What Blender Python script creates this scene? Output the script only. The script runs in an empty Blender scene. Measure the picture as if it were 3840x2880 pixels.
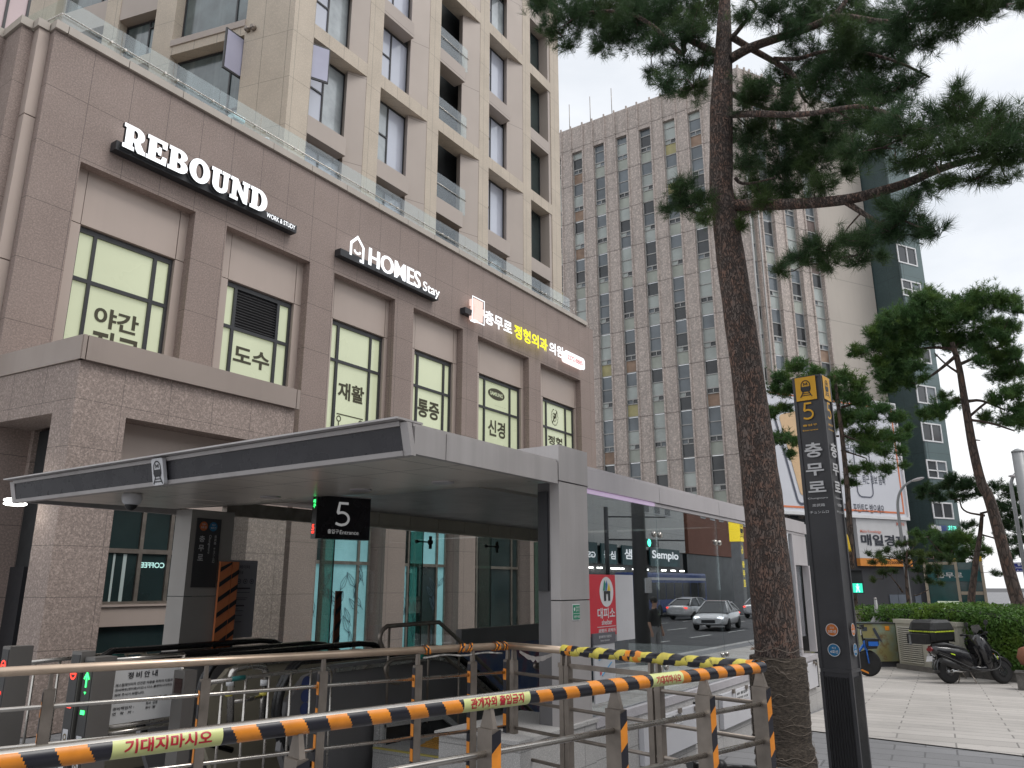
import bpy, bmesh, math, random
from mathutils import Vector, Matrix
random.seed(7)
S = bpy.context.scene
COL = S.collection
rad = math.radians
# ------------------------------------------------------------------ camera calibration
CAMH = 1.7; FPX = 769.0; PITCH = rad(14.68); AZ = rad(34.0)
_ct, _st = math.cos(PITCH), math.sin(PITCH)
FW = Vector((math.cos(AZ) * _ct, math.sin(AZ) * _ct, _st)); RT = Vector((math.sin(AZ), -math.cos(AZ), 0)); UP = RT.cross(FW)
CAM = Vector((0, 0, CAMH))
CR = dict(A=(0,0,1280),B=(1280,0,1280),C=(2560,0,1280),D=(0,960,1280),E=(1280,960,1280),F=(2560,960,1280),G=(0,1760,960),H=(960,1760,960),I=(1920,1760,960),J=(2880,1760,960),K=(0,2160,960),L=(960,2160,960),M=(1920,2160,960),N=(2880,2160,960),W=(0,0,3840),Z1=(0,0,640),Z3=(3360,1760,480),Z4=(3200,2280,640),Z5=(3500,2060,666.7),Z6=(2080,2000,640.3),e3=(500,2340,640),e4=(1100,2300,640),e5=(1600,2300,640),e6=(0,2400,640),Z2=(600,0,720),Z7=(0,1840,400))
def ray(k, X, Y):
    x0, y0, w = CR[k]; s = w / 2212.0
    return FW + RT * (((x0 + X * s) / 3.75 - 512) / FPX) + UP * ((384 - (y0 + Y * s) / 3.75) / FPX)
def at(k, X, Y, **pl):
    """surveyed point: where the sight line of the survey photo meets a world plane"""
    d = ray(k, X, Y)
    if 't' in pl: return CAM + d * pl['t']
    if 'r' in pl: return CAM + d * (pl['r'] / math.hypot(d.x, d.y))
    for n, i in (('x', 0), ('y', 1), ('z', 2)):
        if n in pl: return CAM + d * ((pl[n] - CAM[i]) / d[i])
def vp(k, X, Y, p0, e):
    d = ray(k, X, Y); ex, ey = e; px, py = p0[0], p0[1]
    det = -d.x * ey + ex * d.y; t = (-px * ey + ex * py) / det; a = (d.x * py - d.y * px) / det
    return a, CAMH + t * d.z
def gz(x): return 0.0 if x < 11 else max(-.4, -.04 * (x - 11))
def gr(k, X, Y):
    z = 0.0
    for _ in range(40):
        p = at(k, X, Y, z=z); z = gz(p.x)
    return p
# ------------------------------------------------------------------ mesh builder
class MB:
    def __init__(s): s.v = []; s.f = []; s.mi = []; s.m = 0; s.M = None; s.sm = []; s.smooth = False
    def pt(s, p):
        p = Vector(p)
        s.v.append(s.M @ p if s.M else p); return len(s.v) - 1
    def face(s, ids): s.f.append(tuple(ids)); s.mi.append(s.m); s.sm.append(s.smooth)
    def quad(s, a, b, c, d): s.face([s.pt(a), s.pt(b), s.pt(c), s.pt(d)])
    def poly(s, pts): s.face([s.pt(p) for p in pts])
    def hexa(s, P):  # 8 pts: bottom 4 ccw, top 4
        i = [s.pt(p) for p in P]
        for q in ((0,3,2,1),(4,5,6,7),(0,1,5,4),(1,2,6,5),(2,3,7,6),(3,0,4,7)): s.face([i[k] for k in q])
    def box(s, x0, x1, y0, y1, z0, z1):
        s.hexa([(x0,y0,z0),(x1,y0,z0),(x1,y1,z0),(x0,y1,z0),(x0,y0,z1),(x1,y0,z1),(x1,y1,z1),(x0,y1,z1)])
    def prism(s, pts, d):  # planar polygon extruded by vector d
        d = Vector(d); a = [s.pt(p) for p in pts]; b = [s.pt(Vector(p) + d) for p in pts]; n = len(pts)
        s.face(a[::-1]); s.face(b)
        for i in range(n): s.face([a[i], a[(i+1) % n], b[(i+1) % n], b[i]])
    def tube(s, path, r, n=8, caps=True, closed=False):
        P = [Vector(p) for p in path]; rs = r if isinstance(r, (list, tuple)) else [r] * len(P)
        rings = []; prev = None; sm = s.smooth; s.smooth = True
        for i, p in enumerate(P):
            if closed: t = P[(i+1) % len(P)] - P[i-1]
            else: t = P[min(i+1, len(P)-1)] - P[max(i-1, 0)]
            if t.length < 1e-9: t = Vector((0,0,1))
            t.normalize()
            if prev is None:
                a = Vector((0,0,1)) if abs(t.z) < .9 else Vector((1,0,0)); u = t.cross(a).normalized()
            else: u = (prev - t * prev.dot(t)).normalized()
            prev = u; w = t.cross(u)
            rings.append([s.pt(p + (u * math.cos(2*math.pi*k/n) + w * math.sin(2*math.pi*k/n)) * rs[i]) for k in range(n)])
        m = len(rings)
        for i in range(m if closed else m - 1):
            A, B = rings[i], rings[(i+1) % m]
            for k in range(n): s.face([A[k], A[(k+1) % n], B[(k+1) % n], B[k]])
        s.smooth = sm
        if caps and not closed: s.face(rings[0][::-1]); s.face(rings[-1])
    def bar(s, p, q, w, h, up=(0,0,1)):
        p, q = Vector(p), Vector(q); t = (q - p).normalized(); u = Vector(up)
        if abs(t.dot(u)) > .98: u = Vector((1,0,0))
        r = t.cross(u).normalized() * (w/2); u = r.cross(t).normalized() * (h/2)
        s.hexa([p-r-u, p+r-u, q+r-u, q-r-u, p-r+u, p+r+u, q+r+u, q-r+u])
    def lathe(s, c, prof, n=16, ax=(0,0,1)):
        c = Vector(c); ax = Vector(ax).normalized(); a = Vector((1,0,0)) if abs(ax.x) < .9 else Vector((0,1,0))
        u = ax.cross(a).normalized(); w = ax.cross(u); rings = []; sm = s.smooth; s.smooth = True
        for r, h in prof: rings.append([s.pt(c + ax*h + (u*math.cos(2*math.pi*k/n) + w*math.sin(2*math.pi*k/n))*r) for k in range(n)])
        for A, B in zip(rings, rings[1:]):
            for k in range(n): s.face([A[k], A[(k+1) % n], B[(k+1) % n], B[k]])
        s.smooth = sm
        s.face(rings[0][::-1]); s.face(rings[-1])
    def disc(s, c, u, w, rx, ry=None, n=24, d=None):
        c, u, w = Vector(c), Vector(u), Vector(w); ry = ry or rx
        pts = [c + u*rx*math.cos(2*math.pi*k/n) + w*ry*math.sin(2*math.pi*k/n) for k in range(n)]
        if d: s.prism(pts, d)
        else: s.poly(pts)
    def ring(s, c, u, w, r0, r1, n=24, rx=1.0, ry=1.0):
        c, u, w = Vector(c), Vector(u), Vector(w)
        A = [s.pt(c + u*r0*rx*math.cos(2*math.pi*k/n) + w*r0*ry*math.sin(2*math.pi*k/n)) for k in range(n)]
        B = [s.pt(c + u*r1*rx*math.cos(2*math.pi*k/n) + w*r1*ry*math.sin(2*math.pi*k/n)) for k in range(n)]
        for k in range(n): s.face([A[k], B[k], B[(k+1) % n], A[(k+1) % n]])
    def text(s, body, o, R, U, h, w=None, off=0.0, depth=0.0, shear=0.0, center=False):
        """lettering fitted to a box of height h (and width w) whose lower left corner is o"""
        vs, fs = text_geo(body, off, shear)
        if not vs: return
        x0 = min(v[0] for v in vs); x1 = max(v[0] for v in vs); y0 = min(v[1] for v in vs); y1 = max(v[1] for v in vs)
        sy = h / (y1 - y0); sx = w / (x1 - x0) if w else sy
        o, R, U = Vector(o), Vector(R).normalized(), Vector(U).normalized()
        if center: o = o - R * ((x1-x0)*sx/2)
        N = R.cross(U)
        ids = [s.pt(o + R*((v[0]-x0)*sx) + U*((v[1]-y0)*sy) + N*depth) for v in vs]
        for f in fs: s.face([ids[i] for i in f])
        if depth:
            ids2 = [s.pt(o + R*((v[0]-x0)*sx) + U*((v[1]-y0)*sy)) for v in vs]
            cnt = {}
            for f in fs:
                for i in range(len(f)):
                    e = (f[i], f[(i+1) % len(f)]); cnt[e] = 1
            for a, b in cnt:
                if (b, a) not in cnt: s.face([ids[b], ids[a], ids2[a], ids2[b]])
    def build(s, name, mats, parent=None, **props):
        me = bpy.data.meshes.new(name)
        me.from_pydata([tuple(v) for v in s.v], [], s.f)
        for m in (mats if isinstance(mats, (list, tuple)) else [mats]): me.materials.append(m)
        me.polygons.foreach_set('material_index', s.mi); me.polygons.foreach_set('use_smooth', s.sm)
        me.update()
        o = bpy.data.objects.new(name, me); COL.objects.link(o)
        if parent: o.parent = parent; o.matrix_parent_inverse = Matrix()
        if parent:
            par = parent; off = Vector()
            while par: off += par.location; par = par.parent
            if off.length > 0: me.transform(Matrix.Translation(-off))
        for k, v in props.items(): o[k] = v
        return o
_tc = {}
def text_geo(body, off, shear):
    key = (body, off, shear)
    if key not in _tc:
        c = bpy.data.curves.new('lettering', 'FONT'); c.body = body; c.offset = off; c.shear = shear; c.resolution_u = 4
        o = bpy.data.objects.new('lettering', c); COL.objects.link(o)
        dg = bpy.context.evaluated_depsgraph_get(); dg.update()
        m = bpy.data.meshes.new_from_object(o.evaluated_get(dg))
        _tc[key] = ([(v.co.x, v.co.y) for v in m.vertices], [tuple(p.vertices) for p in m.polygons])
        bpy.data.objects.remove(o); bpy.data.curves.remove(c); bpy.data.meshes.remove(m)
    return _tc[key]
def tag(o, label, cat, group=None, kind=None):
    o['label'] = label; o['category'] = cat
    if group: o['group'] = group
    if kind: o['kind'] = kind
    return o
def thing(name, label, cat, loc=(0,0,0), group=None):
    o = bpy.data.objects.new(name, None); COL.objects.link(o); o.location = loc; o.empty_display_size = .2
    return tag(o, label, cat, group)
def struct(o): o['kind'] = 'structure'; return o
class MBT(MB):
    """every piece of lettering becomes an object of its own"""
    def __init__(s): MB.__init__(s); s.subs = []
    def text(s, *a, **k): q = MB(); q.M = s.M; q.text(*a, **k); s.subs.append(q)
def one(fn, name, mats, parent=None):
    m = MBT() if name in ('lettering', 'led_text') else MB(); fn(m); o = None
    for q in getattr(m, 'subs', []): o = q.build(name, mats, parent)
    return m.build(name, mats, parent) if m.f else o
def copy_tree(o, parent=None):
    c = o.copy(); COL.objects.link(c)
    if parent: c.parent = parent
    for ch in list(o.children): copy_tree(ch, c)
    return c
# ------------------------------------------------------------------ materials
class NT:
    def __init__(s, name):
        s.mat = bpy.data.materials.new(name); s.mat.use_nodes = True; s.t = s.mat.node_tree; s.b = s.t.nodes['Principled BSDF']; s.out = s.t.nodes['Material Output']
    def n(s, typ, **kw):
        x = s.t.nodes.new(typ)
        for k, v in kw.items():
            if k in x.bl_rna.properties and k != 'inputs': setattr(x, k, v)
            else: x.inputs[k.replace('_', ' ')].default_value = v
        return x
    def l(s, a, b): s.t.links.new(a, b)
    def math(s, op, a, b=0.0, c=None):
        x = s.t.nodes.new('ShaderNodeMath'); x.operation = op
        for i, q in enumerate((a, b, c)):
            if q is None: continue
            if hasattr(q, 'node'): s.l(q, x.inputs[i])
            else: x.inputs[i].default_value = q
        return x.outputs[0]
    def mix(s, f, a, b):
        x = s.t.nodes.new('ShaderNodeMix'); x.data_type = 'RGBA'
        for i, q in ((0, f), (6, a), (7, b)):
            if hasattr(q, 'node'): s.l(q, x.inputs[i])
            elif i == 0: x.inputs[0].default_value = q
            else: x.inputs[i].default_value = (*q, 1) if len(q) == 3 else q
        return x.outputs[2]
    def pos(s):
        g = s.t.nodes.new('ShaderNodeNewGeometry'); return g.outputs['Position']
    def noise(s, scale, det=3.0, vec=None, rough=.55):
        x = s.t.nodes.new('ShaderNodeTexNoise'); x.inputs['Scale'].default_value = scale; x.inputs['Detail'].default_value = det; x.inputs['Roughness'].default_value = rough
        s.l(vec if vec else s.pos(), x.inputs['Vector']); return x.outputs['Fac']
    def ramp(s, f, a, b):
        x = s.t.nodes.new('ShaderNodeMapRange'); x.inputs[1].default_value = a; x.inputs[2].default_value = b; s.l(f, x.inputs[0]); return x.outputs[0]
    def bump(s, h, st=.2, dist=.01):
        x = s.t.nodes.new('ShaderNodeBump'); x.inputs['Strength'].default_value = st; x.inputs['Distance'].default_value = dist; s.l(h, x.inputs['Height']); s.l(x.outputs[0], s.b.inputs['Normal'])
    def scalev(s, vec, sc):
        x = s.t.nodes.new('ShaderNodeMapping'); x.inputs['Scale'].default_value = sc; s.l(vec, x.inputs['Vector']); return x.outputs[0]
    def line(s, c, period, off, width):
        """1 on a thin joint line every period along scalar coordinate c"""
        f = s.math('FRACT', s.math('DIVIDE', s.math('SUBTRACT', c, off - width/2), period))
        return s.math('LESS_THAN', f, width / period)
    def xyz(s):
        x = s.t.nodes.new('ShaderNodeSeparateXYZ'); s.l(s.pos(), x.inputs[0]); return x.outputs
def dk(c, k): return tuple(x * k for x in c)
def M(name, col, rough=.6, metal=0.0, var=.12, vs=2.0, grain=0.0, gs=90.0, bump=0.0, emit=None, es=1.0, spec=.5, streak=0.0, alpha=None, joints=None, coat=0.0, stain=None):
    n = NT(name); b = n.b; b.inputs['Roughness'].default_value = rough; b.inputs['Metallic'].default_value = metal; b.inputs['Specular IOR Level'].default_value = spec
    col3 = tuple(col)
    c = n.mix(n.ramp(n.noise(vs, 4), .3, .7), dk(col3, 1 - var), dk(col3, 1 + var))
    if grain:
        g = n.noise(gs, 2, rough=.7); c = n.mix(n.ramp(g, .35, .65), c, dk(col3, 1 - grain)) if False else n.mix(n.math('MULTIPLY', n.ramp(g, .45, .7), min(1, grain)), c, dk(col3, 1.9)); g2 = n.noise(gs * 1.7, 2, rough=.7)
        c = n.mix(n.math('MULTIPLY', n.ramp(g2, .5, .75), min(1, grain)), c, dk(col3, .45))
    if streak:
        sv = n.scalev(n.pos(), (2.2, 2.2, .12)); c = n.mix(n.math('MULTIPLY', n.ramp(n.noise(1.6, 5, sv), .5, .8), streak), c, stain or dk(col3, .55))
    if joints:
        x = n.xyz(); px, ox, pz, oz, w, js = joints
        s_ = n.math('ADD', x[0], x[1]); ln = n.math('MAXIMUM', n.line(s_, px, ox, w), n.line(x[2], pz, oz, w)); c = n.mix(n.math('MULTIPLY', ln, js), c, dk(col3, .25))
    n.l(c, b.inputs['Base Color'])
    if bump: n.bump(n.noise(gs if grain else 40, 4), bump, .01)
    if rough and var: n.l(n.math('ADD', n.math('MULTIPLY', n.noise(vs * 3, 3), .25), max(0.02, rough - .125)), b.inputs['Roughness'])
    if emit: b.inputs['Emission Color'].default_value = (*emit, 1); b.inputs['Emission Strength'].default_value = es
    if coat: b.inputs['Coat Weight'].default_value = coat
    return n.mat
def GLASS(name, tint=(.85,.92,.9), ior=1.5, k=1.0, base=0.0, rough=0.0):
    """clear pane: what lies behind shows through, the rest mirrors"""
    n = NT(name); n.t.nodes.remove(n.b)
    tr = n.n('ShaderNodeBsdfTransparent'); tr.inputs[0].default_value = (*tint, 1)
    gl = n.n('ShaderNodeBsdfGlossy'); gl.inputs['Roughness'].default_value = rough; gl.inputs['Color'].default_value = (.95,.97,1,1)
    g = n.t.nodes.new('ShaderNodeNewGeometry'); dt = n.t.nodes.new('ShaderNodeVectorMath'); dt.operation = 'DOT_PRODUCT'; n.l(g.outputs['Incoming'], dt.inputs[0]); n.l(g.outputs['Normal'], dt.inputs[1])
    r0 = ((ior - 1) / (ior + 1)) ** 2
    p5 = n.math('POWER', n.math('SUBTRACT', 1.0, n.math('ABSOLUTE', dt.outputs['Value'])), 5.0)
    f = n.math('MINIMUM', n.math('ADD', n.math('MULTIPLY', n.math('ADD', n.math('MULTIPLY', p5, 1 - r0), r0), k), base), .95)
    mx = n.n('ShaderNodeMixShader'); n.l(f, mx.inputs[0]); n.l(tr.outputs[0], mx.inputs[1]); n.l(gl.outputs[0], mx.inputs[2]); n.l(mx.outputs[0], n.out.inputs[0])
    return n.mat
def EM(name, col, st):
    return M(name, dk(col, .3), .6, var=.02, emit=col, es=st)
def PAINT(name, col, rough=.45, **k): return M(name, col, rough, var=k.pop('var', .06), **k)
granite = M('brown_granite', (.275,.215,.190), .72, var=.10, vs=.8, grain=.55, gs=38, bump=.12, joints=(.69,.04,.98,.56,.010,.65), streak=.12)
granite_lo = M('brown_granite_coarse', (.29,.232,.205), .7, var=.1, vs=.9, grain=.8, gs=34, bump=.2, joints=(.69,.31,.62,.32,.009,.6), streak=.05)
taupe = M('taupe_metal_panel', (.47,.39,.345), .5, metal=.15, var=.05, vs=.6, streak=.10, spec=.4)
taupe_dk = M('brown_metal_flashing', (.35,.29,.255), .45, metal=.15, var=.06, vs=.7, streak=.2)
coping = M('beige_coping', (.46,.41,.36), .5, var=.06, streak=.2)
frame_dk = M('dark_window_frame', (.035,.036,.04), .4, var=.1)
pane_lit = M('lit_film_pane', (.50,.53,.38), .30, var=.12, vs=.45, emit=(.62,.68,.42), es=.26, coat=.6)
ink = M('dark_film_lettering', (.06,.055,.03), .6, var=.05)
louvre_m = M('black_louvre', (.10,.10,.105), .5)
tile_beige = M('beige_stone_tile', (.50,.43,.35), .65, var=.09, vs=1.1, grain=.22, gs=26, joints=(.56,.0,1.42,.35,.014,.55), streak=.10)
tower_panel = M('tower_taupe_panel', (.42,.36,.32), .5, metal=.1, var=.05, vs=.5, joints=(50,3,2.85,13.25,.02,.6), streak=.06)
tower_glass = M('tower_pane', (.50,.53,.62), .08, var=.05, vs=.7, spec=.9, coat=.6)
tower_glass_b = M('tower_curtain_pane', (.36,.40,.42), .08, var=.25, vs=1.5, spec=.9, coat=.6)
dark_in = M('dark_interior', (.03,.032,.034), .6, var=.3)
balu = GLASS('balustrade_glass', (.90,.95,.945), 1.5, 1.0, .05)
clear = GLASS('clear_pane', (.93,.96,.95), 1.5, 1.0, .05)
clear2 = GLASS('mirror_like_pane', (.70,.76,.75), 1.52, 1.9, .17)
steel = M('stainless_steel', (.56,.53,.49), .28, metal=1.0, var=.10, vs=5)
steel_dk = M('worn_stainless', (.27,.235,.205), .42, metal=.75, var=.25, vs=7)
bronze = M('bronze_rail_steel', (.60,.47,.36), .36, metal=.7, var=.12, vs=5)
alu = M('grey_aluminium_panel', (.47,.445,.44), .42, metal=.2, var=.08, vs=1.6, streak=.55, stain=(.24,.22,.21))
alu_lt = M('pale_aluminium_panel', (.56,.53,.545), .40, metal=.2, var=.06, vs=1.6, streak=.35, stain=(.33,.31,.31))
soffit = M('satin_metal_soffit', (.66,.61,.55), .32, metal=.15, var=.05, vs=.5)
soffit_dk = M('beige_beam_panel', (.56,.52,.43), .4, var=.05)
black_pl = M('black_plastic', (.018,.018,.02), .4, var=.2)
black_mt = M('matte_black_sign', (.025,.026,.03), .5, var=.15)
charcoal = M('charcoal_paint', (.055,.055,.06), .42, var=.12, vs=3)
white = M('white_paint', (.75,.75,.76), .5, var=.05)
white_dirty = M('white_panel', (.62,.62,.64), .5, var=.08, streak=.12)
em_white = EM('lit_white_letter', (.95,.97,1.0), 1.05)
em_yellow = EM('lit_yellow_letter', (.95,.90,.02), .85)
em_pink = EM('lit_pink_tile', (1.0,.72,.64), .70)
em_green = EM('green_led', (.05,1.0,.2), 2.2)
em_red = EM('red_led', (1.0,.05,.03), 2.2)
em_lamp = EM('lamp_white', (1.0,.98,.92), 9.0)
yellow = PAINT('metro_yellow', (.80,.42,.02))
orange = PAINT('orange_tape', (.78,.27,.03), .35, var=.16, vs=14)
orange_wall = PAINT('orange_stripe_paint', (.72,.23,.09), .5, var=.1)
tape_blk = PAINT('black_tape', (.022,.022,.03), .3, var=.2)
tape_yel = PAINT('yellow_tape', (.66,.56,.10), .45, var=.25, vs=18)
tape_lab = PAINT('pale_yellow_label', (.68,.72,.30), .35)
red_ink = PAINT('red_lettering', (.50,.02,.04), .45)
red_sign = PAINT('red_sign', (.66,.03,.05), .4)
green_p = PAINT('green_sign', (.02,.26,.14), .4)
blue_p = PAINT('blue_sign', (.02,.16,.40), .4)
grey_txt = PAINT('grey_lettering', (.62,.62,.63), .5)
# ------------------------------------------------------------------ camera, sky, sun
cd = bpy.data.cameras.new('camera'); cam = bpy.data.objects.new('camera', cd); COL.objects.link(cam)
cam.matrix_world = Matrix(((RT.x, UP.x, -FW.x, CAM.x), (RT.y, UP.y, -FW.y, CAM.y), (RT.z, UP.z, -FW.z, CAM.z), (0, 0, 0, 1)))
cd.sensor_width = 36; cd.lens = FPX / 1024 * 36; cd.clip_start = .05; cd.clip_end = 2000
S.camera = cam
SUN_EL, SUN_AZ = rad(58), rad(-75)          # high sun behind cloud, from the street side
w = bpy.data.worlds.new('World'); S.world = w; w.use_nodes = True; nt = w.node_tree
bg = nt.nodes['Background']
sky = nt.nodes.new('ShaderNodeTexSky'); sky.sky_type = 'NISHITA'; sky.sun_disc = False
sky.sun_elevation = SUN_EL; sky.sun_rotation = rad(90) - SUN_AZ; sky.air_density = 1.2; sky.dust_density = 3.0
tc = nt.nodes.new('ShaderNodeTexCoord'); mp = nt.nodes.new('ShaderNodeMapping'); mp.inputs['Scale'].default_value = (1, 1, 2.2)
nz = nt.nodes.new('ShaderNodeTexNoise'); nz.inputs['Scale'].default_value = 1.7; nz.inputs['Detail'].default_value = 6; nz.inputs['Roughness'].default_value = .55
nt.links.new(tc.outputs['Generated'], mp.inputs[0]); nt.links.new(mp.outputs[0], nz.inputs['Vector'])
cr = nt.nodes.new('ShaderNodeValToRGB'); cr.color_ramp.elements[0].position = .3; cr.color_ramp.elements[0].color = (6.6, 6.9, 7.3, 1); cr.color_ramp.elements[1].position = .62; cr.color_ramp.elements[1].color = (9.6, 9.65, 9.75, 1)
nt.links.new(nz.outputs['Fac'], cr.inputs[0])
mxw = nt.nodes.new('ShaderNodeMix'); mxw.data_type = 'RGBA'; mxw.inputs[0].default_value = .86
nt.links.new(sky.outputs[0], mxw.inputs[6]); nt.links.new(cr.outputs[0], mxw.inputs[7]); nt.links.new(mxw.outputs[2], bg.inputs[0])
bg.inputs[1].default_value = .105
sd = bpy.data.lights.new('sun', 'SUN'); sd.energy = 1.1; sd.angle = rad(25); sd.color = (1, .97, .93)
so = bpy.data.objects.new('sun', sd); COL.objects.link(so)
dv = Vector((math.cos(SUN_AZ) * math.cos(SUN_EL), math.sin(SUN_AZ) * math.cos(SUN_EL), math.sin(SUN_EL)))
so.rotation_euler = dv.to_track_quat('Z', 'Y').to_euler(); so.location = (0, 0, 60)
S.view_settings.view_transform = 'Standard'; S.view_settings.look = 'None'; S.view_settings.gamma = 1; S.view_settings.exposure = 0.34
# ------------------------------------------------------------------ ground
def paving(name, col, lx, ly, joint=.5, vary=.22, rough=.75, rot=0.0):
    n = NT(name); b = n.b
    br = n.n('ShaderNodeTexBrick'); br.offset = .5; br.inputs['Scale'].default_value = 1.0; br.inputs['Brick Width'].default_value = lx; br.inputs['Row Height'].default_value = ly; br.inputs['Mortar Size'].default_value = .011; br.inputs['Mortar Smooth'].default_value = .3; br.inputs['Bias'].default_value = -.1
    br.inputs['Color1'].default_value = (*dk(col, 1 - vary), 1); br.inputs['Color2'].default_value = (*dk(col, 1 + vary), 1); br.inputs['Mortar'].default_value = (*dk(col, joint), 1)
    mp_ = n.n('ShaderNodeMapping'); mp_.inputs['Rotation'].default_value = (0, 0, rot); n.l(n.pos(), mp_.inputs['Vector']); n.l(mp_.outputs[0], br.inputs['Vector'])
    c = n.mix(n.math('MULTIPLY', n.ramp(n.noise(70, 2, rough=.7), .4, .75), .35), br.outputs['Color'], dk(col, 1.5))
    c = n.mix(n.math('MULTIPLY', n.ramp(n.noise(.9, 5), .45, .75), .45), c, dk(col, .6)); c = n.mix(n.math('MULTIPLY', n.ramp(n.noise(5.5, 4), .62, .72), .4), c, dk(col, .5))
    n.l(c, b.inputs['Base Color']); b.inputs['Roughness'].default_value = rough
    n.bump(n.math('SUBTRACT', 1.0, br.outputs['Fac']), .5, .004)
    return n.mat
pave_lt = paving('pale_granite_paving', (.43,.405,.38), 1.2, .33, .38, .12, rot=rad(84))
pave_dk = paving('dark_granite_paving', (.205,.205,.212), .60, .30, .45, .12, rot=rad(84))
asphalt = M('asphalt', (.055,.055,.058), .8, var=.25, vs=.6, grain=.6, gs=60)
XS = [-60, 11, 21, 300]
def sheet(m, x0, x1, y0, y1, dz=0.0):
    xs = sorted(set([x0, x1] + [x for x in XS if x0 < x < x1]))
    for a, b in zip(xs, xs[1:]): m.quad((a, y0, gz(a)+dz), (b, y0, gz(b)+dz), (b, y1, gz(b)+dz), (a, y1, gz(a)+dz))
struct(one(lambda m: [sheet(m, -400, 900, -700, 700, -.6)], 'ground', asphalt))
struct(one(lambda m: [sheet(m, -60, 5.95, -3.6, 22, -.012), sheet(m, 5.95, 12.96, -3.6, 3.2, -.012), sheet(m, 5.95, 12.96, 7.72, 22, -.012), sheet(m, 12.96, 300, -3.6, 22, -.012)], 'pavement', pave_dk))
def ltp(m):
    a, b = (10.36, 2.66), (10.05, 0.0)
    pts = [(10.42, 3.0), (9.93, -1.2), (9.9, -3.4)]
    m.poly([(10.42, 3.0, 0), (9.93, -1.2, 0), (11, -1.2, 0), (11, 3.0, 0)])
    sheet(m, 11, 40, -1.2, 3.0, 0); sheet(m, 13.2, 40, 3.0, 6.5, 0); m.poly([(9.93,-1.2,0),(9.75,-3.0,0),(11,-3.0,0),(11,-1.2,0)]); sheet(m, 11, 60, -3.0, -1.2, 0)
struct(one(ltp, 'plaza', pave_lt))
struct(one(lambda m: [sheet(m, -60, 300, -24, -3.9, -.14)], 'road', asphalt))
kerb_m = M('granite_kerb', (.36,.35,.34), .8, grain=.5, gs=60)
def kerb(m):
    for a, b in zip(XS, XS[1:]):
        za, zb = gz(a), gz(b); m.hexa([(a,-3.9,za-.16),(b,-3.9,zb-.16),(b,-3.6,zb-.16),(a,-3.6,za-.16),(a,-3.9,za-.004),(b,-3.9,zb-.004),(b,-3.6,zb-.004),(a,-3.6,za-.004)])
struct(one(kerb, 'kerb', kerb_m))
mark = M('road_paint', (.62,.62,.60), .7, var=.2, vs=3)
def marks(m):
    for yy in (-7.2, -10.4, -13.6):
        for i in range(18):
            x = 14 + i * 5; sheet(m, x, x + 2.6, yy - .07, yy + .07, -.134)
    sheet(m, -20, 150, -4.45, -4.3, -.134); sheet(m, 20, 20.4, -14, -4.6, -.134)
struct(one(marks, 'road_markings', mark))
# ------------------------------------------------------------------ brown granite commercial building
BY = 12.0
bld = thing('commercial_building', 'low brown granite building with lettered lit windows behind the subway entrance', 'building', (4.65, 12, 0))
WX = [(5.32,7.41),(8.08,10.14),(10.83,12.79),(13.46,15.45),(16.12,18.70),(19.36,21.89)]
ZT = 8.335
def wall(m):
    ed = [4.63] + [e for p in WX for e in p] + [22.86]
    m.box(4.63, 22.86, BY, BY + .9, ZT, 10.38)
    for i in range(0, len(ed), 2): m.box(ed[i], ed[i+1], BY, BY + .9, 0, ZT)
    m.box(22.0, 22.86, BY + .9, 21, 0, 10.38)
    m.box(4.28, 4.46, 12.34, 12.9, 0, 10.38); m.hexa([(4.1,12.9,0),(4.46,12.9,0),(4.2,21,0),(3.4,21,0),(4.1,12.9,10.38),(4.46,12.9,10.38),(4.2,21,10.38),(3.4,21,10.38)])
one(wall, 'wall', granite, bld)
def roof_deck(m): m.box(4.66, 22.8, 12.2, 21, 10.0, 10.36)
one(roof_deck, 'roof', coping, bld)
def copi(m):
    j = [4.60, 4.80] + [5.83 + 1.035 * i for i in range(17)]
    for a, b in zip(j, j[1:]): m.box(a + .006, min(b, 22.92) - .006, 11.94, 12.32, 10.385, 10.53)
    m.box(4.42, 4.594, 12.13, 12.34, 10.385, 10.53); m.box(4.24, 4.414, 12.30, 12.9, 10.385, 10.53)
    m.hexa([(4.05,12.9,10.385),(4.5,12.9,10.385),(4.2,21,10.385),(3.36,21,10.385),(4.05,12.9,10.53),(4.5,12.9,10.53),(4.2,21,10.53),(3.36,21,10.53)])
one(copi, 'coping', coping, bld)
def strip(m):
    for z0, z1 in ((0, 6.38), (6.40, 8.8), (8.82, 10.38)): m.box(4.46, 4.628, 12.16, 12.4, z0, z1)
one(strip, 'corner_panel', taupe, bld)
# recessed blank panels, jambs, windows
FX = [((5.56,7.24),5.83,5.885,6.89,6.955),((8.36,9.96),8.575,8.64,9.605,9.67),((11.05,12.68),11.27,11.34,12.295,12.35),((13.77,15.30),13.955,14.02,14.99,15.05),((16.46,18.56),16.80,16.86,18.06,18.12),((19.80,21.80),20.09,20.15,21.29,21.35)]
def blanks(m):
    for (a, b), ((fa, fb), *_r) in zip(WX, FX):
        m.box(a, fa - .012, 12.20, 12.7, 7.39, ZT); m.box(fa, fb, 12.205, 12.7, 7.39, ZT); m.box(fb + .012, b, 12.20, 12.7, 7.39, ZT)
        m.box(a, fa - .004, 12.2, 12.7, 3.2, 7.375); m.box(fb + .004, b, 12.2, 12.7, 3.2, 7.375)
        m.box(a, b, 12.15, 12.6, 3.2, 4.4)
one(blanks, 'recess_panel', taupe, bld)
LET = ['야간', '도수', '재활', '통증', '신경', '정형']
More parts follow.
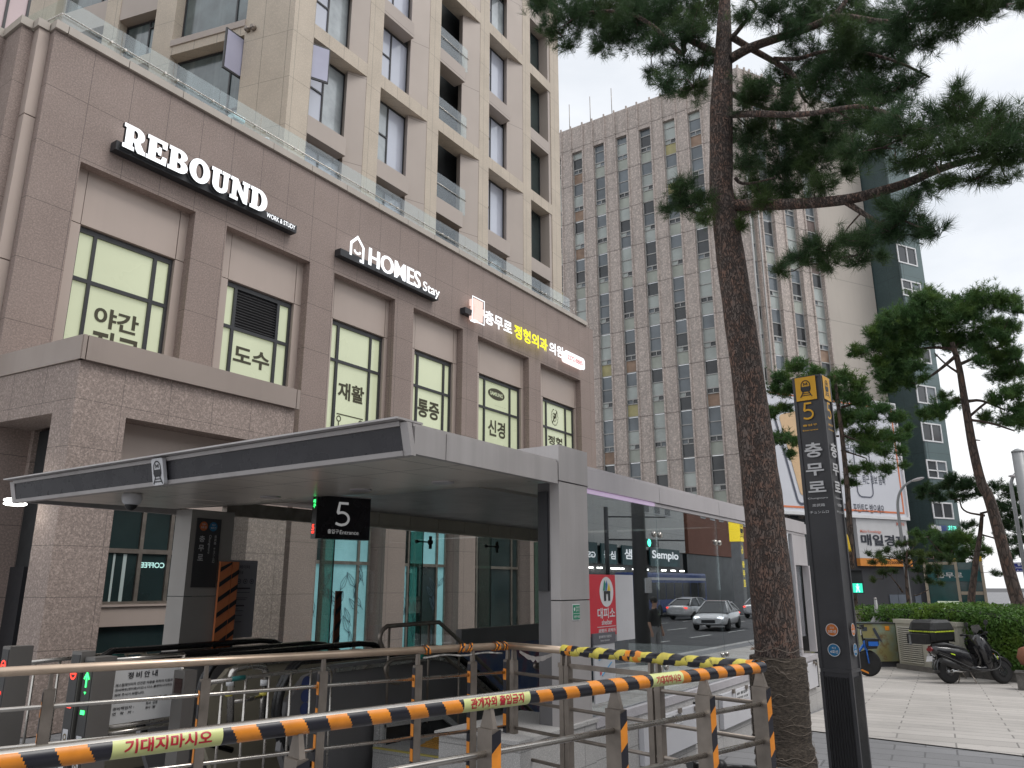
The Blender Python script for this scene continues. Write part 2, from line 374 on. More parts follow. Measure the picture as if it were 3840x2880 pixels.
for i, ((fa, fb), l0, l1, r0, r1) in enumerate(FX):
    fm = MB(); y0, y1 = 12.27, 12.36
    top, bot, t0, t1 = 7.37, 4.4, 6.455, 6.52
    fm.box(fa, fb, y0, y1, 7.285, top); fm.box(fa, fb, y0, y1, bot, bot + .06)
    zs = [(bot + .06, t0), (t1, 7.285)]
    fm.box(fa, fb, y0, y1, t0, t1)
    for z0, z1 in zs:
        for a, b in ((fa, fa + .035), (l0, l1), (r0, r1), (fb - .05, fb)): fm.box(a, b, y0, y1, z0, z1)
    win = fm.build('window', frame_dk, bld)
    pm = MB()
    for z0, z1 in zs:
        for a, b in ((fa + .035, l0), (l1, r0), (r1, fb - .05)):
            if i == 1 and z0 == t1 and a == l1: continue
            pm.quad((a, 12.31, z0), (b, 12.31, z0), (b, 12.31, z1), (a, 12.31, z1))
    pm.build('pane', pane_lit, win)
    if i == 1:
        lm = MB(); lm.box(l1, r0, 12.345, 12.35, t1, 7.285)
        for k in range(13): z = t1 + .03 + k * .056; lm.hexa([(l1,12.29,z),(r0,12.29,z),(r0,12.34,z+.03),(l1,12.34,z+.03),(l1,12.285,z+.008),(r0,12.285,z+.008),(r0,12.335,z+.038),(l1,12.335,z+.038)])
        lm.build('louvre', louvre_m, win)
    tm = MB(); TMS = []; R, U, yy = (1,0,0), (0,0,1), 12.303
    def W_(body, *a_, **k_): q = MB(); q.text(body, *a_, **k_); TMS.append(q)
    cx = (l1 + r0) / 2
    def T(body, k, x, y, x2, y2, off=.03):
        a = at(k, x, y, y=yy); b = at(k, x2, y2, y=yy)
        W_(body, (a.x, yy, min(a.z, b.z)), R, U, abs(b.z - a.z), b.x - a.x, off)
    if i == 0: T('야간', 'D', 600, 445, 905, 400); W_('진료', (at('D', 590, 540, y=yy).x, yy, at('D', 700, 515, y=yy).z - .44), R, U, .50, .82, .03)
    if i == 1: T('도수', 'D', 1507, 690, 1750, 640)
    if i == 2:
        a = at('W', 729, 860, y=yy); b = at('W', 791, 815, y=yy); W_('재활', (a.x, yy, 5.66), R, U, .40, .80, .03)
        for q in (-.33, .33):
            tm.ring((cx + q, yy, 5.22), R, U, .045, .07, 16); tm.box(cx + q - .012, cx + q + .012, yy - .001, yy + .001, 4.5, 5.15)
        tm.ring((cx, yy, 4.95), R, U, .13, .155, 24); tm.box(cx - .40, cx + .40, yy - .001, yy + .001, 5.31, 5.335)
    if i == 3: T('통증', 'E', 492, 1035, 635, 960); tm.ring((cx, yy, 5.25), R, U, .07, .10, 20)
    if i == 4:
        T('신경', 'E', 950, 1160, 1062, 1085)
        e0 = at('E', 1005, 898, y=yy); tm.disc((e0.x, yy, e0.z), R, U, .41, .165, 32)
        T('삼성의료원', 'E', 992, 965, 1065, 990, .02)
        W_('치료', (17.1, yy, 4.55), R, U, .42, .78, .03)
    if i == 5:
        T('정형', 'E', 1340, 1215, 1432, 1185)
        c0 = at('E', 1383, 1045, y=yy); c = Vector((c0.x, yy, c0.z))
        for k in range(22):                     # wreath
            an = rad(-250 + k * 320 / 21); p = c + Vector((math.cos(an) * .20, 0, math.sin(an) * .26)); tg = an + math.pi / 2 + (.5 if k % 2 else -.5)
            d = Vector((math.cos(tg), 0, math.sin(tg))); nn = Vector((-d.z, 0, d.x)); tm.poly([p - d*.05, p + nn*.014, p + d*.05, p - nn*.014])
        sh = [(-.11,.13),(.11,.13),(.11,-.03),(.07,-.11),(0,-.16),(-.07,-.11),(-.11,-.03)]
        for q in range(7):
            a, b = Vector((sh[q][0], 0, sh[q][1])), Vector((sh[(q+1) % 7][0], 0, sh[(q+1) % 7][1])); tm.poly([c + a, c + b, c + b*.84, c + a*.84])
        tm.poly([c + Vector((x,0,z)) for x, z in ((-.07,-.02),(0,-.05),(.07,-.02),(.07,.05),(0,.02),(-.07,.05))]); tm.box(c.x - .035, c.x + .035, yy - .001, yy + .001, c.z + .06, c.z + .105)
        tm.prism([c + Vector((-.17,0,-.2)), c + Vector((-.14,0,-.23)), c + Vector((.17,0,.2)), c + Vector((.14,0,.23))], (0, .001, 0))
    for tq in TMS + [tm]:
        if tq.f: tq.build('lettering', ink, win)
    if i == 4:
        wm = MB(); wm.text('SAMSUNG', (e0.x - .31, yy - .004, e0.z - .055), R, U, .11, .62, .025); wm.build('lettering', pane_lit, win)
# ground floor windows behind the entrance glass
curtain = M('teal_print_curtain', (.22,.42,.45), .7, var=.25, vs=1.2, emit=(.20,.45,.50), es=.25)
gl_dark = M('shop_pane_dark', (.02,.035,.036), .05, var=.3, vs=1.0, spec=.8)
leafm = M('leaf_line_print', (.05,.09,.12), .7)
for i, (a, b) in enumerate(WX[2:] ):
    fm = MB(); y0, y1 = 12.27, 12.36
    ws = [(a + .02, a + .40), (a + .47, b - .55), (b - .49, b - .22)]
    fm.box(a, b - .18, y0, y1, 2.13, 2.20); fm.box(a, b - .18, y0, y1, 3.1, 3.2); fm.box(a, b - .18, y0, y1, 0, .3)
    for x0, x1 in ((a, a + .02), (a + .40, a + .47), (b - .55, b - .49), (b - .22, b - .18)):
        fm.box(x0, x1, y0, y1, .3, 2.13); fm.box(x0, x1, y0, y1, 2.20, 3.1)
    win = fm.build('shop_window', steel_dk, bld)
    pm = MB()
    for j, (x0, x1) in enumerate(ws):
        for z0, z1 in ((.3, 2.13), (2.2, 3.1)):
            pm.m = 1 if (i == 2 or (i == 1 and j == 1)) else 0
            if z0 > 1: pm.m = 1 if (j == 0 or i > 1) else 0
            pm.quad((x0, 12.31, z0), (x1, 12.31, z0), (x1, 12.31, z1), (x0, 12.31, z1))
            if pm.m == 1 and i == 1: pm.m = 0; pm.quad((x0 + .0, 12.305, z0), (x0 + .3, 12.305, z0), (x0 + .3, 12.305, z1), (x0, 12.305, z1))
    pm.build('pane', [curtain, gl_dark], win)
    if i != 2:
        lm = MB(); rr = random.Random(i)
        for k in range(26):
            x = rr.uniform(a + .06, b - .3); z = rr.uniform(.5, 2.0); an = rr.uniform(.6, 2.4); d = Vector((math.cos(an), 0, math.sin(an))); nn = Vector((-d.z, 0, d.x)); Lh = rr.uniform(.10, .22); p = Vector((x, 12.298, z))
            for sg in (-1, 1):
                pt = [p - d*Lh, p - d*Lh*.3 + nn*sg*Lh*.36, p + d*Lh*.4 + nn*sg*Lh*.25, p + d*Lh]
                for q, r_ in zip(pt, pt[1:]):
                    t = (r_ - q).normalized(); o_ = Vector((-t.z, 0, t.x)) * .006; lm.poly([q - o_, q + o_, r_ + o_, r_ - o_])
            o_ = nn * .005; lm.poly([p - d*Lh*1.5 - o_, p - d*Lh*1.5 + o_, p + d*Lh*.8 + o_, p + d*Lh*.8 - o_])
        lm.build('leaf_print', leafm, win)
# projecting lower block with ledge
BX0, BYF, BX1 = 4.83, 10.04, 8.38
def lowblock(m):
    zl = 4.545
    m.box(5.53, 7.65, BYF, BYF + .5, 3.90, zl)
    m.hexa([(BX0,BYF,0),(5.53,BYF,0),(5.53,BYF+.43,0),(BX0-.05,BYF+.43,0),(BX0,BYF,zl),(5.53,BYF,zl),(5.53,BYF+.43,zl),(BX0-.05,BYF+.43,zl)])
    m.box(7.65, BX1, BYF, 12.0, 0, zl)
    m.hexa([(BX0-.05,BYF+.43,3.88),(BX0+.4,BYF+.43,3.88),(BX0+.4,16.1,3.88),(BX0-.57,16.1,3.88),(BX0-.05,BYF+.43,zl),(BX0+.4,BYF+.43,zl),(BX0+.4,16.1,zl),(BX0-.57,16.1,zl)])
    m.box(BX0 + .4, 7.65, 11.9, 12.0, 3.2, zl)
one(lowblock, 'lower_wall', granite_lo, bld)
def ledge(m):
    for a, b in ((4.80, 4.845), (4.86, 8.34), (8.355, 8.42)): m.box(a, b, BYF - .07, BYF + .03, 4.55, 4.88)
    m.box(4.86, 8.40, BYF + .03, 12.0, 4.55, 4.875)
    m.hexa([(4.79,BYF-.05,4.55),(4.855,BYF-.05,4.55),(4.35,16.1,4.55),(4.27,16.1,4.55),(4.79,BYF-.05,4.88),(4.855,BYF-.05,4.88),(4.35,16.1,4.88),(4.27,16.1,4.88)])
one(ledge, 'ledge', taupe_dk, bld)
def lowpanel(m):
    yb = BYF + .36
    m.box(5.53, 5.645, yb, yb + .1, 0, 3.90); m.box(5.655, 7.65, yb, yb + .1, 2.80, 3.90)
    m.box(5.655, 7.65, yb, yb + .1, 1.17, 1.42); m.box(5.655, 7.65, yb - .03, yb + .1, 1.425, 1.45)
one(lowpanel, 'recess_panel', taupe, bld)
yb = BYF + .40
fm = MB()
for z0, z1 in ((1.452, 1.49), (2.13, 2.19), (2.76, 2.80)): fm.box(5.655, 7.65, yb, yb + .06, z0, z1)
for x in (5.655, 6.18, 6.62, 7.1): fm.box(x, x + .055, yb, yb + .06, 1.49, 2.13); fm.box(x, x + .055, yb, yb + .06, 2.19, 2.76)
lw = fm.build('shop_window', steel_dk, bld)
one(lambda m: (m.quad((5.66,yb+.03,1.49),(7.6,yb+.03,1.49),(7.6,yb+.03,2.76),(5.66,yb+.03,2.76)), m.quad((5.66,yb+.03,.1),(7.6,yb+.03,.1),(7.6,yb+.03,1.17),(5.66,yb+.03,1.17))), 'pane', gl_dark, lw)
cof = EM('pale_green_letter', (.45,.75,.70), .8)
def coffee(m):
    m.text('EEFFOC'[::-1], (6.60, yb + .024, 1.93), (-1, 0, 0), (0, 0, 1), .085, .40, .02); m.v = m.v
mm = MB(); mm.text('COFFEE', (6.60, yb + .022, 1.94), (-1,0,0), (0,0,1), .075, .36, .02); mm.build('lettering', cof, lw)
pale_in = M('pale_counter', (.42,.50,.49), .6)
def counter(m):
    m.box(5.70, 5.83, yb + .034, yb + .06, 2.19, 2.40); m.box(6.25, 6.47, yb + .034, yb + .06, 2.19, 2.39); m.box(6.48, 6.60, yb + .034, yb + .06, 2.19, 2.39)
    m.box(5.84, 5.87, yb + .026, yb + .028, 1.49, 2.12); m.box(5.98, 6.03, yb + .026, yb + .028, 1.49, 2.12)
one(counter, 'counter_panel', pale_in, lw)
# recessed side entrance
def recess(m):
    m.box(5.30, 5.36, 10.48, 16, 0, 3.87)
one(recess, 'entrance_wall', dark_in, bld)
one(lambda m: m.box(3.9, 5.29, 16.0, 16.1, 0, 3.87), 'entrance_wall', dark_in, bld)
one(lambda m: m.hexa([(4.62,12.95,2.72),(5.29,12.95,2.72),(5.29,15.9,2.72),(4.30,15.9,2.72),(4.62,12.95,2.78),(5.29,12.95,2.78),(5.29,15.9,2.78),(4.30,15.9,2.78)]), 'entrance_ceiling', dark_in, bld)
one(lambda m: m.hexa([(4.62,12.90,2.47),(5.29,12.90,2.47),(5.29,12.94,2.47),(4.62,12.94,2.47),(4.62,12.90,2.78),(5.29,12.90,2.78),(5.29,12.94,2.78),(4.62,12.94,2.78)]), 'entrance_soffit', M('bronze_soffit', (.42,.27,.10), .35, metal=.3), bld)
dr = one(lambda m: m.box(5.24, 5.295, 11.6, 12.6, 0, 1.95), 'door', black_mt, bld)
la = thing('entrance_light', 'round white glowing lamp inside the dark side entrance recess', 'lamp', tuple(at('Z7', 320, 245, z=2.69)))
p = la.location.copy()
def lamp(m):
    m.lathe(p + Vector((0,0,-.035)), [(.10,0),(.125,.012),(.125,.025),(.10,.034)], 20); m.lathe(p + Vector((0,0,.008)), [(.10,0),(.125,.012),(.125,.03),(.09,.04)], 20)
one(lamp, 'diffuser', em_lamp, la)
one(lambda m: m.lathe(p + Vector((0,0,-.001)), [(.12,0),(.12,.009)], 20), 'trim', black_pl, la)
# glass balustrade on the roof edge
ba = thing('roof_balustrade', 'frameless glass balustrade with a thin steel handrail along the brown building roof edge', 'railing', (4.65, 12.06, 10.53))
gj = [4.72 + .985 * i for i in range(17)] + [21.36]
for a, b in zip(gj, gj[1:]):
    if b - a > .2: one(lambda m: m.box(a + .006, b - .006, 12.055, 12.067, 10.53, 11.08), 'glass_panel', balu, ba)
one(lambda m: m.hexa([(4.71,12.07,10.53),(4.722,12.07,10.53),(4.4,14.5,10.53),(4.39,14.5,10.53),(4.71,12.07,11.08),(4.722,12.07,11.08),(4.4,14.5,11.08),(4.39,14.5,11.08)]), 'glass_panel', balu, ba)
one(lambda m: (m.tube([(4.72,12.02,10.74),(21.36,12.02,10.72)], .014, 6), m.tube([(4.70,12.02,10.74),(4.38,14.5,10.74)], .014, 6)), 'handrail', steel, ba)
def clips(m):
    x = 4.77
    while x < 21.3:
        for q in (0, .245): m.lathe((x + q + .75, 12.02, 10.735), [(.022,-.02),(.026,0),(.022,.03)], 8, (0,1,0))
        x += 1.0
one(clips, 'clip', steel, ba)
bx = thing('storage_box', 'white box standing on the roof terrace behind the glass balustrade', 'box', (10.0, 12.9, 10.53))
one(lambda m: m.box(9.75, 11.0, 12.75, 13.4, 10.40, 10.98), 'body', white_dirty, bx); one(lambda m: m.box(9.73, 11.02, 12.73, 13.42, 10.984, 11.03), 'lid', white, bx)
bp = thing('bollard_light', 'small white post with a pale blue top on the roof terrace', 'post', (8.5, 12.7, 10.4))
one(lambda m: m.lathe((8.5,12.7,10.38), [(.07,0),(.06,.7)], 12), 'post', white, bp); one(lambda m: m.box(8.38, 8.66, 12.6, 12.8, 11.085, 11.2), 'top', PAINT('pale_blue', (.45,.62,.66)), bp)
bp = thing('slim_post', 'thin white post on the roof terrace beside the white box', 'post', (9.3, 12.7, 10.4))
one(lambda m: m.lathe((9.3,12.7,10.38), [(.04,0),(.035,.68)], 10), 'post', white, bp); one(lambda m: m.lathe((9.3,12.7,11.061), [(.06,0),(.06,.03)], 10), 'cap', white, bp)
# ------------------------------------------------------------------ lit signs on the facade
def poly_letters(m, x0, z0, h, word, y, d):
    """fat slab-serif capitals as outlines"""
    x = x0
    for ch in word:
        for loop, holes, wd in [SLAB[ch]]:
            cv = bpy.data.curves.new('letter', 'CURVE'); cv.dimensions = '2D'; cv.fill_mode = 'BOTH'; cv.extrude = 0
            for lp in [loop] + holes:
                sp = cv.splines.new('POLY'); sp.points.add(len(lp) - 1); sp.use_cyclic_u = True
                for i_, (a, b) in enumerate(lp): sp.points[i_].co = (a, b, 0, 1)
            o = bpy.data.objects.new('letter', cv); COL.objects.link(o); dg = bpy.context.evaluated_depsgraph_get(); dg.update()
            me = bpy.data.meshes.new_from_object(o.evaluated_get(dg)); bpy.data.objects.remove(o); bpy.data.curves.remove(cv)
            if len(me.polygons) and True:
                ids = [m.pt((x + v.co.x * h, y, z0 + v.co.y * h)) for v in me.vertices]
                for p_ in me.polygons: m.face([ids[k] for k in p_.vertices])
            m.m = 1
            for lp in [loop] + holes:
                for (a, b), (c_, d_) in zip(lp, lp[1:] + lp[:1]): m.quad((x + a*h, y, z0 + b*h), (x + c_*h, y, z0 + d_*h), (x + c_*h, y + d, z0 + d_*h), (x + a*h, y + d, z0 + b*h))
            m.m = 0
            bpy.data.meshes.remove(me); x += wd * h
    return x
def arc(cx, cy, rx, ry, a0, a1, n=10): return [(cx + rx * math.cos(rad(a0 + (a1-a0)*i/n)), cy + ry * math.sin(rad(a0 + (a1-a0)*i/n))) for i in range(n + 1)]
s_ = .22
SLAB = {
 'R': ([(0,0),(.46,0),(.46,.17),(.38,.17),(.38,.36),(.44,.34),(.52,.10),(.60,0),(.90,0),(.90,.16),(.84,.17),(.76,.30),(.66,.44)] + arc(.50,.70,.32,.30,-50,90) + [(0,1),(0,.84),(.08,.84),(.08,.17),(0,.17)], [[(.38,.52),(.38,.85)] + arc(.44,.685,.11,.165,90,-90)], .93),
 'E': ([(0,0),(.84,0),(.84,.34),(.66,.34),(.62,.17),(.38,.17),(.38,.42),(.46,.42),(.48,.34),(.60,.34),(.60,.68),(.48,.68),(.46,.59),(.38,.59),(.38,.84),(.60,.84),(.64,.68),(.82,.68),(.82,1),(0,1),(0,.84),(.08,.84),(.08,.17),(0,.17)], [], .90),
 'B': ([(0,0),(.48,0)] + arc(.50,.29,.36,.29,-90,70) + arc(.46,.76,.34,.24,-40,90) + [(0,1),(0,.84),(.08,.84),(.08,.17),(0,.17)], [[(.38,.17),(.38,.42)] + arc(.44,.295,.12,.125,90,-90), [(.38,.58),(.38,.84)] + arc(.43,.71,.10,.13,90,-90)], .92),
 'O': (arc(.47,.5,.47,.53,0,350,30), [arc(.47,.5,.17,.33,0,350,24)], 1.0),
 'U': ([(0,1),(0,.84),(.07,.84)] + [(.07,.34)] + arc(.44,.32,.37,.34,180,360) + [(.81,.84),(.88,.84),(.88,1),(.50,1),(.50,.84),(.58,.84),(.58,.34)] + arc(.475,.32,.105,.14,0,-180) + [(.37,.84),(.46,.84),(.46,1)], [], .93),
 'N': ([(0,0),(.40,0),(.40,.16),(.31,.16),(.31,.56),(.68,0),(.88,0),(.88,.84),(.96,.84),(.96,1),(.58,1),(.58,.84),(.66,.84),(.66,.46),(.34,1),(0,1),(0,.84),(.09,.84),(.09,.16),(0,.16)], [], 1.01),
 'D': ([(0,0),(.44,0)] + arc(.44,.5,.46,.5,-90,90,16) + [(0,1),(0,.84),(.08,.84),(.08,.16),(0,.16)], [[(.38,.17),(.38,.83)] + arc(.42,.5,.18,.33,90,-90,12)], .93)}
sg = thing('shop_sign', 'large white slab-serif lettering REBOUND lit on a dark rail', 'sign', (5.76, 11.8, 8.7))
m = MB(); xe = poly_letters(m, 0, 0, .45, 'REBOUND', 11.74, .07); k_ = (8.76 - 5.80) / xe
for v in m.v: v.x = 5.80 + v.x * k_; v.z = 8.775 + v.z
m.build('lettering', [em_white, black_mt], sg)
one(lambda m: m.box(5.74, 9.57, 11.815, 11.99, 8.72, 8.885), 'rail', black_mt, sg)
one(lambda m: m.text('WORK & STUDY', (8.80, 11.80, 8.765), (1,0,0), (0,0,1), .10, .72, .012), 'lettering', em_white, sg)
sg = thing('shop_sign', 'white lit HOMES Stay lettering with a house outline logo', 'sign', (10.8, 11.8, 8.65))
one(lambda m: m.box(10.80, 14.17, 11.815, 11.99, 8.70, 8.86), 'rail', black_mt, sg)
m = MB(); y = 11.76
one(lambda q: [MB.text(q, 'HOMES', (11.60 + dx, y - dd, 8.745), (1,0,0), (0,0,1), .43, 1.78, .006, 0) for dx, dd in ((0,0),(.018,.001),(.036,.002),(.009,.003),(.027,.004))], 'lettering', em_white, sg); one(lambda q: q.text('Stay', (13.50, y, 8.68), (1,0,0), (0,0,1), .32, .66, .012), 'lettering', em_white, sg)
def stroke(m, pts, w_, y, closed=False):
    P_ = [Vector((a, 0, b)) for a, b in pts]; n_ = len(P_)
    L_, R_ = [], []
    for i_ in range(n_):
        a = P_[i_] - P_[i_-1] if (i_ > 0 or closed) else P_[1] - P_[0]; b = P_[(i_+1) % n_] - P_[i_] if (i_ < n_-1 or closed) else P_[-1] - P_[-2]
        a.normalize(); b.normalize(); na = Vector((-a.z,0,a.x)); nb = Vector((-b.z,0,b.x)); q = (na + nb).normalized(); q *= w_/2/max(.4, q.dot(na)); L_.append(P_[i_] + q); R_.append(P_[i_] - q)
    for i_ in range(n_ if closed else n_-1):
        j_ = (i_+1) % n_; m.quad((L_[i_].x,y,L_[i_].z),(R_[i_].x,y,R_[i_].z),(R_[j_].x,y,R_[j_].z),(L_[j_].x,y,L_[j_].z))
stroke(m, [(11.05,8.78),(11.05,9.08),(11.24,9.27),(11.43,9.08),(11.43,8.74),(11.33,8.74)], .065, y)
stroke(m, arc(11.25,8.98,.10,.10,200,340,8), .055, y)
m.build('house_logo', em_white, sg)
sg = thing('clinic_sign', 'white and yellow Korean clinic lettering with a square logo and a rounded phone number plate', 'sign', (15.3, 11.8, 8.6))
one(lambda m: m.box(15.30, 15.75, 11.82, 11.99, 8.72, 8.88), 'rail', black_mt, sg)
m = MB(); m.text('충무로', (16.10, 11.76, 8.65), (1,0,0), (0,0,1), .40, 1.34, .03, 0); m.build('lettering', em_white, sg); m = MB(); m.text('의원', (19.50, 11.76, 8.66), (1,0,0), (0,0,1), .38, .85, .03, 0); m.build('lettering', em_white, sg)
m = MB(); m.text('정형외과', (17.55, 11.76, 8.63), (1,0,0), (0,0,1), .42, 1.85, .03, 0); m.build('lettering', em_yellow, sg)
m = MB()
for r_ in range(3):
    for c_ in range(2): m.box(15.58 + c_*.21 + (.05 if r_ == 1 else 0), 15.77 + c_*.21 + (.05 if r_ == 1 else 0), 11.74, 11.9, 8.62 + r_*.20, 8.80 + r_*.20)
m.build('logo', em_pink, sg)
m = MB(); m.box(15.60, 15.80, 11.76, 11.88, 8.585, 8.605); stroke(m, [(15.53,8.57),(15.53,9.25),(16.07,9.25),(16.07,8.57)], .03, 11.755, True); m.build('logo_edge', em_white, sg)
def rrect(cx, cz, w_, h_, r_): return arc(cx+w_/2-r_, cz+h_/2-r_, r_, r_, 0, 90, 5) + arc(cx-w_/2+r_, cz+h_/2-r_, r_, r_, 90, 180, 5) + arc(cx-w_/2+r_, cz-h_/2+r_, r_, r_, 180, 270, 5) + arc(cx+w_/2-r_, cz-h_/2+r_, r_, r_, 270, 360, 5)
m = MB(); m.prism([(a, 11.80, b) for a, b in rrect(21.17, 8.83, 1.30, .36, .10)], (0, .12, 0)); m.build('plate', EM('lit_plate', (1.0,.86,.84), 1.0), sg)
m = MB(); stroke(m, rrect(21.17, 8.83, 1.30, .36, .10)[::1], .04, 11.795, True); m.build('plate_edge', em_white, sg)
one(lambda m: m.text('2272-8885', (20.68, 11.79, 8.76), (1,0,0), (0,0,1), .15, 1.0, .02), 'lettering', PAINT('pink_letter', (.80,.25,.28)), sg)
# ------------------------------------------------------------------ beige tower with metal panels
TY = 14.5
tw = thing('tower_block', 'tall beige stone residential tower with tall paired windows rising behind the brown building', 'building', (18, 14.5, 10))
CX = [11.83, 14.45, 17.17, 20.0, 22.82]; CE = [13.87, 16.60, 19.42, 22.27, 24.40]
BM = [(10.50,10.95),(16.19,16.63),(21.87,22.33),(27.55,28.0)]; SP = [(13.25,13.80),(18.85,19.40),(24.55,25.1)]
ZONES = [(10.95,13.25),(13.80,16.19),(16.63,18.85),(19.40,21.87),(22.33,24.55),(25.1,27.55)]
TTOP = 30.5
E2 = Vector((-.252, .968, 0)); IN2 = Vector((.968, .252, 0))
LM = Matrix(((E2.x, IN2.x, 0, 11.13), (E2.y, IN2.y, 0, 14.5), (0, 0, 1, 0), (0, 0, 0, 1)))
def tower_wall(m):
    ed = [11.13] + [e for p in zip(CX, CE) for e in p] + [25.1]
    for i in range(2, len(ed), 2): m.box(ed[i], ed[i+1], TY, TY + .55, 9.5, TTOP)
    m.hexa([(11.13,TY,9.5),(11.83,TY,9.5),(11.83,TY+.55,9.5),(11.0,TY+.55,9.5),(11.13,TY,TTOP),(11.83,TY,TTOP),(11.83,TY+.55,TTOP),(11.0,TY+.55,TTOP)])
    for a, b in zip(CX, CE):
        for z0, z1 in BM: m.box(a, b, TY + .003, TY + .55, z0, z1)
        m.box(a, b, TY + .003, TY + .55, 28.0, TTOP)
    m.box(24.6, 25.1, TY + .55, 26, 9.5, TTOP)
    m.M = LM
    LO = [(1.58,4.12),(4.85,6.28),(6.84,9.0)]
    le = [.15] + [e for p in LO for e in p] + [11.5]
    for i in range(0, len(le), 2): m.box(le[i], le[i+1], 0.003, .5, 9.5, TTOP)
    for a, b in LO:
        for z0, z1 in ((10.5,10.95),(16.22,16.5),(21.9,22.2),(27.5,TTOP)): m.box(a, b, .006, .5, z0, z1)
    m.M = None
one(tower_wall, 'wall', tile_beige, tw)
for a, b in zip(CX, CE):
    last = a > 22
    for z0, z1 in SP: one(lambda m: m.box(a, a + 1.40, TY + .02, TY + .5, z0, z1), 'spandrel_panel', tower_panel, tw)
    for (_a, z0), (z1, _b) in zip(BM, BM[1:]):
        if last: one(lambda m: m.box(a + 1.405, b, TY + .03, TY + .5, z0, z1), 'metal_panel', tower_panel, tw)
        else: one(lambda m: m.hexa([(a+1.52,TY+.26,z0),(b,TY+.012,z0),(b,TY+.5,z0),(a+1.62,TY+.5,z0),(a+1.52,TY+.26,z1),(b,TY+.012,z1),(b,TY+.5,z1),(a+1.62,TY+.5,z1)]), 'metal_panel', tower_panel, tw)
def lpan(*q):
    def g(m): m.M = LM; m.box(*q); m.M = None
    return g
for q in ((1.58,4.14,-.03,.5,16.5,16.70),(1.58,4.12,.02,.5,22.2,22.5),(4.85,6.28,.02,.5,18.0,18.9),(4.85,6.28,.02,.5,13.0,13.9),(6.84,9,.02,.5,18.0,18.9)): one(lpan(*q), 'sill_panel', tower_panel, tw)
one(lambda m: m.box(11.6, 24.7, TY + .95, TY + 1.05, 9.5, TTOP), 'inner_wall', dark_in, tw)
def tower_roof(m):
    m.poly([(11.2,14.6,TTOP),(25,14.6,TTOP),(25,26,TTOP),(8.2,26,TTOP)])
one(tower_roof, 'roof', coping, tw)
def win_rect(m, x0, x1, z0, z1, y, xm, zt, fw_=.05, d=.06):
    zs = (z0, z1); m.box(x0, x1, y, y + d, z0, z0 + fw_); m.box(x0, x1, y, y + d, z1 - fw_, z1)
    for x in (x0, xm, x1 - fw_): m.box(x, x + fw_, y, y + d, z0 + fw_, z1 - fw_)
    if zt: m.box(x0 + fw_, xm, y, y + d, zt, zt + fw_)
rw = random.Random(5)
for ci, (a, b) in enumerate(zip(CX, CE)):
    for zi, (z0, z1) in enumerate(ZONES):
        if ci == 0 and z0 > 21 or ci == 1 and z0 > 24: continue
        if ci == 2:
            g = MB(); zb = SP[(zi)//2][1] if zi % 2 else z0
            g.box(a + .02, b - .62, TY + .10, TY + .115, z0, z0 + .95); br = g.build('balcony_glass', balu, tw)
            one(lambda m: m.tube([(a + .02, TY + .08, z0 + .55), (b - .6, TY + .08, z0 + .55)], .015, 6), 'rail', steel, br)
            one(lambda m: m.box(a, b, TY + .50, TY + .56, z0, z0 + .0 + .04), 'balcony_floor', tower_panel, tw)
            continue
        w_ = MB(); y = TY + .45; x1 = a + 1.62
        if ci == 4: x1 = a + 1.42
        xm = a + (.80 if ci < 3 else .70); zt = z0 + 1.22
        win_rect(w_, a, x1, z0, z1 - .02, y, xm, zt)
        wo = w_.build('window', frame_dk, tw)
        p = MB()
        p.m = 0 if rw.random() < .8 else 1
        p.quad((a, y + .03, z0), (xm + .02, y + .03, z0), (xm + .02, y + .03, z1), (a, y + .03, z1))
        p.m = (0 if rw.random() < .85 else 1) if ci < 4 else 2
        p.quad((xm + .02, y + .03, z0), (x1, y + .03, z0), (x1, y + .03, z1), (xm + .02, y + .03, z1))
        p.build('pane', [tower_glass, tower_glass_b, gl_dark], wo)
mir_glass = M('tower_side_pane', (.09,.12,.125), .06, var=.5, vs=1.1, spec=.9, coat=.5, streak=.5, stain=(.30,.34,.34))
for a, b, rows in [(1.58,4.12,[(13.0,16.22),(16.70,19.0),(19.2,21.9)]),(4.85,6.28,[(10.95,13.0),(13.9,16.22),(16.5,18.0),(18.9,21.9)]),(6.84,9.0,[(10.95,14.6),(15,18.0),(18.9,21.9)])]:
    for z0, z1 in rows:
        w_ = MB(); w_.M = LM; win_rect(w_, a, b, z0, z1 - .03, .32, a + (.62 if b - a > 1.6 else .5), z0 + 1.2); wo = w_.build('window', frame_dk, tw)
        p = MB(); p.M = LM; p.quad((a,.35,z0),(b,.35,z0),(b,.35,z1),(a,.35,z1)); p.build('pane', mir_glass, wo)
        p = MB(); p.M = LM; p.box(b - .38, b - .08, .38, .40, z0, z1); p.build('curtain', PAINT('curtain_ochre', (.40,.27,.13)), wo) if z0 > 16 else None
lilac = M('open_sash_pane', (.40,.40,.52), .1, var=.08, vs=1, spec=.8, coat=.5)
def sash(p0, d, z0, z1, name='open_sash'):
    p0 = Vector(p0); d = Vector(d); q = p0 + d; n_ = Vector((d.y, -d.x, 0)).normalized() * .025
    m = MB(); m.hexa([Vector((*v.to_2d(), z)) for z in (z0, z1) for v in (p0 - n_, q - n_, q + n_, p0 + n_)])
    o = m.build(name, frame_dk, tw); m = MB()
    for s_ in (-1.3, 1.3):
        a, b = p0 + d * .06 + n_ * s_, q - d * .06 + n_ * s_; m.quad((a.x,a.y,z0+.05),(b.x,b.y,z0+.05),(b.x,b.y,z1-.05),(a.x,a.y,z1-.05))
    m.build('pane', lilac, o)
h0 = Vector((11.13, 14.5, 0)) + E2 * 1.62; sash(h0 + IN2 * .1, Vector((-.62, -.02, 0)), 14.88, 16.12)
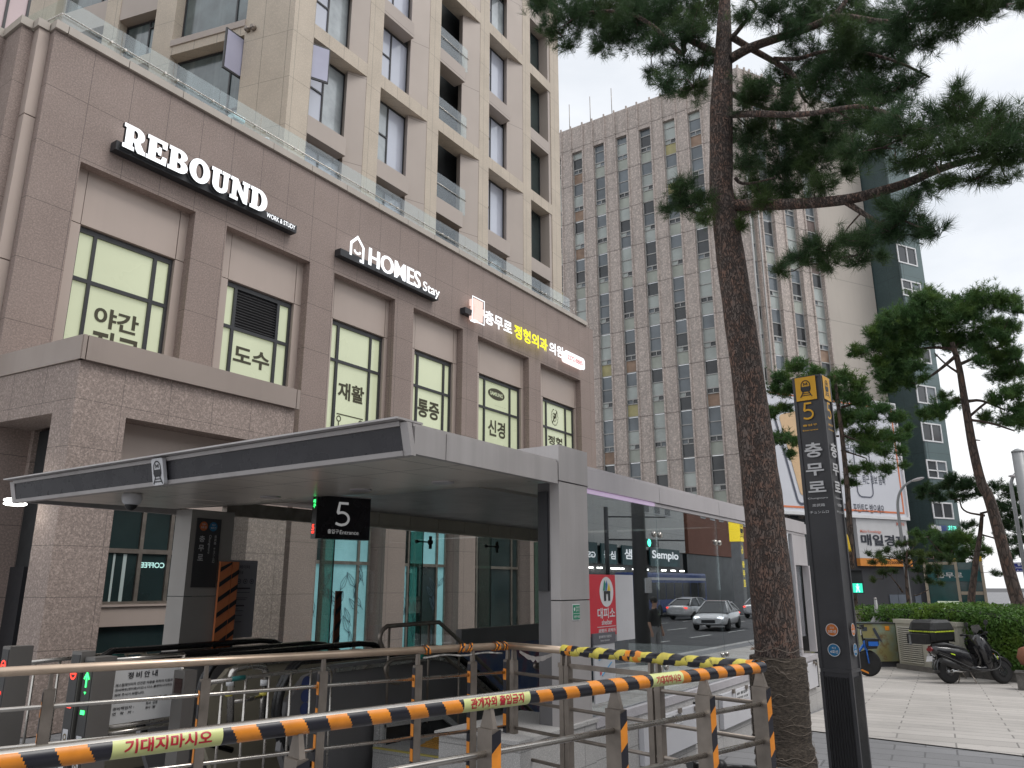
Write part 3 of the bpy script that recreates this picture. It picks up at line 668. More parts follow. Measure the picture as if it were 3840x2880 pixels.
sash((11.86, TY + .10, 0), Vector((.46, -.22, 0)), 14.95, 16.05)
def vents(m):
    for aa in (1.46, 1.27): c = Vector((11.13,14.5,16.33)) + E2 * aa; m.lathe(c, [(.075,.0),(.085,.08),(.05,.14)], 10, -IN2)
one(vents, 'vent_cap', steel_dk, tw)
# wing seen over the left end of the roof
wg = thing('tower_wing', 'beige wing of the tower with a pinkish curtained window over the roof corner', 'building', (3, 16.5, 9))
def wing(m):
    m.box(-2, 6.0, 17, 22, 9, 13.3); m.box(-2, 6.0, 17.0, 22, 16.2, 17.5); m.box(-2, 3.4, 17.0, 22, 13.3, 16.2)
one(wing, 'wall', tile_beige, wg)
m = MB(); win_rect(m, 3.4, 6.0, 13.3, 16.2, 17.05, 5.55, 0); wo = m.build('window', frame_dk, wg)
one(lambda m: m.quad((3.4,17.08,13.3),(6,17.08,13.3),(6,17.08,16.2),(3.4,17.08,16.2)), 'pane', M('pink_curtain_pane', (.58,.45,.46), .12, var=.08, vs=1.0, spec=.8, coat=.5), wo)
# ------------------------------------------------------------------ grey concrete office block
con = M('ribbed_concrete', (.45,.39,.355), .85, var=.10, vs=.5, grain=.65, gs=7, streak=.35, stain=(.20,.19,.18), joints=(1e6,-5e5,3.46,34.64,.09,.55))
con_lt = M('rendered_concrete', (.50,.45,.40), .8, var=.05, vs=.3, streak=.12, joints=(1e6,-5e5,3.46,34.64,.07,.3))
alu_w = M('old_window_frame', (.42,.42,.41), .5, var=.1)
g_slate = M('old_pane_slate', (.15,.175,.195), .12, var=.35, vs=.35, spec=.6)
g_blind = M('old_pane_blind', (.40,.44,.42), .15, var=.2, vs=.5, spec=.6)
g_black = M('old_pane_dark', (.045,.05,.055), .12, var=.4, vs=.4, spec=.6)
sp_green = M('spandrel_pale', (.42,.45,.40), .5, var=.12, vs=.8, streak=.3)
sp_yel = M('spandrel_ochre', (.42,.38,.19), .5, var=.15, vs=1.5, streak=.3)
sp_rust = M('spandrel_rust', (.32,.22,.16), .6, var=.3, vs=1.5, streak=.4)
sp_brown = M('spandrel_brown', (.16,.12,.11), .6, var=.2)
WM = [alu_w, g_slate, g_blind, g_black, sp_green, sp_yel, sp_rust, sp_brown]
ob = thing('office_block', 'grey ribbed concrete office block with strips of old windows', 'building', (51.9, 14.2, 0))
FA = Matrix(((0, 1, 0, 51.9), (1, 0, 0, 14.2), (0, 0, 1, 0), (0, 0, 0, 1)))          # a runs away from the street
FB = Matrix(((.866, .5, 0, 51.9), (-.5, .866, 0, 14.2), (0, 0, 1, 0), (0, 0, 0, 1)))  # face along the street
AC = [(1.53 + 2.09 * i - .51, 1.53 + 2.09 * i + .51) for i in range(10)]
BC = [(.06,.62),(1.24,2.40),(3.50,4.72),(5.66,6.90)]
ZTOPS = [38.15 - 3.46 * k for k in range(10)]
def office_wall(m):
    for MM, cols, end in ((FA, AC, 24), (FB, BC, 7.05)):
        m.M = MM; ed = [0.0] + [e for c_ in cols for e in c_] + [end]
        for i in range(0, len(ed), 2):
            m.box(ed[i], ed[i+1], 0, .5, 0, 37.75)
            for e in (ed[i], ed[i+1]):
                if 0 < e < end: sgn = 1 if e == ed[i] else -1; m.box(min(e, e + sgn*.12), max(e, e + sgn*.12), -.09, -.002, 0, 37.9); m.box(min(e, e + sgn*.12), max(e, e + sgn*.12), -.12, -.002, 37.9, 40.35)
        m.box(0, end, 0, .5, 37.75, 40.2)
    m.M = None
one(office_wall, 'wall', con, ob)
def gable(m): m.M = FB; m.box(7.055, 12.35, -.02, .5, 0, 40.0); m.M = None
one(gable, 'gable_wall', con_lt, ob)
one(lambda m: m.poly([(52.2,14.4,39.6),(62.5,8.6,39.6),(75,30,39.6),(52.2,38,39.6)]), 'roof', con, ob)
def downpipe(m): m.M = FB; m.tube([(-.05,-.14,0),(-.05,-.14,37)], .06, 6); m.tube([(.75,-.14,0),(.75,-.14,36)], .05, 6); m.M = None
one(downpipe, 'drainpipe', alu_w, ob)
rb = random.Random(11)
def owin(m, MM, a0, a1, zt, clip):
    m.M = MM; y = .26; zt2 = min(zt, 37.72)
    zz = [zt2, zt - 1.02, zt - 2.04, zt - 2.42, zt - 3.40]
    def q(z0, z1, mi, x0=a0, x1=a1, yy=y): m.m = mi; m.quad((x0,yy,z0),(x1,yy,z0),(x1,yy,z1),(x0,yy,z1))
    up = rb.choice([1,1,3,2]); q(zz[1], zz[0], up); q(zz[2], zz[1], rb.choice([2,2,1,3,up]))
    xm = (a0 + a1) / 2
    q(zz[3], zz[2], rb.choice([3,3,1]), a0, xm); q(zz[3], zz[2], rb.choice([3,1,2]), xm, a1)
    q(zz[4], zz[3], rb.choice([4,4,4,4,1,1,3,4,2,4,2,5,6,7,4,2]))
    m.m = 0
    for z in zz[1:]: m.box(a0, a1, y - .05, y - .003, z - .035, z + .035)
    m.box(a0, a1, y - .06, y - .003, zz[2] - .05, zz[2] + .05)
    for x in (a0, a1 - .06): m.box(x, x + .06, y - .05, y - .003, zz[4], zz[0])
    m.box(xm - .03, xm + .03, y - .05, y - .003, zz[3], zz[2])
    m.M = None
cells = []
for MM, cols in ((FA, AC), (FB, BC)):
    for a0, a1 in cols:
        for zt in ZTOPS:
            pw = MM @ Vector(((a0 + a1) / 2, 0, zt)); cells.append(((pw - CAM).length, MM, a0, a1, zt))
cells.sort(key=lambda c_: c_[0]); rest = MB()
for i, (_, MM, a0, a1, zt) in enumerate(cells):
    if i < 99: m = MB(); owin(m, MM, a0, a1, zt, 0); m.build('window', WM, ob)
    else: owin(rest, MM, a0, a1, zt, 0)
rest.build('window', WM, ob, kind='stuff')
for yy in (29.0, 26.95, 24.9, 19.5): one(lambda m: m.tube([(52.0, yy, 40.2), (52.0, yy, 42.7)], .03, 5), 'antenna', steel_dk, ob)
# ------------------------------------------------------------------ dark green building
grn_shade = M('green_cladding_shaded', (.045,.075,.078), .55, var=.12, vs=.4, joints=(1.6,.2,3.4,.7,.03,.5), grain=.3, gs=9)  # green cladding of the side faces, their shade put into a darker colour
grn_lit = M('green_cladding_lit', (.115,.165,.17), .5, var=.08, vs=.5, joints=(1.6,.2,1.7,.7,.03,.5))  # same cladding on the front, paler because its light is put into the colour
gb = thing('green_building', 'narrow dark green building with white framed windows beside the concrete block', 'building', (61.47, 5.87, 0))
GC = Vector((61.47, 5.87, 0)); GE = (.866, -.5); GW = vp('F', 1545, 0, GC, GE)[0]
GWM = Matrix(((.866, .5, 0, GC.x), (-.5, .866, 0, GC.y), (0, 0, 1, 0), (0, 0, 0, 1)))
GTOP = 36.0
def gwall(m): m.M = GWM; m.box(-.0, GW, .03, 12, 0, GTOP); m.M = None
one(gwall, 'side_wall', grn_shade, gb)
wins = []
for k, x0, y0, x1, y1 in [('F',1395,-60,1515,55),('F',1420,165,1548,268),('F',1475,590,1590,690),('F',1522,842,1640,960),('F',1546,1085,1676,1205),('F',1580,1325,1715,1445),('J',1425,285,1595,428)]:
    a0, za = vp(k, x0, (y0+y1)/2, GC, GE); a1, _ = vp(k, x1, (y0+y1)/2, GC, GE); _, zt = vp(k, (x0+x1)/2, y0, GC, GE); _, zb = vp(k, (x0+x1)/2, y1, GC, GE); wins.append((a0, a1, zb, zt))
am = sum(w_[0] for w_ in wins) / len(wins); aM = sum(w_[1] for w_ in wins) / len(wins)
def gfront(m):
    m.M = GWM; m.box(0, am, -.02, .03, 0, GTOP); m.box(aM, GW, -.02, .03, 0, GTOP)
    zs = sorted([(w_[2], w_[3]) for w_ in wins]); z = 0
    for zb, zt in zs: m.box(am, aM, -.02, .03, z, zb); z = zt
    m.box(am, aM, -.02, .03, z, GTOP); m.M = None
one(gfront, 'front_wall', grn_lit, gb)
for i, (a0, a1, zb, zt) in enumerate(wins):
    m = MB(); m.M = GWM; f_ = .10
    m.box(am, aM, -.06, .02, zb, zb + f_); m.box(am, aM, -.06, .02, zt - f_, zt)
    for x in (am, (am + aM) / 2 - .05, aM - f_): m.box(x, x + f_, -.06, .02, zb + f_, zt - f_)
    if i in (1, 5): m.box(am + f_, aM - f_, -.06, .02, zb + .55, zb + .63)
    wo = m.build('window', white, gb); m = MB(); m.M = GWM
    m.m = 0; m.quad((am, .005, zb), ((am+aM)/2, .005, zb), ((am+aM)/2, .005, zt), (am, .005, zt)); m.m = i % 2; m.quad(((am+aM)/2, .005, zb), (aM, .005, zb), (aM, .005, zt), ((am+aM)/2, .005, zt)); m.build('pane', [g_black, g_slate], wo)
ds = thing('dental_sign', 'small Korean dental clinic lettering in blue and glowing teal on the green building', 'sign', (62, 5.5, 5))
def gp(k, x, y): a, z = vp(k, x, y, GC + Vector((-.10*.5, -.10*.866, 0)), GE); return GC + Vector((-.05, -.0866, 0)) + Vector((.866, -.5, 0)) * a + Vector((0, 0, z)), a, z
p0, a0, z0 = gp('J', 1560, 535); p1, a1, z1 = gp('J', 1632, 488)
one(lambda m: m.text('치과', p0, (.866,-.5,0), (0,0,1), z1 - z0, a1 - a0, .04), 'lettering', EM('teal_letter', (.15,.85,.65), 1.0), ds)
p2, a2, _ = gp('J', 1480, 532); one(lambda m: m.text('이오', p2, (.866,-.5,0), (0,0,1), z1 - z0, (a1 - a0)*.9, .04), 'lettering', PAINT('blue_letter', (.05,.07,.35)), ds)
p3, a3, _ = gp('J', 1415, 530)
def sigil(m): m.M = Matrix.Translation(p3) @ Matrix.Rotation(-math.pi/6, 4, 'Z'); m.box(0, .45, -.06, .0, .15, z1 - z0); m.box(.5, .95, -.06, .0, 0, (z1 - z0)*.85); m.M = None
one(sigil, 'logo', white_dirty, ds)
# ------------------------------------------------------------------ billboards in front of the concrete block
P2 = Vector((51.15, 12.7, 0)); BE = (.866, -.5)
BMX = Matrix(((.866, .5, 0, P2.x), (-.5, .866, 0, P2.y), (0, 0, 1, 0), (0, 0, 0, 1)))
bb = thing('billboard', 'large white billboard with an orange border line and Korean text above the hedge', 'billboard', (55, 10, 6))
def wm(fn):
    def g(m): m.M = BMX; fn(m); m.M = None
    return g
one(wm(lambda m: m.box(-1.65, 10.5, 0, .35, 6.27, 14.25)), 'panel', M('billboard_sheet', (.66,.67,.72), .5, var=.03, vs=.4), bb)
one(wm(lambda m: (m.box(-1.75,10.6,-.12,.38,6.07,6.27), m.box(-1.75,10.6,-.12,.38,14.252,14.4), m.box(10.5,10.62,-.12,.38,6.272,14.25), m.box(-1.77,-1.65,-.12,.38,6.272,14.25))), 'frame', white, bb)
org2 = PAINT('orange_border', (.72,.22,.10))
one(wm(lambda m: (m.box(-1.4,10.25,-.02,-.002,6.50,6.62), m.box(10.13,10.25,-.02,-.002,6.62,13.9), m.box(-1.4,10.25,-.02,-.002,13.9,14.0))), 'border_line', org2, bb)
def bbt(m):
    for body, k, x0, y0, x1, y1 in [('네이버페이 포인트도 받으세요','J',560,345,1000,305),('퇴근 정보 듬뿍','F',1165,1465,1310,1430),('국내 1등','F',1045,1270,1190,1230)]:
        a0, z0 = vp(k, x0, (y0+y1)/2, P2, BE); a1, z1 = vp(k, x1, (y0+y1)/2, P2, BE); m.text(body, (a0, -.02, z0 - .28), (1,0,0), (0,0,1), .62, a1 - a0, .012)
one(wm(bbt), 'lettering', PAINT('dark_letter', (.09,.10,.13)), bb)
def phone(m, y, c, col):
    pass
def bl(m):
    for (cx, cz, w_, h_, an, th) in [(1.2, 10.2, 3.4, 6.4, .25, .16), (6.6, 9.2, 1.5, 3.4, 0, .08)]:
        pts = [(cx + a*math.cos(an) - b*math.sin(an), cz + a*math.sin(an) + b*math.cos(an)) for a, b in rrect(0, 0, w_, h_, .4)]
        stroke(m, pts, th, -.03, True)
one(wm(bl), 'device_outline', PAINT('slate_outline', (.10,.11,.15)), bb)
def bo(m):
    an = .25; pts = [(1.2 + a*math.cos(an) - b*math.sin(an), 10.2 + a*math.sin(an) + b*math.cos(an)) for a, b in rrect(0, 0, 2.6, 5.4, .3)]
    m.poly([(a, -.025, b) for a, b in pts])
one(wm(bo), 'device_screen', PAINT('peach_screen', (.70,.48,.28)), bb)
mk = thing('newspaper_sign', 'white Korean newspaper signboard with an orange phone strip under the billboard', 'billboard', (57, 9, 3))
one(wm(lambda m: m.box(5.4, 10.35, .02, .3, 3.45, 6.05)), 'panel', M('sign_sheet', (.60,.60,.61), .5, var=.03), mk)
one(wm(lambda m: m.box(5.4, 10.45, .02, .3, 2.95, 3.44)), 'strip', PAINT('orange_strip', (.72,.28,.06)), mk)
def mkt(m): m.text('매일경제', (5.66, -.01, 4.28), (1,0,0), (0,0,1), .74, 4.4, .03)
one(wm(mkt), 'lettering', PAINT('black_letter', (.04,.045,.06)), mk)
one(wm(lambda m: m.text('구독문의 (02)2000-2000', (6.0, .0, 3.05), (1,0,0), (0,0,1), .27, 4.1, .015)), 'lettering', PAINT('brown_letter', (.10,.05,.03)), mk)
one(wm(lambda m: (m.text('Make Knowledge', (5.68, -.01, 5.06), (1,0,0), (0,0,1), .24, 2.0, .008), m.text('MBN', (9.3, -.01, 5.68), (1,0,0), (0,0,1), .23, .75, .01))), 'lettering', PAINT('coral_letter', (.66,.20,.14)), mk)
dw = thing('dark_shop', 'long dark grey shop wall behind the hedge under the newspaper sign', 'building', (58, 9, 0))
one(wm(lambda m: (m.box(4.4, 10.55, .32, 5, -1, 6.1), m.box(-1.5, 4.38, .6, 5, -1, 5.9), m.box(10.56, 13.4, .32, 5, -1, 2.9))), 'wall', M('dark_cladding', (.045,.046,.052), .6, var=.12, vs=.4, joints=(1.5,.1,30,0,.03,.4)), dw)
one(wm(lambda m: m.box(-1.3, 3.6, .52, .598, 4.4, 5.7)), 'window_band', g_black, dw)
one(wm(lambda m: (m.box(8.1, 8.9, .26, .318, -.8, 1.1), m.box(8.95, 9.75, .26, .318, -.8, 1.1), m.box(10.6, 11.2, .26, .318, -.8, 1.1))), 'door', M('blue_grey_door', (.12,.14,.17), .5), dw)
# ------------------------------------------------------------------ subway entrance pavilion
PV = thing('subway_entrance', 'glass and aluminium subway entrance pavilion with a wide flat canopy', 'pavilion', (3.43, 3.08, 0))
FY, RYP = 3.08, 7.8
def roof(m):
    m.poly([(3.45,FY+.02,2.66),(13.0,FY+.02,2.66),(13.0,8.1,2.70),(3.45,8.1,2.70)])
    m.box(5.6, 13.0, 4.5, 8.0, 2.92, 2.95)
one(roof, 'roof', alu, PV)
for a, b in ((3.504,3.806),(3.814,5.211)): one(lambda m: m.box(a, b, FY, FY + .05, 2.475, 2.645), 'side_fascia', alu, PV)
one(lambda m: m.box(3.50, 5.21, FY + .012, FY + .05, 2.647, 2.665), 'side_flashing', alu, PV)
one(lambda m: m.box(3.52, 5.2, 8.06, 8.11, 2.475, 2.66), 'side_fascia', alu, PV)
def fas_end(m):   # mitred end trim and rims of the sloping front fascia
    for y0, y1 in ((FY - .005, FY + .055), (8.05, 8.13)):
        m.hexa([(3.475,y0,2.462),(3.515,y0,2.462),(3.515,y1,2.462),(3.475,y1,2.462),(3.425,y0,2.66),(3.465,y0,2.66),(3.465,y1,2.66),(3.425,y1,2.66)])
    m.hexa([(3.466,FY+.056,2.462),(3.53,FY+.056,2.462),(3.53,8.049,2.462),(3.466,8.049,2.462),(3.456,FY+.056,2.492),(3.53,FY+.056,2.492),(3.53,8.049,2.492),(3.456,8.049,2.492)])
    m.hexa([(3.425,FY+.056,2.640),(3.47,FY+.056,2.640),(3.47,8.049,2.640),(3.425,8.049,2.640),(3.418,FY+.056,2.668),(3.47,FY+.056,2.668),(3.47,8.049,2.668),(3.418,8.049,2.668)])
    m.box(3.36, 3.60, FY + .02, 8.12, 2.672, 2.684)
one(fas_end, 'fascia_rim', alu, PV)
def fas_band(m): m.hexa([(3.468,FY+.056,2.494),(3.52,FY+.056,2.494),(3.52,8.049,2.494),(3.468,8.049,2.494),(3.438,FY+.056,2.638),(3.49,FY+.056,2.638),(3.49,8.049,2.638),(3.438,8.049,2.638)])
one(fas_band, 'fascia_band', M('smoked_band', (.045,.044,.05), .28, var=.1), PV)
SX = [(3.53,2.488),(5.0,2.515),(8.0,2.885),(13.0,2.885)]
def ceil_z(x):
    for (a, za), (b, zb) in zip(SX, SX[1:]):
        if x <= b: return za + (zb - za) * (x - a) / (b - a)
    return 2.885
def ceiling(m):
    ys = [FY + .055] + [FY + .30 + .42 * i for i in range(11)] + [7.86]
    xs = [3.53, 4.15, 5.0, 6.0, 7.0, 8.0, 9.5, 11, 12.95]
    for y0, y1 in zip(ys, ys[1:]):
        if y1 - y0 < .05: continue
        for x0, x1 in zip(xs, xs[1:]):
            za, zb = (ceil_z(x0), ceil_z(x1)) if y1 > 4.5 else (min(ceil_z(x0), 2.60), min(ceil_z(x1), 2.60))
            m.quad((x0 + .003, y0 + .003, za), (x1 - .003, y0 + .003, zb), (x1 - .003, y1 - .003, zb), (x0 + .003, y1 - .003, za))
one(ceiling, 'ceiling', soffit, PV)
one(lambda m: m.quad((5.9,4.365,2.60),(12.95,4.365,2.60),(12.95,4.365,2.90),(5.9,4.365,2.90)), 'ceiling_step', soffit, PV)
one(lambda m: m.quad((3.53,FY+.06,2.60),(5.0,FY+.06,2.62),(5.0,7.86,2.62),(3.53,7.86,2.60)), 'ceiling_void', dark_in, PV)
one(lambda m: (m.box(5.56, 7.55, 7.70, 7.79, 2.48, ceil_z(6.0))), 'rear_beam', steel_dk, PV)
def beam(m):
    x = 7.40
    while x < 12.9: m.box(x + .006, min(x + .66, 12.95) - .006, 7.70, 7.76, 2.53, 2.88); x += .66
    m.box(7.4, 12.95, 7.765, 7.80, 2.50, 2.88); m.box(7.4, 12.95, 7.69, 7.80, 2.49, 2.525)
one(beam, 'beam_panel', soffit_dk, PV)
for dx, dy, z in [(4.85,4.87,0),(4.85,3.95,0),(6.6,5.1,0),(4.77,5.97,0),(6.2,3.95,0),(7.4,4.85,0)]:
    z = ceil_z(dx) - .012
    one(lambda m: m.lathe((dx,dy,z), [(.085,0),(.095,.004),(.095,.012)], 20), 'downlight', alu_lt, PV)
dc = thing('dome_camera', 'white dome security camera with a dark lens under the canopy', 'camera', (3.78, 6.45, 2.48))
q = at('G', 1145, 150, z=2.485); q = Vector((q.x, q.y, 2.488))
q = Vector((3.80, 6.63, 2.49))
one(lambda m: m.lathe(q + Vector((0,0,-.10)), [(.055,0),(.075,.02),(.085,.05),(.085,.075),(.075,.10)], 20), 'housing', white_dirty, dc)
one(lambda m: m.lathe(q + Vector((0,0,-.150)), [(.008,0),(.03,.01),(.047,.028),(.054,.0495)], 16), 'lens', black_pl, dc)
# metro plate on the fascia
mp_ = thing('metro_plate', 'white metro train pictogram plate fixed on the dark canopy fascia', 'sign', (3.43, 5.6, 2.57))
def train(m, o, R, U, h, y=0):
    """metro pictogram, height h, centred on o"""
    o, R, U = Vector(o), Vector(R), Vector(U); s = h
    P = lambda a, b: o + R * (a * s) + U * (b * s)
    def st(pts, w_, closed=False):
        n_ = len(pts)
        for i in range(n_ if closed else n_ - 1):
            a, b = Vector((*pts[i], 0)), Vector((*pts[(i+1) % n_], 0)); d = (b - a).normalized(); nn = Vector((-d.y, d.x, 0)) * w_ / 2; d *= w_ * .3
            m.poly([P(*(a - d - nn).to_2d()), P(*(b + d - nn).to_2d()), P(*(b + d + nn).to_2d()), P(*(a - d + nn).to_2d())])
    st(arc(0, .17, .27, .33, 20, 160, 10) + [(-.28,-.05),(-.22,-.18),(.22,-.18),(.28,-.05)], .055, True)
    st([(-.10,.20),(-.10,.36),(0,.25),(.10,.36),(.10,.20)], .05)
    m.poly([P(*v) for v in [(-.27,.12),(.27,.12),(.28,-.05),(.22,-.17),(-.22,-.17),(-.28,-.05)]])
    st([(-.17,-.22),(-.34,-.52)], .06); st([(.17,-.22),(.34,-.52)], .06); st([(-.21,-.31),(.21,-.31)], .045); st([(-.27,-.43),(.27,-.43)], .05)
pc = Vector((3.44, 5.63, 2.565)); sl = Vector((-.030, 0, .144)).normalized()
def plate_at(m, w_, h_, off): 
    c = pc + Vector((-1, 0, -.21)).normalized() * off
    m.prism([c + Vector((0, -1, 0)) * a + sl * b for a, b in rrect(0, 0, w_, h_, .02)], Vector((1, 0, .21)).normalized() * .03)
one(lambda m: plate_at(m, .15, .21, .035), 'plate', white_dirty, mp_)
one(lambda m: train(m, pc + Vector((-1,0,-.21)).normalized() * .038 - sl * .004, (0,-1,0), sl, .17), 'pictogram', black_mt, mp_)
# corner column and cap box
def column(m):
    for z0, z1 in ((.70, 1.585), (1.593, 2.495)):
        m.box(5.225, 5.685, FY, FY + .085, z0, z1)
    m.box(5.22, 5.69, FY - .006, FY + .09, 2.503, 2.787); m.box(5.22, 5.69, FY + .0905, FY + .50, 2.672, 2.786)
one(column, 'column', alu, PV)
one(lambda m: m.box(5.23, 5.68, FY + .088, FY + .20, .70, 2.49), 'column_back', M('dark_column_back', (.13,.125,.13), .45), PV)
one(lambda m: m.box(5.205, 5.228, FY + .10, FY + .185, 1.66, 2.42), 'speaker_strip', black_mt, PV)
# front glazing and upper fascia
JX = [5.695, 7.155, 8.875, 10.55, 12.06]
def upper(m):
    js = [5.695, 7.19, 8.915, 10.6, 12.97]
    for a, b in zip(js, js[1:]): m.box(a + .004, b - .004, FY + .0, FY + .06, 2.49, 2.645)
    js = [5.695, 6.655, 8.25, 9.96, 11.5, 12.97]
    for a, b in zip(js, js[1:]): m.box(a + .004, b - .004, FY + .02, FY + .4, 2.652, 2.678)
one(upper, 'upper_fascia', alu_lt, PV)
one(lambda m: m.box(5.70, 7.1, FY + .015, FY + .05, 2.452, 2.484), 'led_strip', M('pink_led_channel', (.50,.44,.52), .35, emit=(.75,.55,.85), es=.28), PV)
one(lambda m: m.box(7.105, 12.9, FY + .015, FY + .05, 2.452, 2.484), 'glazing_channel', alu_lt, PV)
for a, b in zip(JX, JX[1:]):
    one(lambda m: m.box(a + .004, b - .004, FY + .03, FY + .042, .70, 2.45), 'glass_pane', clear2, PV)
def fittings(m):
    for x in JX[1:-1]:
        for z in (.95, 2.18):
            for q in (-.07, .07): m.lathe((x + q, FY + .022, z), [(.022,-.01),(.03,0),(.03,.01)], 10, (0,1,0))
one(fittings, 'glass_fitting', steel, PV)
one(lambda m: (m.box(12.06, 12.14, FY + .0, FY + .10, .72, 2.449), m.box(12.14, 12.95, FY + .02, FY + .08, 2.0, 2.449), m.box(12.9, 12.97, FY, FY + .1, .72, 2.0)), 'end_frame', alu_lt, PV)
one(lambda m: m.box(12.15, 12.9, FY + .12, FY + .14, .95, 2.0), 'glass_pane', clear2, PV)
one(lambda m: m.box(12.97, 13.03, FY + .05, 7.8, .72, 2.65), 'end_wall', M('dark_end_wall', (.07,.065,.065), .5), PV)
# granite plinth
gran = M('speckled_granite', (.33,.325,.32), .6, var=.05, vs=.6, grain=.9, gs=110, joints=(1.72,.10,.30,.02,.008,.5))
gran_lt = M('flamed_granite', (.42,.41,.40), .7, var=.05, vs=.6, grain=.6, gs=130, joints=(1.02,.42,.235,.155,.008,.55), streak=.12)
def plinth(m):
    m.box(4.63, 5.70, FY - .02, 3.75, 0, .67); m.box(4.60, 5.72, FY - .035, 3.77, .675, .70)
    m.box(5.70, 13.02, FY + .0, FY + .22, -.2, .62)
one(plinth, 'plinth', gran_lt, PV)
one(lambda m: (m.box(5.72, 12.9, FY - .015, FY + .24, .625, .695)), 'plinth_coping', M('granite_coping', (.46,.44,.46), .5, grain=.4, gs=120, joints=(1.5,.3,90,0,.006,.5)), PV)
fl = M('flood_door_white', (.60,.60,.63), .4, var=.04)
for x0, x1, z0, z1 in ((6.50, 7.76, .225, .565), (8.48, 9.78, .235, .575), (11.65, 12.62, .264, .60)):
    do = one(lambda m: m.box(x0, x1, FY - .05, FY - .003, z0, z1), 'flood_door', fl, PV)
    one(lambda m: m.box(x1 + .006, x1 + .03, FY - .055, FY - .003, z0 - .02, z1 + .02), 'door_edge', black_pl, do)
    for lx, lz in ((x1 - .10, z1 - .045), (x0 + .3, z1 - .015), (x0 + .75, z1 - .015)): one(lambda m: m.box(lx, lx + .055, FY - .075, FY - .052, lz, lz + .04), 'latch', steel_dk, do)
    if x0 < 11:
        nb = one(lambda m: m.box(x0 + .42, x0 + .86, FY - .055, FY - .052, z0 + .23, z0 + .33), 'notice', white, do)
        one(lambda m: (m.text('#5 출입구', (x0 + .45, FY - .058, z0 + .29), (1,0,0), (0,0,1), .03, .38, .015), m.text('물막이판 보관함', (x0 + .45, FY - .058, z0 + .245), (1,0,0), (0,0,1), .025, .38, .012)), 'lettering', black_mt, nb)
# rear glazing, left rear column
one(lambda m: (m.box(5.02, 5.56, 7.55, 7.84, 0, 1.585), m.box(5.02, 5.56, 7.55, 7.84, 1.592, 2.50)), 'rear_column', M('grey_column_panel', (.36,.34,.32), .45, metal=.1, var=.05, streak=.1), PV)
rj = [5.58, 7.31, 9.11, 10.88, 12.65]
for a, b in zip(rj, rj[1:]): one(lambda m: m.box(a + .004, b - .004, 7.775, 7.787, .78, 2.49), 'glass_pane', clear, PV)
def fins(m):
    for x in rj[1:]: m.box(x - .012, x + .012, 7.79, 8.02, .78, 2.5)
one(fins, 'glass_fin', GLASS('dark_edge_glass', (.35,.55,.50), 1.5, 1.0, .1), PV)
one(lambda m: [(m.box(x - .008, x + .008, 7.768, 7.774, .78, 2.5)) for x in rj[1:]] + [m.box(x - .006, x + .006, 8.022, 8.03, .78, 2.5) for x in rj[1:]], 'glass_joint', black_pl, PV)
def spiders(m):
    for x in rj[2:]:
        m.lathe((x + .14, 7.72, 2.34), [(.035,0),(.04,.01),(.04,.05)], 10, (0,1,0)); m.lathe((x - .16, 7.74, 2.34), [(.025,0),(.03,.03)], 10, (0,1,0)); m.box(x - .16, x + .14, 7.74, 7.76, 2.33, 2.35); m.box(x + .12, x + .16, 7.73, 7.76, 2.24, 2.43)
one(spiders, 'spider_fitting', black_pl, PV)
def rsill(m):
    m.box(5.58, 12.97, 7.70, 7.84, -.3, .775); m.box(5.58, 12.97, 7.66, 7.85, .776, .80)
one(rsill, 'rear_sill', M('dark_sill_panel', (.10,.10,.10), .45, metal=.3), PV)
# signs of the entrance
st = thing('station_sign', 'dark vertical station name board with orange and blue discs on the grey column', 'sign', (5.2, 7.5, 2))
X0, X1, YS = 5.085, 5.385, 7.535
one(lambda m: m.box(X0, X1, YS, YS + .012, 1.68, 2.41), 'board', M('slate_board', (.05,.048,.052), .45), st)
one(lambda m: m.disc((5.165, YS - .003, 2.325), (1,0,0), (0,0,1), .05), 'line_disc', PAINT('line_orange', (.62,.16,.05)), st)
one(lambda m: m.disc((5.285, YS - .003, 2.325), (1,0,0), (0,0,1), .05), 'line_disc', PAINT('line_blue', (.03,.20,.40)), st)
def stt(m):
    R, U = (1,0,0), (0,0,1)
    for i, ch in enumerate('충무로'): m.text(ch, (5.125, YS - .004, 2.155 - i*.098), R, U, .068, .068, .02)
    m.text('Chungmuro', (5.235, YS - .004, 2.235), (0,0,-1), (1,0,0), .036, .20, .01)
    for i, ch in enumerate('忠武路'): m.text(ch, (5.31, YS - .004, 2.205 - i*.036), R, U, .03, .03, .01)
    for i, ch in enumerate('チュンムロ'): m.text(ch, (5.31, YS - .004, 2.075 - i*.034), R, U, .026, .026, .01)
    for x, a, b in ((5.165, '331', '3호선'), (5.285, '423', '4호선')): m.text(a, (x - .022, YS - .005, 2.335), R, U, .02, .044, .01); m.text(b, (x - .034, YS - .005, 2.30), R, U, .026, .068, .01)
one(stt, 'lettering', grey_txt, st)
sp = thing('striped_post', 'orange and black striped flat post beside the station name board', 'post', (5.45, 7.5, 1.1))
def stripes(o, x0, x1, y, z0, z1, ph=0.0, per=.16, slope=.62):
    z = z0 - 1 + ph
    while z < z1 + .3:
        pl = [(x0, z), (x1, z + (x1-x0)*slope), (x1, z + (x1-x0)*slope + per*.32), (x0, z + per*.32)]
        pl = [(a, min(max(b, z0), z1)) for a, b in pl]
        if pl[0][1] != pl[3][1] and pl[1][1] != pl[2][1]: one(lambda m: m.poly([(a, y - .004, b) for a, b in pl]), 'stripe', black_mt, o)
        z += per
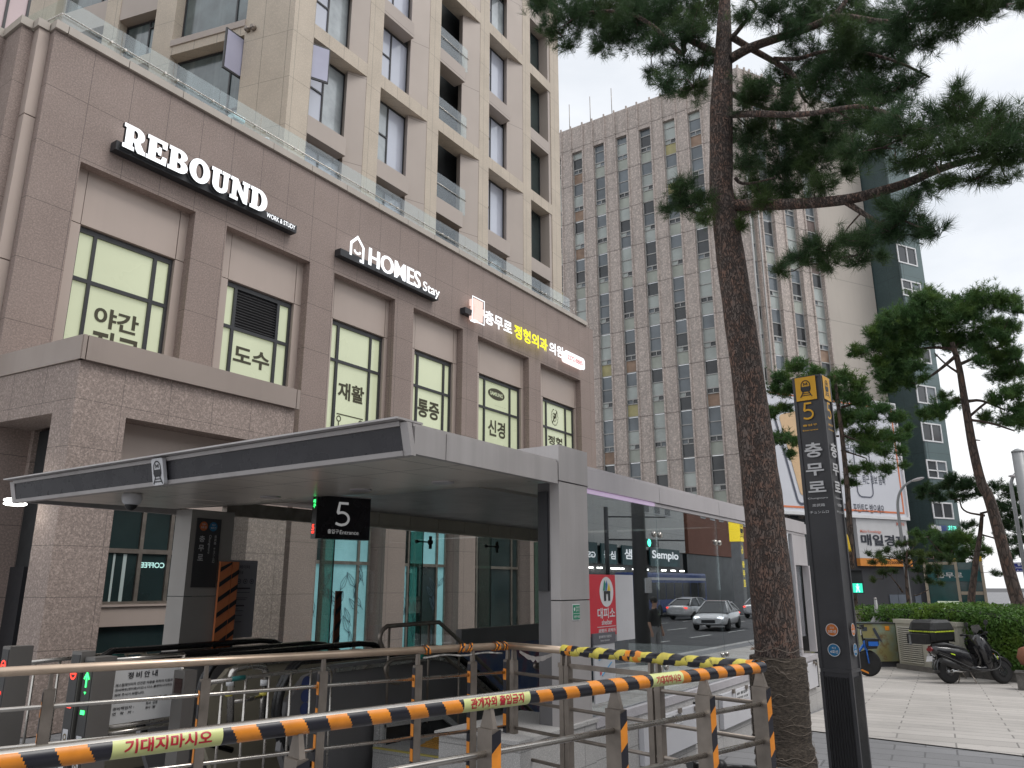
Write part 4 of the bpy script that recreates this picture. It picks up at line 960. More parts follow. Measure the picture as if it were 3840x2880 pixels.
for x0, x1 in ((5.40, 5.545), (5.552, 5.64)):
    o = one(lambda m: m.box(x0, x1, 7.50, 7.53, .6, 1.955), 'panel', orange_wall, sp)
    stripes(o, x0, x1, 7.498, .6, 1.955, 0 if x0 < 5.5 else .09)
sp = thing('striped_post', 'thin brown and black striped strip standing behind the escalator in front of the rear glass', 'post', (7.2, 7.6, 1))
o = one(lambda m: m.box(7.245, 7.345, 7.62, 7.64, .8, 1.632), 'panel', M('brown_stripe', (.16,.055,.03), .5), sp); stripes(o, 7.245, 7.345, 7.618, .8, 1.632, 0, .19, .9)
po = thing('guide_poster', 'grey white escalator guide poster on the rear glass beside the orange striped post', 'poster', (5.8, 7.6, 1.5))
one(lambda m: m.box(5.63, 6.0, 7.64, 7.65, 1.13, 1.98), 'sheet', M('poster_sheet', (.34,.34,.38), .6, var=.04), po)
def ptx(m):
    m.text('스컬레이터', (5.655, 7.637, 1.885), (1,0,0), (0,0,1), .042, .235, .012); m.text('이용안내', (5.635, 7.637, 1.825), (1,0,0), (0,0,1), .04, .17, .012)
    rr = random.Random(2)
    for k, z in enumerate((1.66,1.62,1.60,1.58,1.56,1.54,1.47,1.44,1.42,1.37,1.30,1.24)): m.box(5.65, 5.65 + rr.uniform(.06,.28), 7.6365, 7.638, z, z + (.016 if k in (0,6) else .006))
    for k in range(4): m.ring((5.67 + k*.088, 7.637, 1.745), (1,0,0), (0,0,1), .022, .029, 16); m.disc((5.67 + k*.088, 7.637, 1.745), (1,0,0), (0,0,1), .010)
one(ptx, 'lettering', PAINT('poster_ink', (.07,.07,.09)), po)
ex = thing('exit_sign', 'black hanging box sign with a large white 5 and Entrance under the canopy', 'sign', (5.4, 5.6, 2.3))
SD = Vector((.961, -.275, 0)); SN = Vector((.275, .961, 0)); SO = Vector((5.135, 5.727, 0)); SZ0, SZ1 = 2.135, 2.545
def sbox(m):
    a = SO; b = SO + SD * .585; m.hexa([(p.x, p.y, z) for z in (SZ0, SZ1) for p in (a, b, b + SN * .10, a + SN * .10)])
one(sbox, 'box', M('black_sign_face', (.012,.012,.014), .25, var=.1), ex)
one(lambda m: m.hexa([(p.x, p.y, z) for z in (SZ1 + .001, SZ1 + .012) for p in (SO - SD*.004 - SN*.004, SO + SD*.589 - SN*.004, SO + SD*.589 + SN*.104, SO - SD*.004 + SN*.104)]), 'top_rim', alu, ex)
def sp_(a, z): p = SO + SD * a - SN * .003; return (p.x, p.y, z)
lt = M('sign_grey_letter', (.50,.50,.50), .5, emit=(.6,.6,.6), es=.25)
def fivepath(m, o, R, U, h, w_):
    """slim numeral 5 drawn as a stroke"""
    o, R, U = Vector(o), Vector(R), Vector(U)
    pts = [(.62,.97),(.20,.97),(.13,.56)] + arc(.33,.30,.33,.27,125,-62,16)[0:] + [(.32,.03),(.18,.05),(.04,.10)]
    L_ = []; R_ = []; n_ = len(pts)
    for i in range(n_):
        a = Vector((*pts[max(i-1,0)],0)); b = Vector((*pts[min(i+1,n_-1)],0)); d = (b-a).normalized(); nn = Vector((-d.y,d.x,0)) * .055
        if i == 1 or i == 2: nn *= 1.25
        p = Vector((*pts[i],0)); L_.append(p + nn); R_.append(p - nn)
    Q = lambda v: o + R * (v.x * w_) + U * (v.y * h)
    for i in range(n_-1): m.poly([Q(L_[i]), Q(R_[i]), Q(R_[i+1]), Q(L_[i+1])])
one(lambda m: fivepath(m, sp_(.195, 2.265), SD, (0,0,1), .225, .225), 'numeral', lt, ex)
one(lambda m: m.text('출입구', sp_(.125, 2.186), SD, (0,0,1), .042, .118, .006), 'lettering', lt, ex); one(lambda m: m.text('Entrance', sp_(.255, 2.184), SD, (0,0,1), .038, .205, .0), 'lettering', lt, ex)
LDIR = -SN
def lp(a, z): p = SO - SD * .003 + SN * (.10 - a); return (p.x, p.y, z)
def led_char(m, ch, a, z, w_, h_): m.text(ch, lp(a, z), -SN, (0,0,1), h_, w_, .02)
one(lambda m: (led_char(m, '북', .02, 2.472, .055, .038), led_char(m, '구', .02, 2.425, .055, .04)), 'led_text', em_green, ex)
one(lambda m: (led_char(m, '5', .02, 2.215, .05, .055), led_char(m, '번', .015, 2.183, .06, .026)), 'led_text', em_red, ex)
# shelter sign, elevator sign, sticker on the right glazing
sh = thing('shelter_sign', 'red vertical shelter sign with an oval emblem beside a blank white panel inside the glass', 'sign', (6.1, 3.0, 1.5))
Y = FY + .010
one(lambda m: m.box(6.172, 6.525, Y, Y + .015, 1.245, 1.790), 'panel', white_dirty, sh)
one(lambda m: m.box(5.70, 6.168, Y, Y + .015, 1.30, 1.788), 'board', red_sign, sh)
one(lambda m: m.disc((6.00, Y - .002, 1.648), (1,0,0), (0,0,1), .125, .122, 32), 'emblem_oval', white, sh)
def embl(m, tri, mi): m.poly([(a, Y - .004, b) for a, b in tri])
one(lambda m: embl(m, [(5.935,1.658),(5.965,1.658),(5.985,1.715),(5.965,1.745),(5.95,1.72)], 0), 'emblem_mark', green_p, sh)
one(lambda m: embl(m, [(5.975,1.658),(6.0,1.658),(6.02,1.705),(6.005,1.745),(5.985,1.71)], 0), 'emblem_mark', blue_p, sh)
one(lambda m: embl(m, [(6.01,1.658),(6.075,1.658),(6.045,1.725)], 0), 'emblem_mark', PAINT('emblem_yellow', (.80,.62,.05)), sh)
one(lambda m: (m.box(5.95,5.985,Y-.005,Y-.003,1.575,1.638), m.box(6.025,6.06,Y-.005,Y-.003,1.575,1.638), m.box(5.95,6.06,Y-.0062,Y-.003,1.632,1.655)), 'emblem_arch', black_mt, sh)
def sht(m):
    R, U = (1,0,0), (0,0,1)
    m.text('대피소', (5.83, Y - .002, 1.435), R, U, .085, .315, .02); m.text('shelter', (5.90, Y - .002, 1.385), R, U, .042, .19, .015); m.box(5.82, 6.15, Y - .003, Y - .001, 1.368, 1.372); m.text('避難所 避难所', (5.84, Y - .002, 1.325), R, U, .03, .31, .01)
one(sht, 'lettering', white, sh)
el = thing('elevator_sign', 'grey elevator guide board with a map panel below the shelter sign', 'sign', (5.9, 3.0, 1.2))
one(lambda m: m.box(5.71, 6.10, FY - .012, FY + .008, 1.24, 1.325), 'header', M('grey_header', (.13,.13,.15), .45), el)
one(lambda m: m.box(5.73, 6.09, FY - .006, FY + .008, .80, 1.238), 'map_panel', white_dirty, el)
one(lambda m: (m.text('엘리베이터 이용안내', (5.80, FY - .014, 1.285), (1,0,0), (0,0,1), .022, .22, .01), m.text('Elevator Information', (5.83, FY - .014, 1.26), (1,0,0), (0,0,1), .014, .16, .005)), 'lettering', white, el)
one(lambda m: (m.bar((5.80,FY-.008,1.12),(5.92,FY-.008,1.17),.004,.02,(0,1,0)), m.bar((5.85,FY-.008,1.0),(6.02,FY-.008,1.09),.004,.012,(0,1,0))), 'map_line', PAINT('map_blue', (.10,.35,.60)), el)
one(lambda m: m.disc((5.83, FY - .009, 1.02), (1,0,0), (0,0,1), .012, .018), 'map_pin', red_sign, el)
sk = thing('green_sticker', 'small green notice sticker on the aluminium column', 'sticker', (5.45, 3.07, 1.5))
one(lambda m: m.box(5.398, 5.512, FY - .004, FY - .001, 1.438, 1.560), 'border', white, sk)
one(lambda m: m.box(5.404, 5.506, FY - .007, FY - .0045, 1.445, 1.553), 'face', green_p, sk)
one(lambda m: (m.text('자동심장', (5.438, FY - .009, 1.525), (1,0,0), (0,0,1), .018, .062, .012), m.text('충격기', (5.445, FY - .009, 1.503), (1,0,0), (0,0,1), .017, .05, .012), m.box(5.406,5.504,FY-.0095,FY-.008,1.488,1.491), m.text('설치시설', (5.413, FY - .009, 1.456), (1,0,0), (0,0,1), .02, .084, .012), m.disc((5.42,FY-.009,1.522),(1,0,0),(0,0,1),.010,.014)), 'lettering', white, sk)
# ------------------------------------------------------------------ escalators, stairs and fittings under the canopy
rubber = M('black_handrail_rubber', (.012,.012,.013), .25, var=.1)
esc_panel = M('grey_escalator_cladding', (.20,.195,.20), .34, metal=.35, var=.15, vs=1.2)
esc_in = M('beige_escalator_skirt', (.42,.38,.29), .35, metal=.2, var=.1, vs=1.5)
step_m = M('step_treads', (.10,.10,.105), .5, metal=.6, var=.1, joints=(.02,0,.2,0,.008,.6))
def escalator(x0, ya, yb, label):
    e = thing('escalator', label, 'escalator', (x0, (ya + yb) / 2, 0), 'escalators under the canopy')
    xt = x0 + 1.95; dn = .577
    for y, sg in ((ya, -1), (yb, 1)):
        prof = [(x0 + .30, .02), (x0 + .10, .45), (x0 + .14, .80), (x0 + .32, .98), (x0 + .62, 1.045), (xt, 1.05), (xt + .35, .98), (xt + 3.5, .98 - 3.15 * dn), (xt + 3.5, -1.8), (xt + .5, -.4), (xt + .4, .02)]
        b = one(lambda m: m.prism([(a, y - .03, c) for a, c in prof], (0, .06, 0)), 'balustrade', esc_in if (ya > 5.5 and sg > 0) or sg > 0 else esc_panel, e)
        hp = [(x0 + .42, .30), (x0 + .20, .38)] + [(x0 + .36 + .30 * math.cos(rad(t)), .76 + .36 * math.sin(rad(t))) for t in range(215, 95, -15)] + [(x0 + .55, 1.095), (xt, 1.10), (xt + .20, 1.08), (xt + .40, 1.0), (xt + 3.5, 1.0 - 3.1 * dn)]
        def hr(m):
            m.smooth = True
            for o_ in (-.022, .022): m.tube([(a, y + o_, c) for a, c in hp], .028, 8)
            m.smooth = False
        one(hr, 'handrail', rubber, e)
        dk_ = [(x0 + .62, .985), (xt, .99), (xt + .36, .92), (xt + 3.5, .92 - 3.14 * dn)]
        def deck(m):
            for (a, c), (a2, c2) in zip(dk_, dk_[1:]): m.hexa([(a, y - .06, c), (a2, y - .06, c2), (a2, y + .06, c2), (a, y + .06, c), (a, y - .06, c + .03), (a2, y - .06, c2 + .03), (a2, y + .06, c2 + .03), (a, y + .06, c + .03)])
        one(deck, 'trim_strip', steel, e)
    def steps(m):
        m.box(x0 + .3, xt - .3, ya + .05, yb - .05, .0, .035); z = .03; x = xt - .3
        for i in range(14): m.box(x, x + .40, ya + .05, yb - .05, z - .5, z); x += .40; z -= .03 if i < 2 else .21
    one(steps, 'steps', step_m, e)
    return e
e1 = escalator(4.0, 6.62, 7.45, 'escalator nearer the building, behind the other escalator')
e2 = escalator(4.30, 5.18, 6.18, 'escalator nearer the stairs with dark grey side cladding')
stk = MB()
for i in range(4):
    x = 4.42 + i*.075; stk.m = 0; stk.box(x, x + .065, 7.405, 7.414, .915, .985)
so_ = stk.build('sticker', white, e1)
one(lambda m: [(m.ring((4.452 + i*.075, 7.402, .95), (1,0,0), (0,0,1), .018, .024, 14), m.disc((4.452 + i*.075, 7.402, .95), (1,0,0), (0,0,1), .010)) for i in range(4)], 'pictogram', black_mt, so_)
one(lambda m: m.disc((4.95, 7.405, .95), (1,0,0), (0,0,1), .05), 'sticker', PAINT('navy_sticker', (.05,.07,.16)), e1)
one(lambda m: [m.disc((4.62, 5.145, z), (1,0,0), (0,0,1), .05) for z in (.93, .83, .73)], 'sticker', PAINT('navy_sticker_b', (.05,.07,.20)), e2)
# granite platform, steps, parapet
pf = struct(one(lambda m: m.prism([(5.28,5.0,-.05),(5.30,3.76,-.05),(6.9,3.76,-.05),(6.9,5.0,-.05)], (0,0,.40)), 'platform', gran))
struct(one(lambda m: m.bar((5.29,5.0,.354),(5.31,3.77,.354),.035,.01), 'step_nosing', PAINT('yellow_nosing', (.45,.38,.10))))
tact = M('orange_tactile_paving', (.50,.26,.05), .7, var=.15, vs=3)
tp = [at('L', *q, z=.352) for q in ((1400,1470),(1560,1385),(1850,1400),(2150,1480),(1960,1560))]
def tac(m):
    m.poly(tp); a, b = tp[0], tp[3]
    n_ = 0
    for i in range(1, 26):
        for j in range(1, 16):
            x = 5.4 + i*.03; y = 4.0 + j*.06; p = Vector((x, y, .352))
            if all((tp[(k+1)%5].x-tp[k].x)*(y-tp[k].y)-(tp[(k+1)%5].y-tp[k].y)*(x-tp[k].x) < -.003 for k in range(5)): m.lathe(p, [(.014,0),(.010,.006)], 6)
struct(one(tac, 'tactile_paving', tact))
stw = thing('entrance_stairs', 'granite stairs going down beside the escalator with double steel handrails', 'stairs', (6.9, 4.4, 0))
def stairs(m):
    x, z = 6.9, .35
    for i in range(14): z -= .16; m.box(x, x + .30, 3.76, 5.08, z - .6, z); x += .30
one(stairs, 'steps', gran, stw)
pp = [at('e4', *q, y=5.02) for q in ((1160,1440),(1940,1330),(2170,1520))]
def parapet(m):
    a, b, c = pp; d = b + (c - b).normalized() * 4.5
    for p, q in ((a, b), (b, d)): m.bar((p.x, 5.05, p.z), (q.x, 5.05, q.z), .10, .05)
    m.bar((a.x, 5.05, a.z), (a.x, 5.05, .0), .10, .05, (1,0,0))
one(parapet, 'parapet_coping', gran, stw)
def parap(m):
    a, b, c = pp; d = b + (c - b).normalized() * 4.5
    m.prism([(a.x, 5.03, 0), (a.x, 5.03, a.z - .03), (b.x, 5.03, b.z - .03), (d.x, 5.03, d.z - .03), (d.x, 5.03, -2.2), (6.9, 5.03, 0)], (0, .05, 0))
one(parap, 'parapet_panel', M('dark_parapet', (.02,.02,.022), .3), stw)
hu = [at('e4', *q, y=5.0) for q in ((1155,440),(1110,330),(1150,220),(1220,165),(1890,115))] + [at('e5', *q, y=5.0) for q in ((420,350),(1080,1000),(1390,1300))]
hl = [at('e4', *q, y=5.0) for q in ((1365,905),(1250,895),(1180,740),(1215,650),(1290,600),(1940,535))] + [at('e5', *q, y=5.0) for q in ((500,790),(800,1055),(1095,1345))]
def smooth_path(P, n=3):
    for _ in range(n):
        Q = [P[0]]
        for a, b in zip(P, P[1:]): Q += [a*.75 + b*.25, a*.25 + b*.75]
        P = Q + [P[-1]]
    return P
def spath(P, k): return smooth_path(P[:k], 2) + P[k:]
one(lambda m: m.tube(spath(hu, 4), .020, 10), 'handrail', steel_dk, stw)
one(lambda m: m.tube(spath(hl, 5), .019, 10), 'handrail', steel_dk, stw)
def on_path(P, x):
    for a, b in zip(P[3:], P[4:]):
        if min(a.x, b.x) <= x <= max(a.x, b.x) and abs(b.x - a.x) > 1e-4: return a.z + (b.z - a.z) * (x - a.x) / (b.x - a.x)
    return .9
for x in (5.46, 6.02, 6.5): one(lambda m: m.tube([(x, 5.03, -.2 if x > 6.3 else .45), (x, 5.03, on_path(hu, x))], .012, 8), 'post', steel_dk, stw)
one(lambda m: m.tube([hl[5]*.62 + hl[4]*.38, hl[5]*.50 + hl[4]*.50], .0205, 10), 'grip_band', PAINT('teal_band', (.02,.22,.17)), stw)
# right side stair wall with mural
mur = NT('mural_paint'); nf = mur.noise(2.4, 3); rp_ = mur.n('ShaderNodeValToRGB')
el_ = rp_.color_ramp.elements; el_[0].position = .36; el_[0].color = (.04,.09,.26,1); el_[1].position = .66; el_[1].color = (.34,.05,.06,1); e_ = el_.new(.50); e_.color = (.12,.16,.28,1); e_ = el_.new(.56); e_.color = (.20,.12,.20,1)
mur.l(nf, rp_.inputs[0]); mur.l(rp_.outputs[0], mur.b.inputs['Base Color'])
mw = [at('e5', *q, y=5.6) for q in ((720,580),(1550,600),(1550,1000),(1100,1000))]
mu = thing('stair_mural', 'red and blue painted wall panel down in the stairwell beside the grey column', 'mural', (8, 5.6, .5))
one(lambda m: m.box(7.2, 11.5, 5.56, 5.60, -.59, 1.02), 'panel', mur.mat, mu)
one(lambda m: m.box(7.2, 11.5, 5.54, 5.62, 1.025, 1.22), 'top_panel', M('grey_stair_panel', (.16,.155,.16), .4), mu)
gr_ = thing('grab_rail', 'short curved steel grab rail on the granite plinth beside the grey column', 'handrail', (5.1, 3.4, .7))
ga = [at('e5', *q, y=3.45) for q in ((1550,640),(1420,650),(1395,680),(1420,700),(1550,705))]; gb_ = at('e5', 1510, 720, y=3.45)
one(lambda m: m.tube(smooth_path(ga, 2), .016, 8), 'handrail', steel_dk, gr_); one(lambda m: m.tube([(gb_.x, 3.45, .70), (gb_.x, 3.45, ga[3].z)], .012, 8), 'post', steel_dk, gr_); one(lambda m: m.lathe((gb_.x, 3.45, .701), [(.03,0),(.03,.006)], 12), 'base_flange', steel, gr_)
# escalator running lights
post_m = M('brushed_post', (.23,.22,.21), .36, metal=.7, var=.1)
face_m = M('dark_post_face', (.05,.05,.05), .35)
def led_post(x0, x1, y, ztop, glyph, label):
    e = thing('indicator_post', label, 'indicator post', ((x0 + x1)/2, y, 0), 'escalator running indicators')
    d = .115
    one(lambda m: m.box(x0, x1, y, y + d, 0, ztop), 'housing', post_m, e)
    one(lambda m: m.box(x0 - .004, x0 - .001, y + .01, y + d - .01, .2, ztop - .02), 'face', face_m, e)
    c = Vector((x0 - .007, y + d/2, ztop - .13)); R = Vector((0,-1,0)); U = Vector((0,0,1))
    def gly(m):
        if glyph == 'red':
            m.ring(c, R, U, .026, .036, 20); m.poly([c + R*a + U*b for a, b in ((-.024,-.005),(.024,-.005),(.024,.006),(-.024,.006))])
        else:
            m.poly([c + R*a + U*b for a, b in ((-.008,-.045),(.008,-.045),(.008,.03),(-.008,.03))]); m.poly([c + R*a + U*b for a, b in ((-.035,.005),(0,.05),(.035,.005),(.02,.0),(0,.03),(-.02,.0))]); m.poly([c + R*a + U*b for a, b in ((-.012,-.07),(0,-.085),(.012,-.07))])
    one(gly, 'signal', em_red if glyph == 'red' else em_green, e)
    one(lambda m: m.poly([c + R*a + U*b for a, b in ((-.024,-.20),(.024,-.20),(.024,-.175),(-.024,-.175))]), 'signal', em_red if glyph == 'red' else em_green, e)
    def stc(m):
        for k in range(3): m.poly([c + R*a + U*b for a, b in ((-.03,-.42-k*.13),(.03,-.42-k*.13),(.03,-.32-k*.13),(-.03,-.32-k*.13))])
    st_ = one(stc, 'sticker', white_dirty, e)
    one(lambda m: [m.ring(c + U * (-.365 - k*.13) - Vector((.002,0,0)), R, U, .012, .02, 14) for k in range(3)], 'pictogram', PAINT('sticker_ink', (.16,.11,.04)), st_)
    return e
a = at('e6', 1005, 600, y=5.05); led_post(a.x, a.x + .085, 5.05, 1.30, 'red', 'grey indicator post with a red round light next to the green arrow one')
a = at('e6', 1190, 600, y=4.92); led_post(a.x, a.x + .14, 4.92, 1.27, 'green', 'grey indicator post with a glowing green arrow beside the notice board')
a = at('e6', 60, 600, y=6.3); led_post(a.x, a.x + .16, 6.3, 1.27, 'red', 'grey indicator post with a red light standing apart by the granite pillar')
a = at('e3', 665, 700, y=4.75); b = at('e3', 820, 700, y=4.75)
cb = thing('control_post', 'blank grey steel post with a dark window at the end of the notice board', 'post', (a.x, 4.75, 0))
one(lambda m: m.box(a.x, b.x, 4.75, 4.87, 0, 1.16), 'housing', post_m, cb)
one(lambda m: m.box(a.x - .004, a.x - .001, 4.77, 4.85, 1.02, 1.11), 'window', M('dark_red_window', (.03,.012,.01), .2), cb)
nbd = thing('notice_board', 'white Korean maintenance notice board on a low steel barrier behind the rail', 'notice board', (3.1, 5.0, 0))
one(lambda m: m.box(2.89, 3.365, 5.0, 5.012, .853, 1.20), 'board', M('notice_white', (.55,.55,.55), .5, var=.03), nbd)
def ntx(m):
    R, U, y = (1,0,0), (0,0,1), 4.996
    x = 2.985
    for ch in '정비안내': m.text(ch, (x, y, 1.118), R, U, .040, .038, .025); x += .056
    for body, x, z, w_ in [('에스컬레이터의 안전한 이용을 위하여 다음과 같이', 2.91, 1.075, .44), ('정비예정(정비중)이오니 다소 불편하시더라도 양지', 2.91, 1.045, .44), ('하여 주시기 바랍니다.', 2.91, 1.016, .20), ('정비(예정)일자:   월   일   시부터   월   일   시까지', 2.91, .977, .44), ('회사  성명', 3.13, .945, .08), ('정비책임자 :', 2.91, .935, .14), ('회사  ☎', 3.13, .918, .07), ('연   락   처 :', 2.91, .905, .14)]: m.text(body, (x, y, z), R, U, .019, w_, .02)
one(ntx, 'lettering', black_mt, nbd)
def nfr(m):
    for x in (2.855, 3.39): m.tube([(x, 5.02, 0), (x, 5.02, 1.24)], .013, 8)
    for z in (.80, .835, 1.24): m.tube([(2.855, 5.02, z), (3.39, 5.02, z)], .011, 8)
one(nfr, 'frame', steel, nbd)
def fence_rail(name, label, pts_top, posts, y, r, band=None, mid=None, zb=0.0):
    e = thing(name, label, 'railing', (pts_top[0].x, y, 0))
    one(lambda m: m.tube(pts_top, r, 10), 'handrail', steel, e)
    for x, z in posts: one(lambda m: m.tube([(x, y, zb), (x, y, z)], r*.62, 8), 'post', steel, e)
    if band: one(lambda m: m.tube(band, r*1.07, 10), 'grip_band', PAINT('green_band', (.02,.16,.15)), e)
    return e
Z = lambda k, x, y_, yy: at(k, x, y_, y=yy)
T_ = [Z('e6',240,310,7.6), Z('e6',1000,225,7.6), Z('e6',1780,158,7.6), Z('e6',1870,170,7.6), Z('e6',1915,250,7.6)]
fence_rail('guard_rail', 'thin steel guard rail with a green band in front of the granite pillar', T_, [(Z('e6',x,y_,7.6).x, Z('e6',x,y_,7.6).z) for x, y_ in ((460,290),(780,255),(1085,222),(1380,195),(1650,175))], 7.6, .020, [Z('e6',1440,190,7.6), Z('e6',1600,177,7.6)])
T_ = [Z('e3',975,760,5.0), Z('e3',1450,690,5.0), Z('e3',2150,608,5.0)] + [Z('e4',q,w_,5.0) for q, w_ in ((400,698),(460,720),(495,790))]
fence_rail('guard_rail', 'steel guard rail with a pale blue band beside the escalator newel', T_, [(Z('e3',x,y_,5.0).x, Z('e3',x,y_,5.0).z) for x, y_ in ((1160,740),(1465,692),(1770,655),(2050,622))] + [(Z('e4',235,715,5.0).x, Z('e4',235,715,5.0).z), (T_[-1].x, T_[-1].z)], 5.0, .016, [Z('e3',1265,718,5.0), Z('e3',1440,692,5.0)])
ub = thing('hoop_barrier', 'shiny steel hoop barrier with white and yellow bands at the escalator mouth', 'barrier', (4.0, 5.35, 0))
ua = [Z('e3',1255,1330,5.35), Z('e3',1270,680,5.35), Z('e3',1300,590,5.35), Z('e3',1400,565,5.35), Z('e3',1600,540,5.35), Z('e3',1690,560,5.35), Z('e3',1720,640,5.35), Z('e3',1665,1270,5.35)]
one(lambda m: m.tube([ua[0]*1.0] + smooth_path(ua[1:7], 2) + [ua[7]], .027, 12), 'hoop', steel, ub)
for k in (1255, 1695):
    pb = Z('e3', k, 770, 5.35); tp_ = Z('e3', k + 3, 720, 5.35)
    one(lambda m: m.tube([(tp_.x, 5.35, tp_.z - .045), (tp_.x, 5.35, tp_.z)], .030, 12), 'white_band', white, ub); one(lambda m: m.tube([(tp_.x, 5.35, tp_.z - .12), (tp_.x, 5.35, tp_.z - .095)], .030, 12), 'yellow_band', tape_yel, ub)
one(lambda m: m.tube([Z('e3',1290,1010,5.35), Z('e3',1660,940,5.35)], .017, 8), 'cross_bar', steel, ub)
# ------------------------------------------------------------------ stainless barrier rails round the entrance
RZ = 1.28
RA0, RA1 = Vector((1.0, 2.2, 0)), Vector((4.33, 1.33, 0)); RC0, RC1 = Vector((1.96, 4.42, 0)), Vector((4.84, 3.30, 0))
dA = (RA1 - RA0).normalized(); dB = (RC1 - RA1).normalized(); dC = (RC1 - RC0).normalized()
def wrapped(m, p0, d, s0, s1, r, fn, n=40, ds=.005):
    """tube whose faces take the material index fn(s, angle)"""
    side = Vector((d.y, -d.x, 0)); up = Vector((0,0,1)); k = max(1, int((s1 - s0) / ds)); prev = None; m.smooth = True
    for i in range(k + 1):
        s = s0 + (s1 - s0) * i / k; c = p0 + d * s + up * RZ
        rr = r(s) if callable(r) else r
        ring = [m.pt(c + (side * math.cos(2*math.pi*j/n) + up * math.sin(2*math.pi*j/n)) * rr) for j in range(n)]
        if prev:
            for j in range(n): m.m = fn(s - ds/2, ((j + .5) / n + .5) % 1.0 - .5); m.face([prev[j], prev[(j+1) % n], ring[(j+1) % n], ring[j]])
        prev = ring
    m.smooth = False; m.m = 0
def cyl_text(m, body, p0, d, sc, r, h, w_, ang, off=.03):
    side = Vector((d.y, -d.x, 0)); up = Vector((0,0,1)); vs, fs = text_geo(body, off, 0)
    bm = bmesh.new(); V = [bm.verts.new((x, y, 0)) for x, y in vs]
    for f in fs:
        try: bm.faces.new([V[i] for i in f])
        except ValueError: pass
    x0 = min(v[0] for v in vs); x1 = max(v[0] for v in vs); y0 = min(v[1] for v in vs); y1 = max(v[1] for v in vs)
    for q in range(1, 9): bmesh.ops.bisect_plane(bm, geom=bm.verts[:] + bm.edges[:] + bm.faces[:], plane_co=(0, y0 + (y1-y0)*q/9, 0), plane_no=(0,1,0))
    bm.verts.index_update(); ids = []
    for v in bm.verts:
        s = sc - w_/2 + (v.co.x - x0) / (x1 - x0) * w_; a = ang + ((v.co.y - y0) / (y1 - y0) - .5) * h / r
        ids.append(m.pt(p0 + d * s + up * RZ + (side * math.cos(a) + up * math.sin(a)) * (r + .0012)))
    for f in bm.faces: m.face([ids[v.index] for v in f.verts])
    bm.free()
def post(m, p, d, zb, deep, wid):
    n_ = Vector((-d.y, d.x, 0)); m.M = Matrix(((d.x, n_.x, 0, p.x), (d.y, n_.y, 0, p.y), (0, 0, 1, 0), (0, 0, 0, 1)))
    w2, d2 = wid / 2, deep / 2
    m.hexa([(-w2,-d2,zb),(w2,-d2,zb),(w2,d2,zb),(-w2,d2,zb),(-w2,-d2,1.185),(w2,-d2,1.185),(w2,d2,1.185),(-w2,d2,1.185)])
    m.hexa([(-.010,-d2*.9,1.186),(.010,-d2*.9,1.186),(.010,d2*.9,1.186),(-.010,d2*.9,1.186),(-.008,-.016,RZ-.02),(.008,-.016,RZ-.02),(.008,.016,RZ-.02),(-.008,.016,RZ-.02)])
    m.M = None
BARS = (1.10, .92, .74, .56, .38, .20)
rA = thing('barrier_rail', 'steel barrier rail wrapped in orange and black tape with red Korean warnings', 'railing', tuple(RA0))
rB = thing('barrier_gate', 'short padlocked barrier gate with yellow and black tape on its top tube', 'railing', tuple(RA1))
rC = thing('barrier_rail', 'far steel barrier rail with a bare bronze coloured top tube', 'railing', tuple(RC0))
LA = (RA1 - RA0).length; LB = (RC1 - RA1).length; LC = (RC1 - RC0).length
def sA(k, x, y): return vp(k, x, y, RA0, (dA.x, dA.y))[0]
labs = [(sA('K',940,1540), sA('K',1885,1420), '기대지마시오'), (sA('L',1755,1130), sA('M',115,1050), '관계자외 출입금지'), (sA('M',1180,905), sA('M',1445,870), '기대지마시오')]
def fA(s, a):
    up_ = abs(a - .25) * 360
    if up_ < 44 and s < 2.1: return 2
    for a0, a1, _ in labs:
        if a0 < s < a1: return 3
    ph = (s / .152 + a * .62 + .15) % 1.0
    return 0 if ph < .5 else 1
m = MB(); wrapped(m, RA0, dA, -1.2, LA + .02, .029, fA); m.build('top_tube', [orange, tape_blk, steel, tape_lab], rA)
def labtext(m, a0, a1, body):
    if 1:
        sc = (a0 + a1) / 2; c = RA0 + dA * sc + Vector((0,0,RZ)); v = (CAM - c).normalized(); side = Vector((dA.y, -dA.x, 0)); ang = math.atan2(v.z, v.dot(side)) - .10
        cyl_text(m, body, RA0, dA, sc + .0, .029, .037, (a1 - a0) * .80, ang)
for lb_ in labs: one(lambda m: labtext(m, *lb_), 'warning_lettering', red_ink, rA)
for s in (-.62, .0, .80, 1.57, 2.28, 2.93, 3.43):
    p = RA0 + dA * s; po_ = one(lambda m: post(m, p, dA, 0, .085, .040), 'post', steel_dk, rA)
    def strp(m):
        n_ = Vector((-dA.y, dA.x, 0)); z = 0.0; i = 0
        f0 = p - n_ * .0445
        while z < 1.17:
            m.m = i % 2; z1 = min(z + .085, 1.17); w2 = .022
            a, b = f0 - dA*w2, f0 + dA*w2; m.poly([(a.x,a.y,z),(b.x,b.y,min(z+.035,1.185)),(b.x,b.y,min(z1+.035,1.185)),(a.x,a.y,z1)]); z = z1; i += 1
        m.m = 0
    one(strp, 'warning_stripe', [orange, tape_blk], po_)
def bars(m, p0, d, L, s0=0.0, skip=()):
    for z in BARS: m.tube([p0 + d*s0 + Vector((0,0,z)), p0 + d*L + Vector((0,0,z))], .0125, 10)
for z in BARS: one(lambda m: m.tube([RA0 + dA*-1.2 + Vector((0,0,z)), RA0 + dA*LA + Vector((0,0,z))], .0125, 10), 'cross_bar', steel, rA)
def fB(s, a):
    for c in (.06, .82, .90, 1.40): 
        if abs(s + a*.02 - c) < .020: return 2
    return 0 if ((s / .17 - a * .85) % 1.0) < .5 else 1
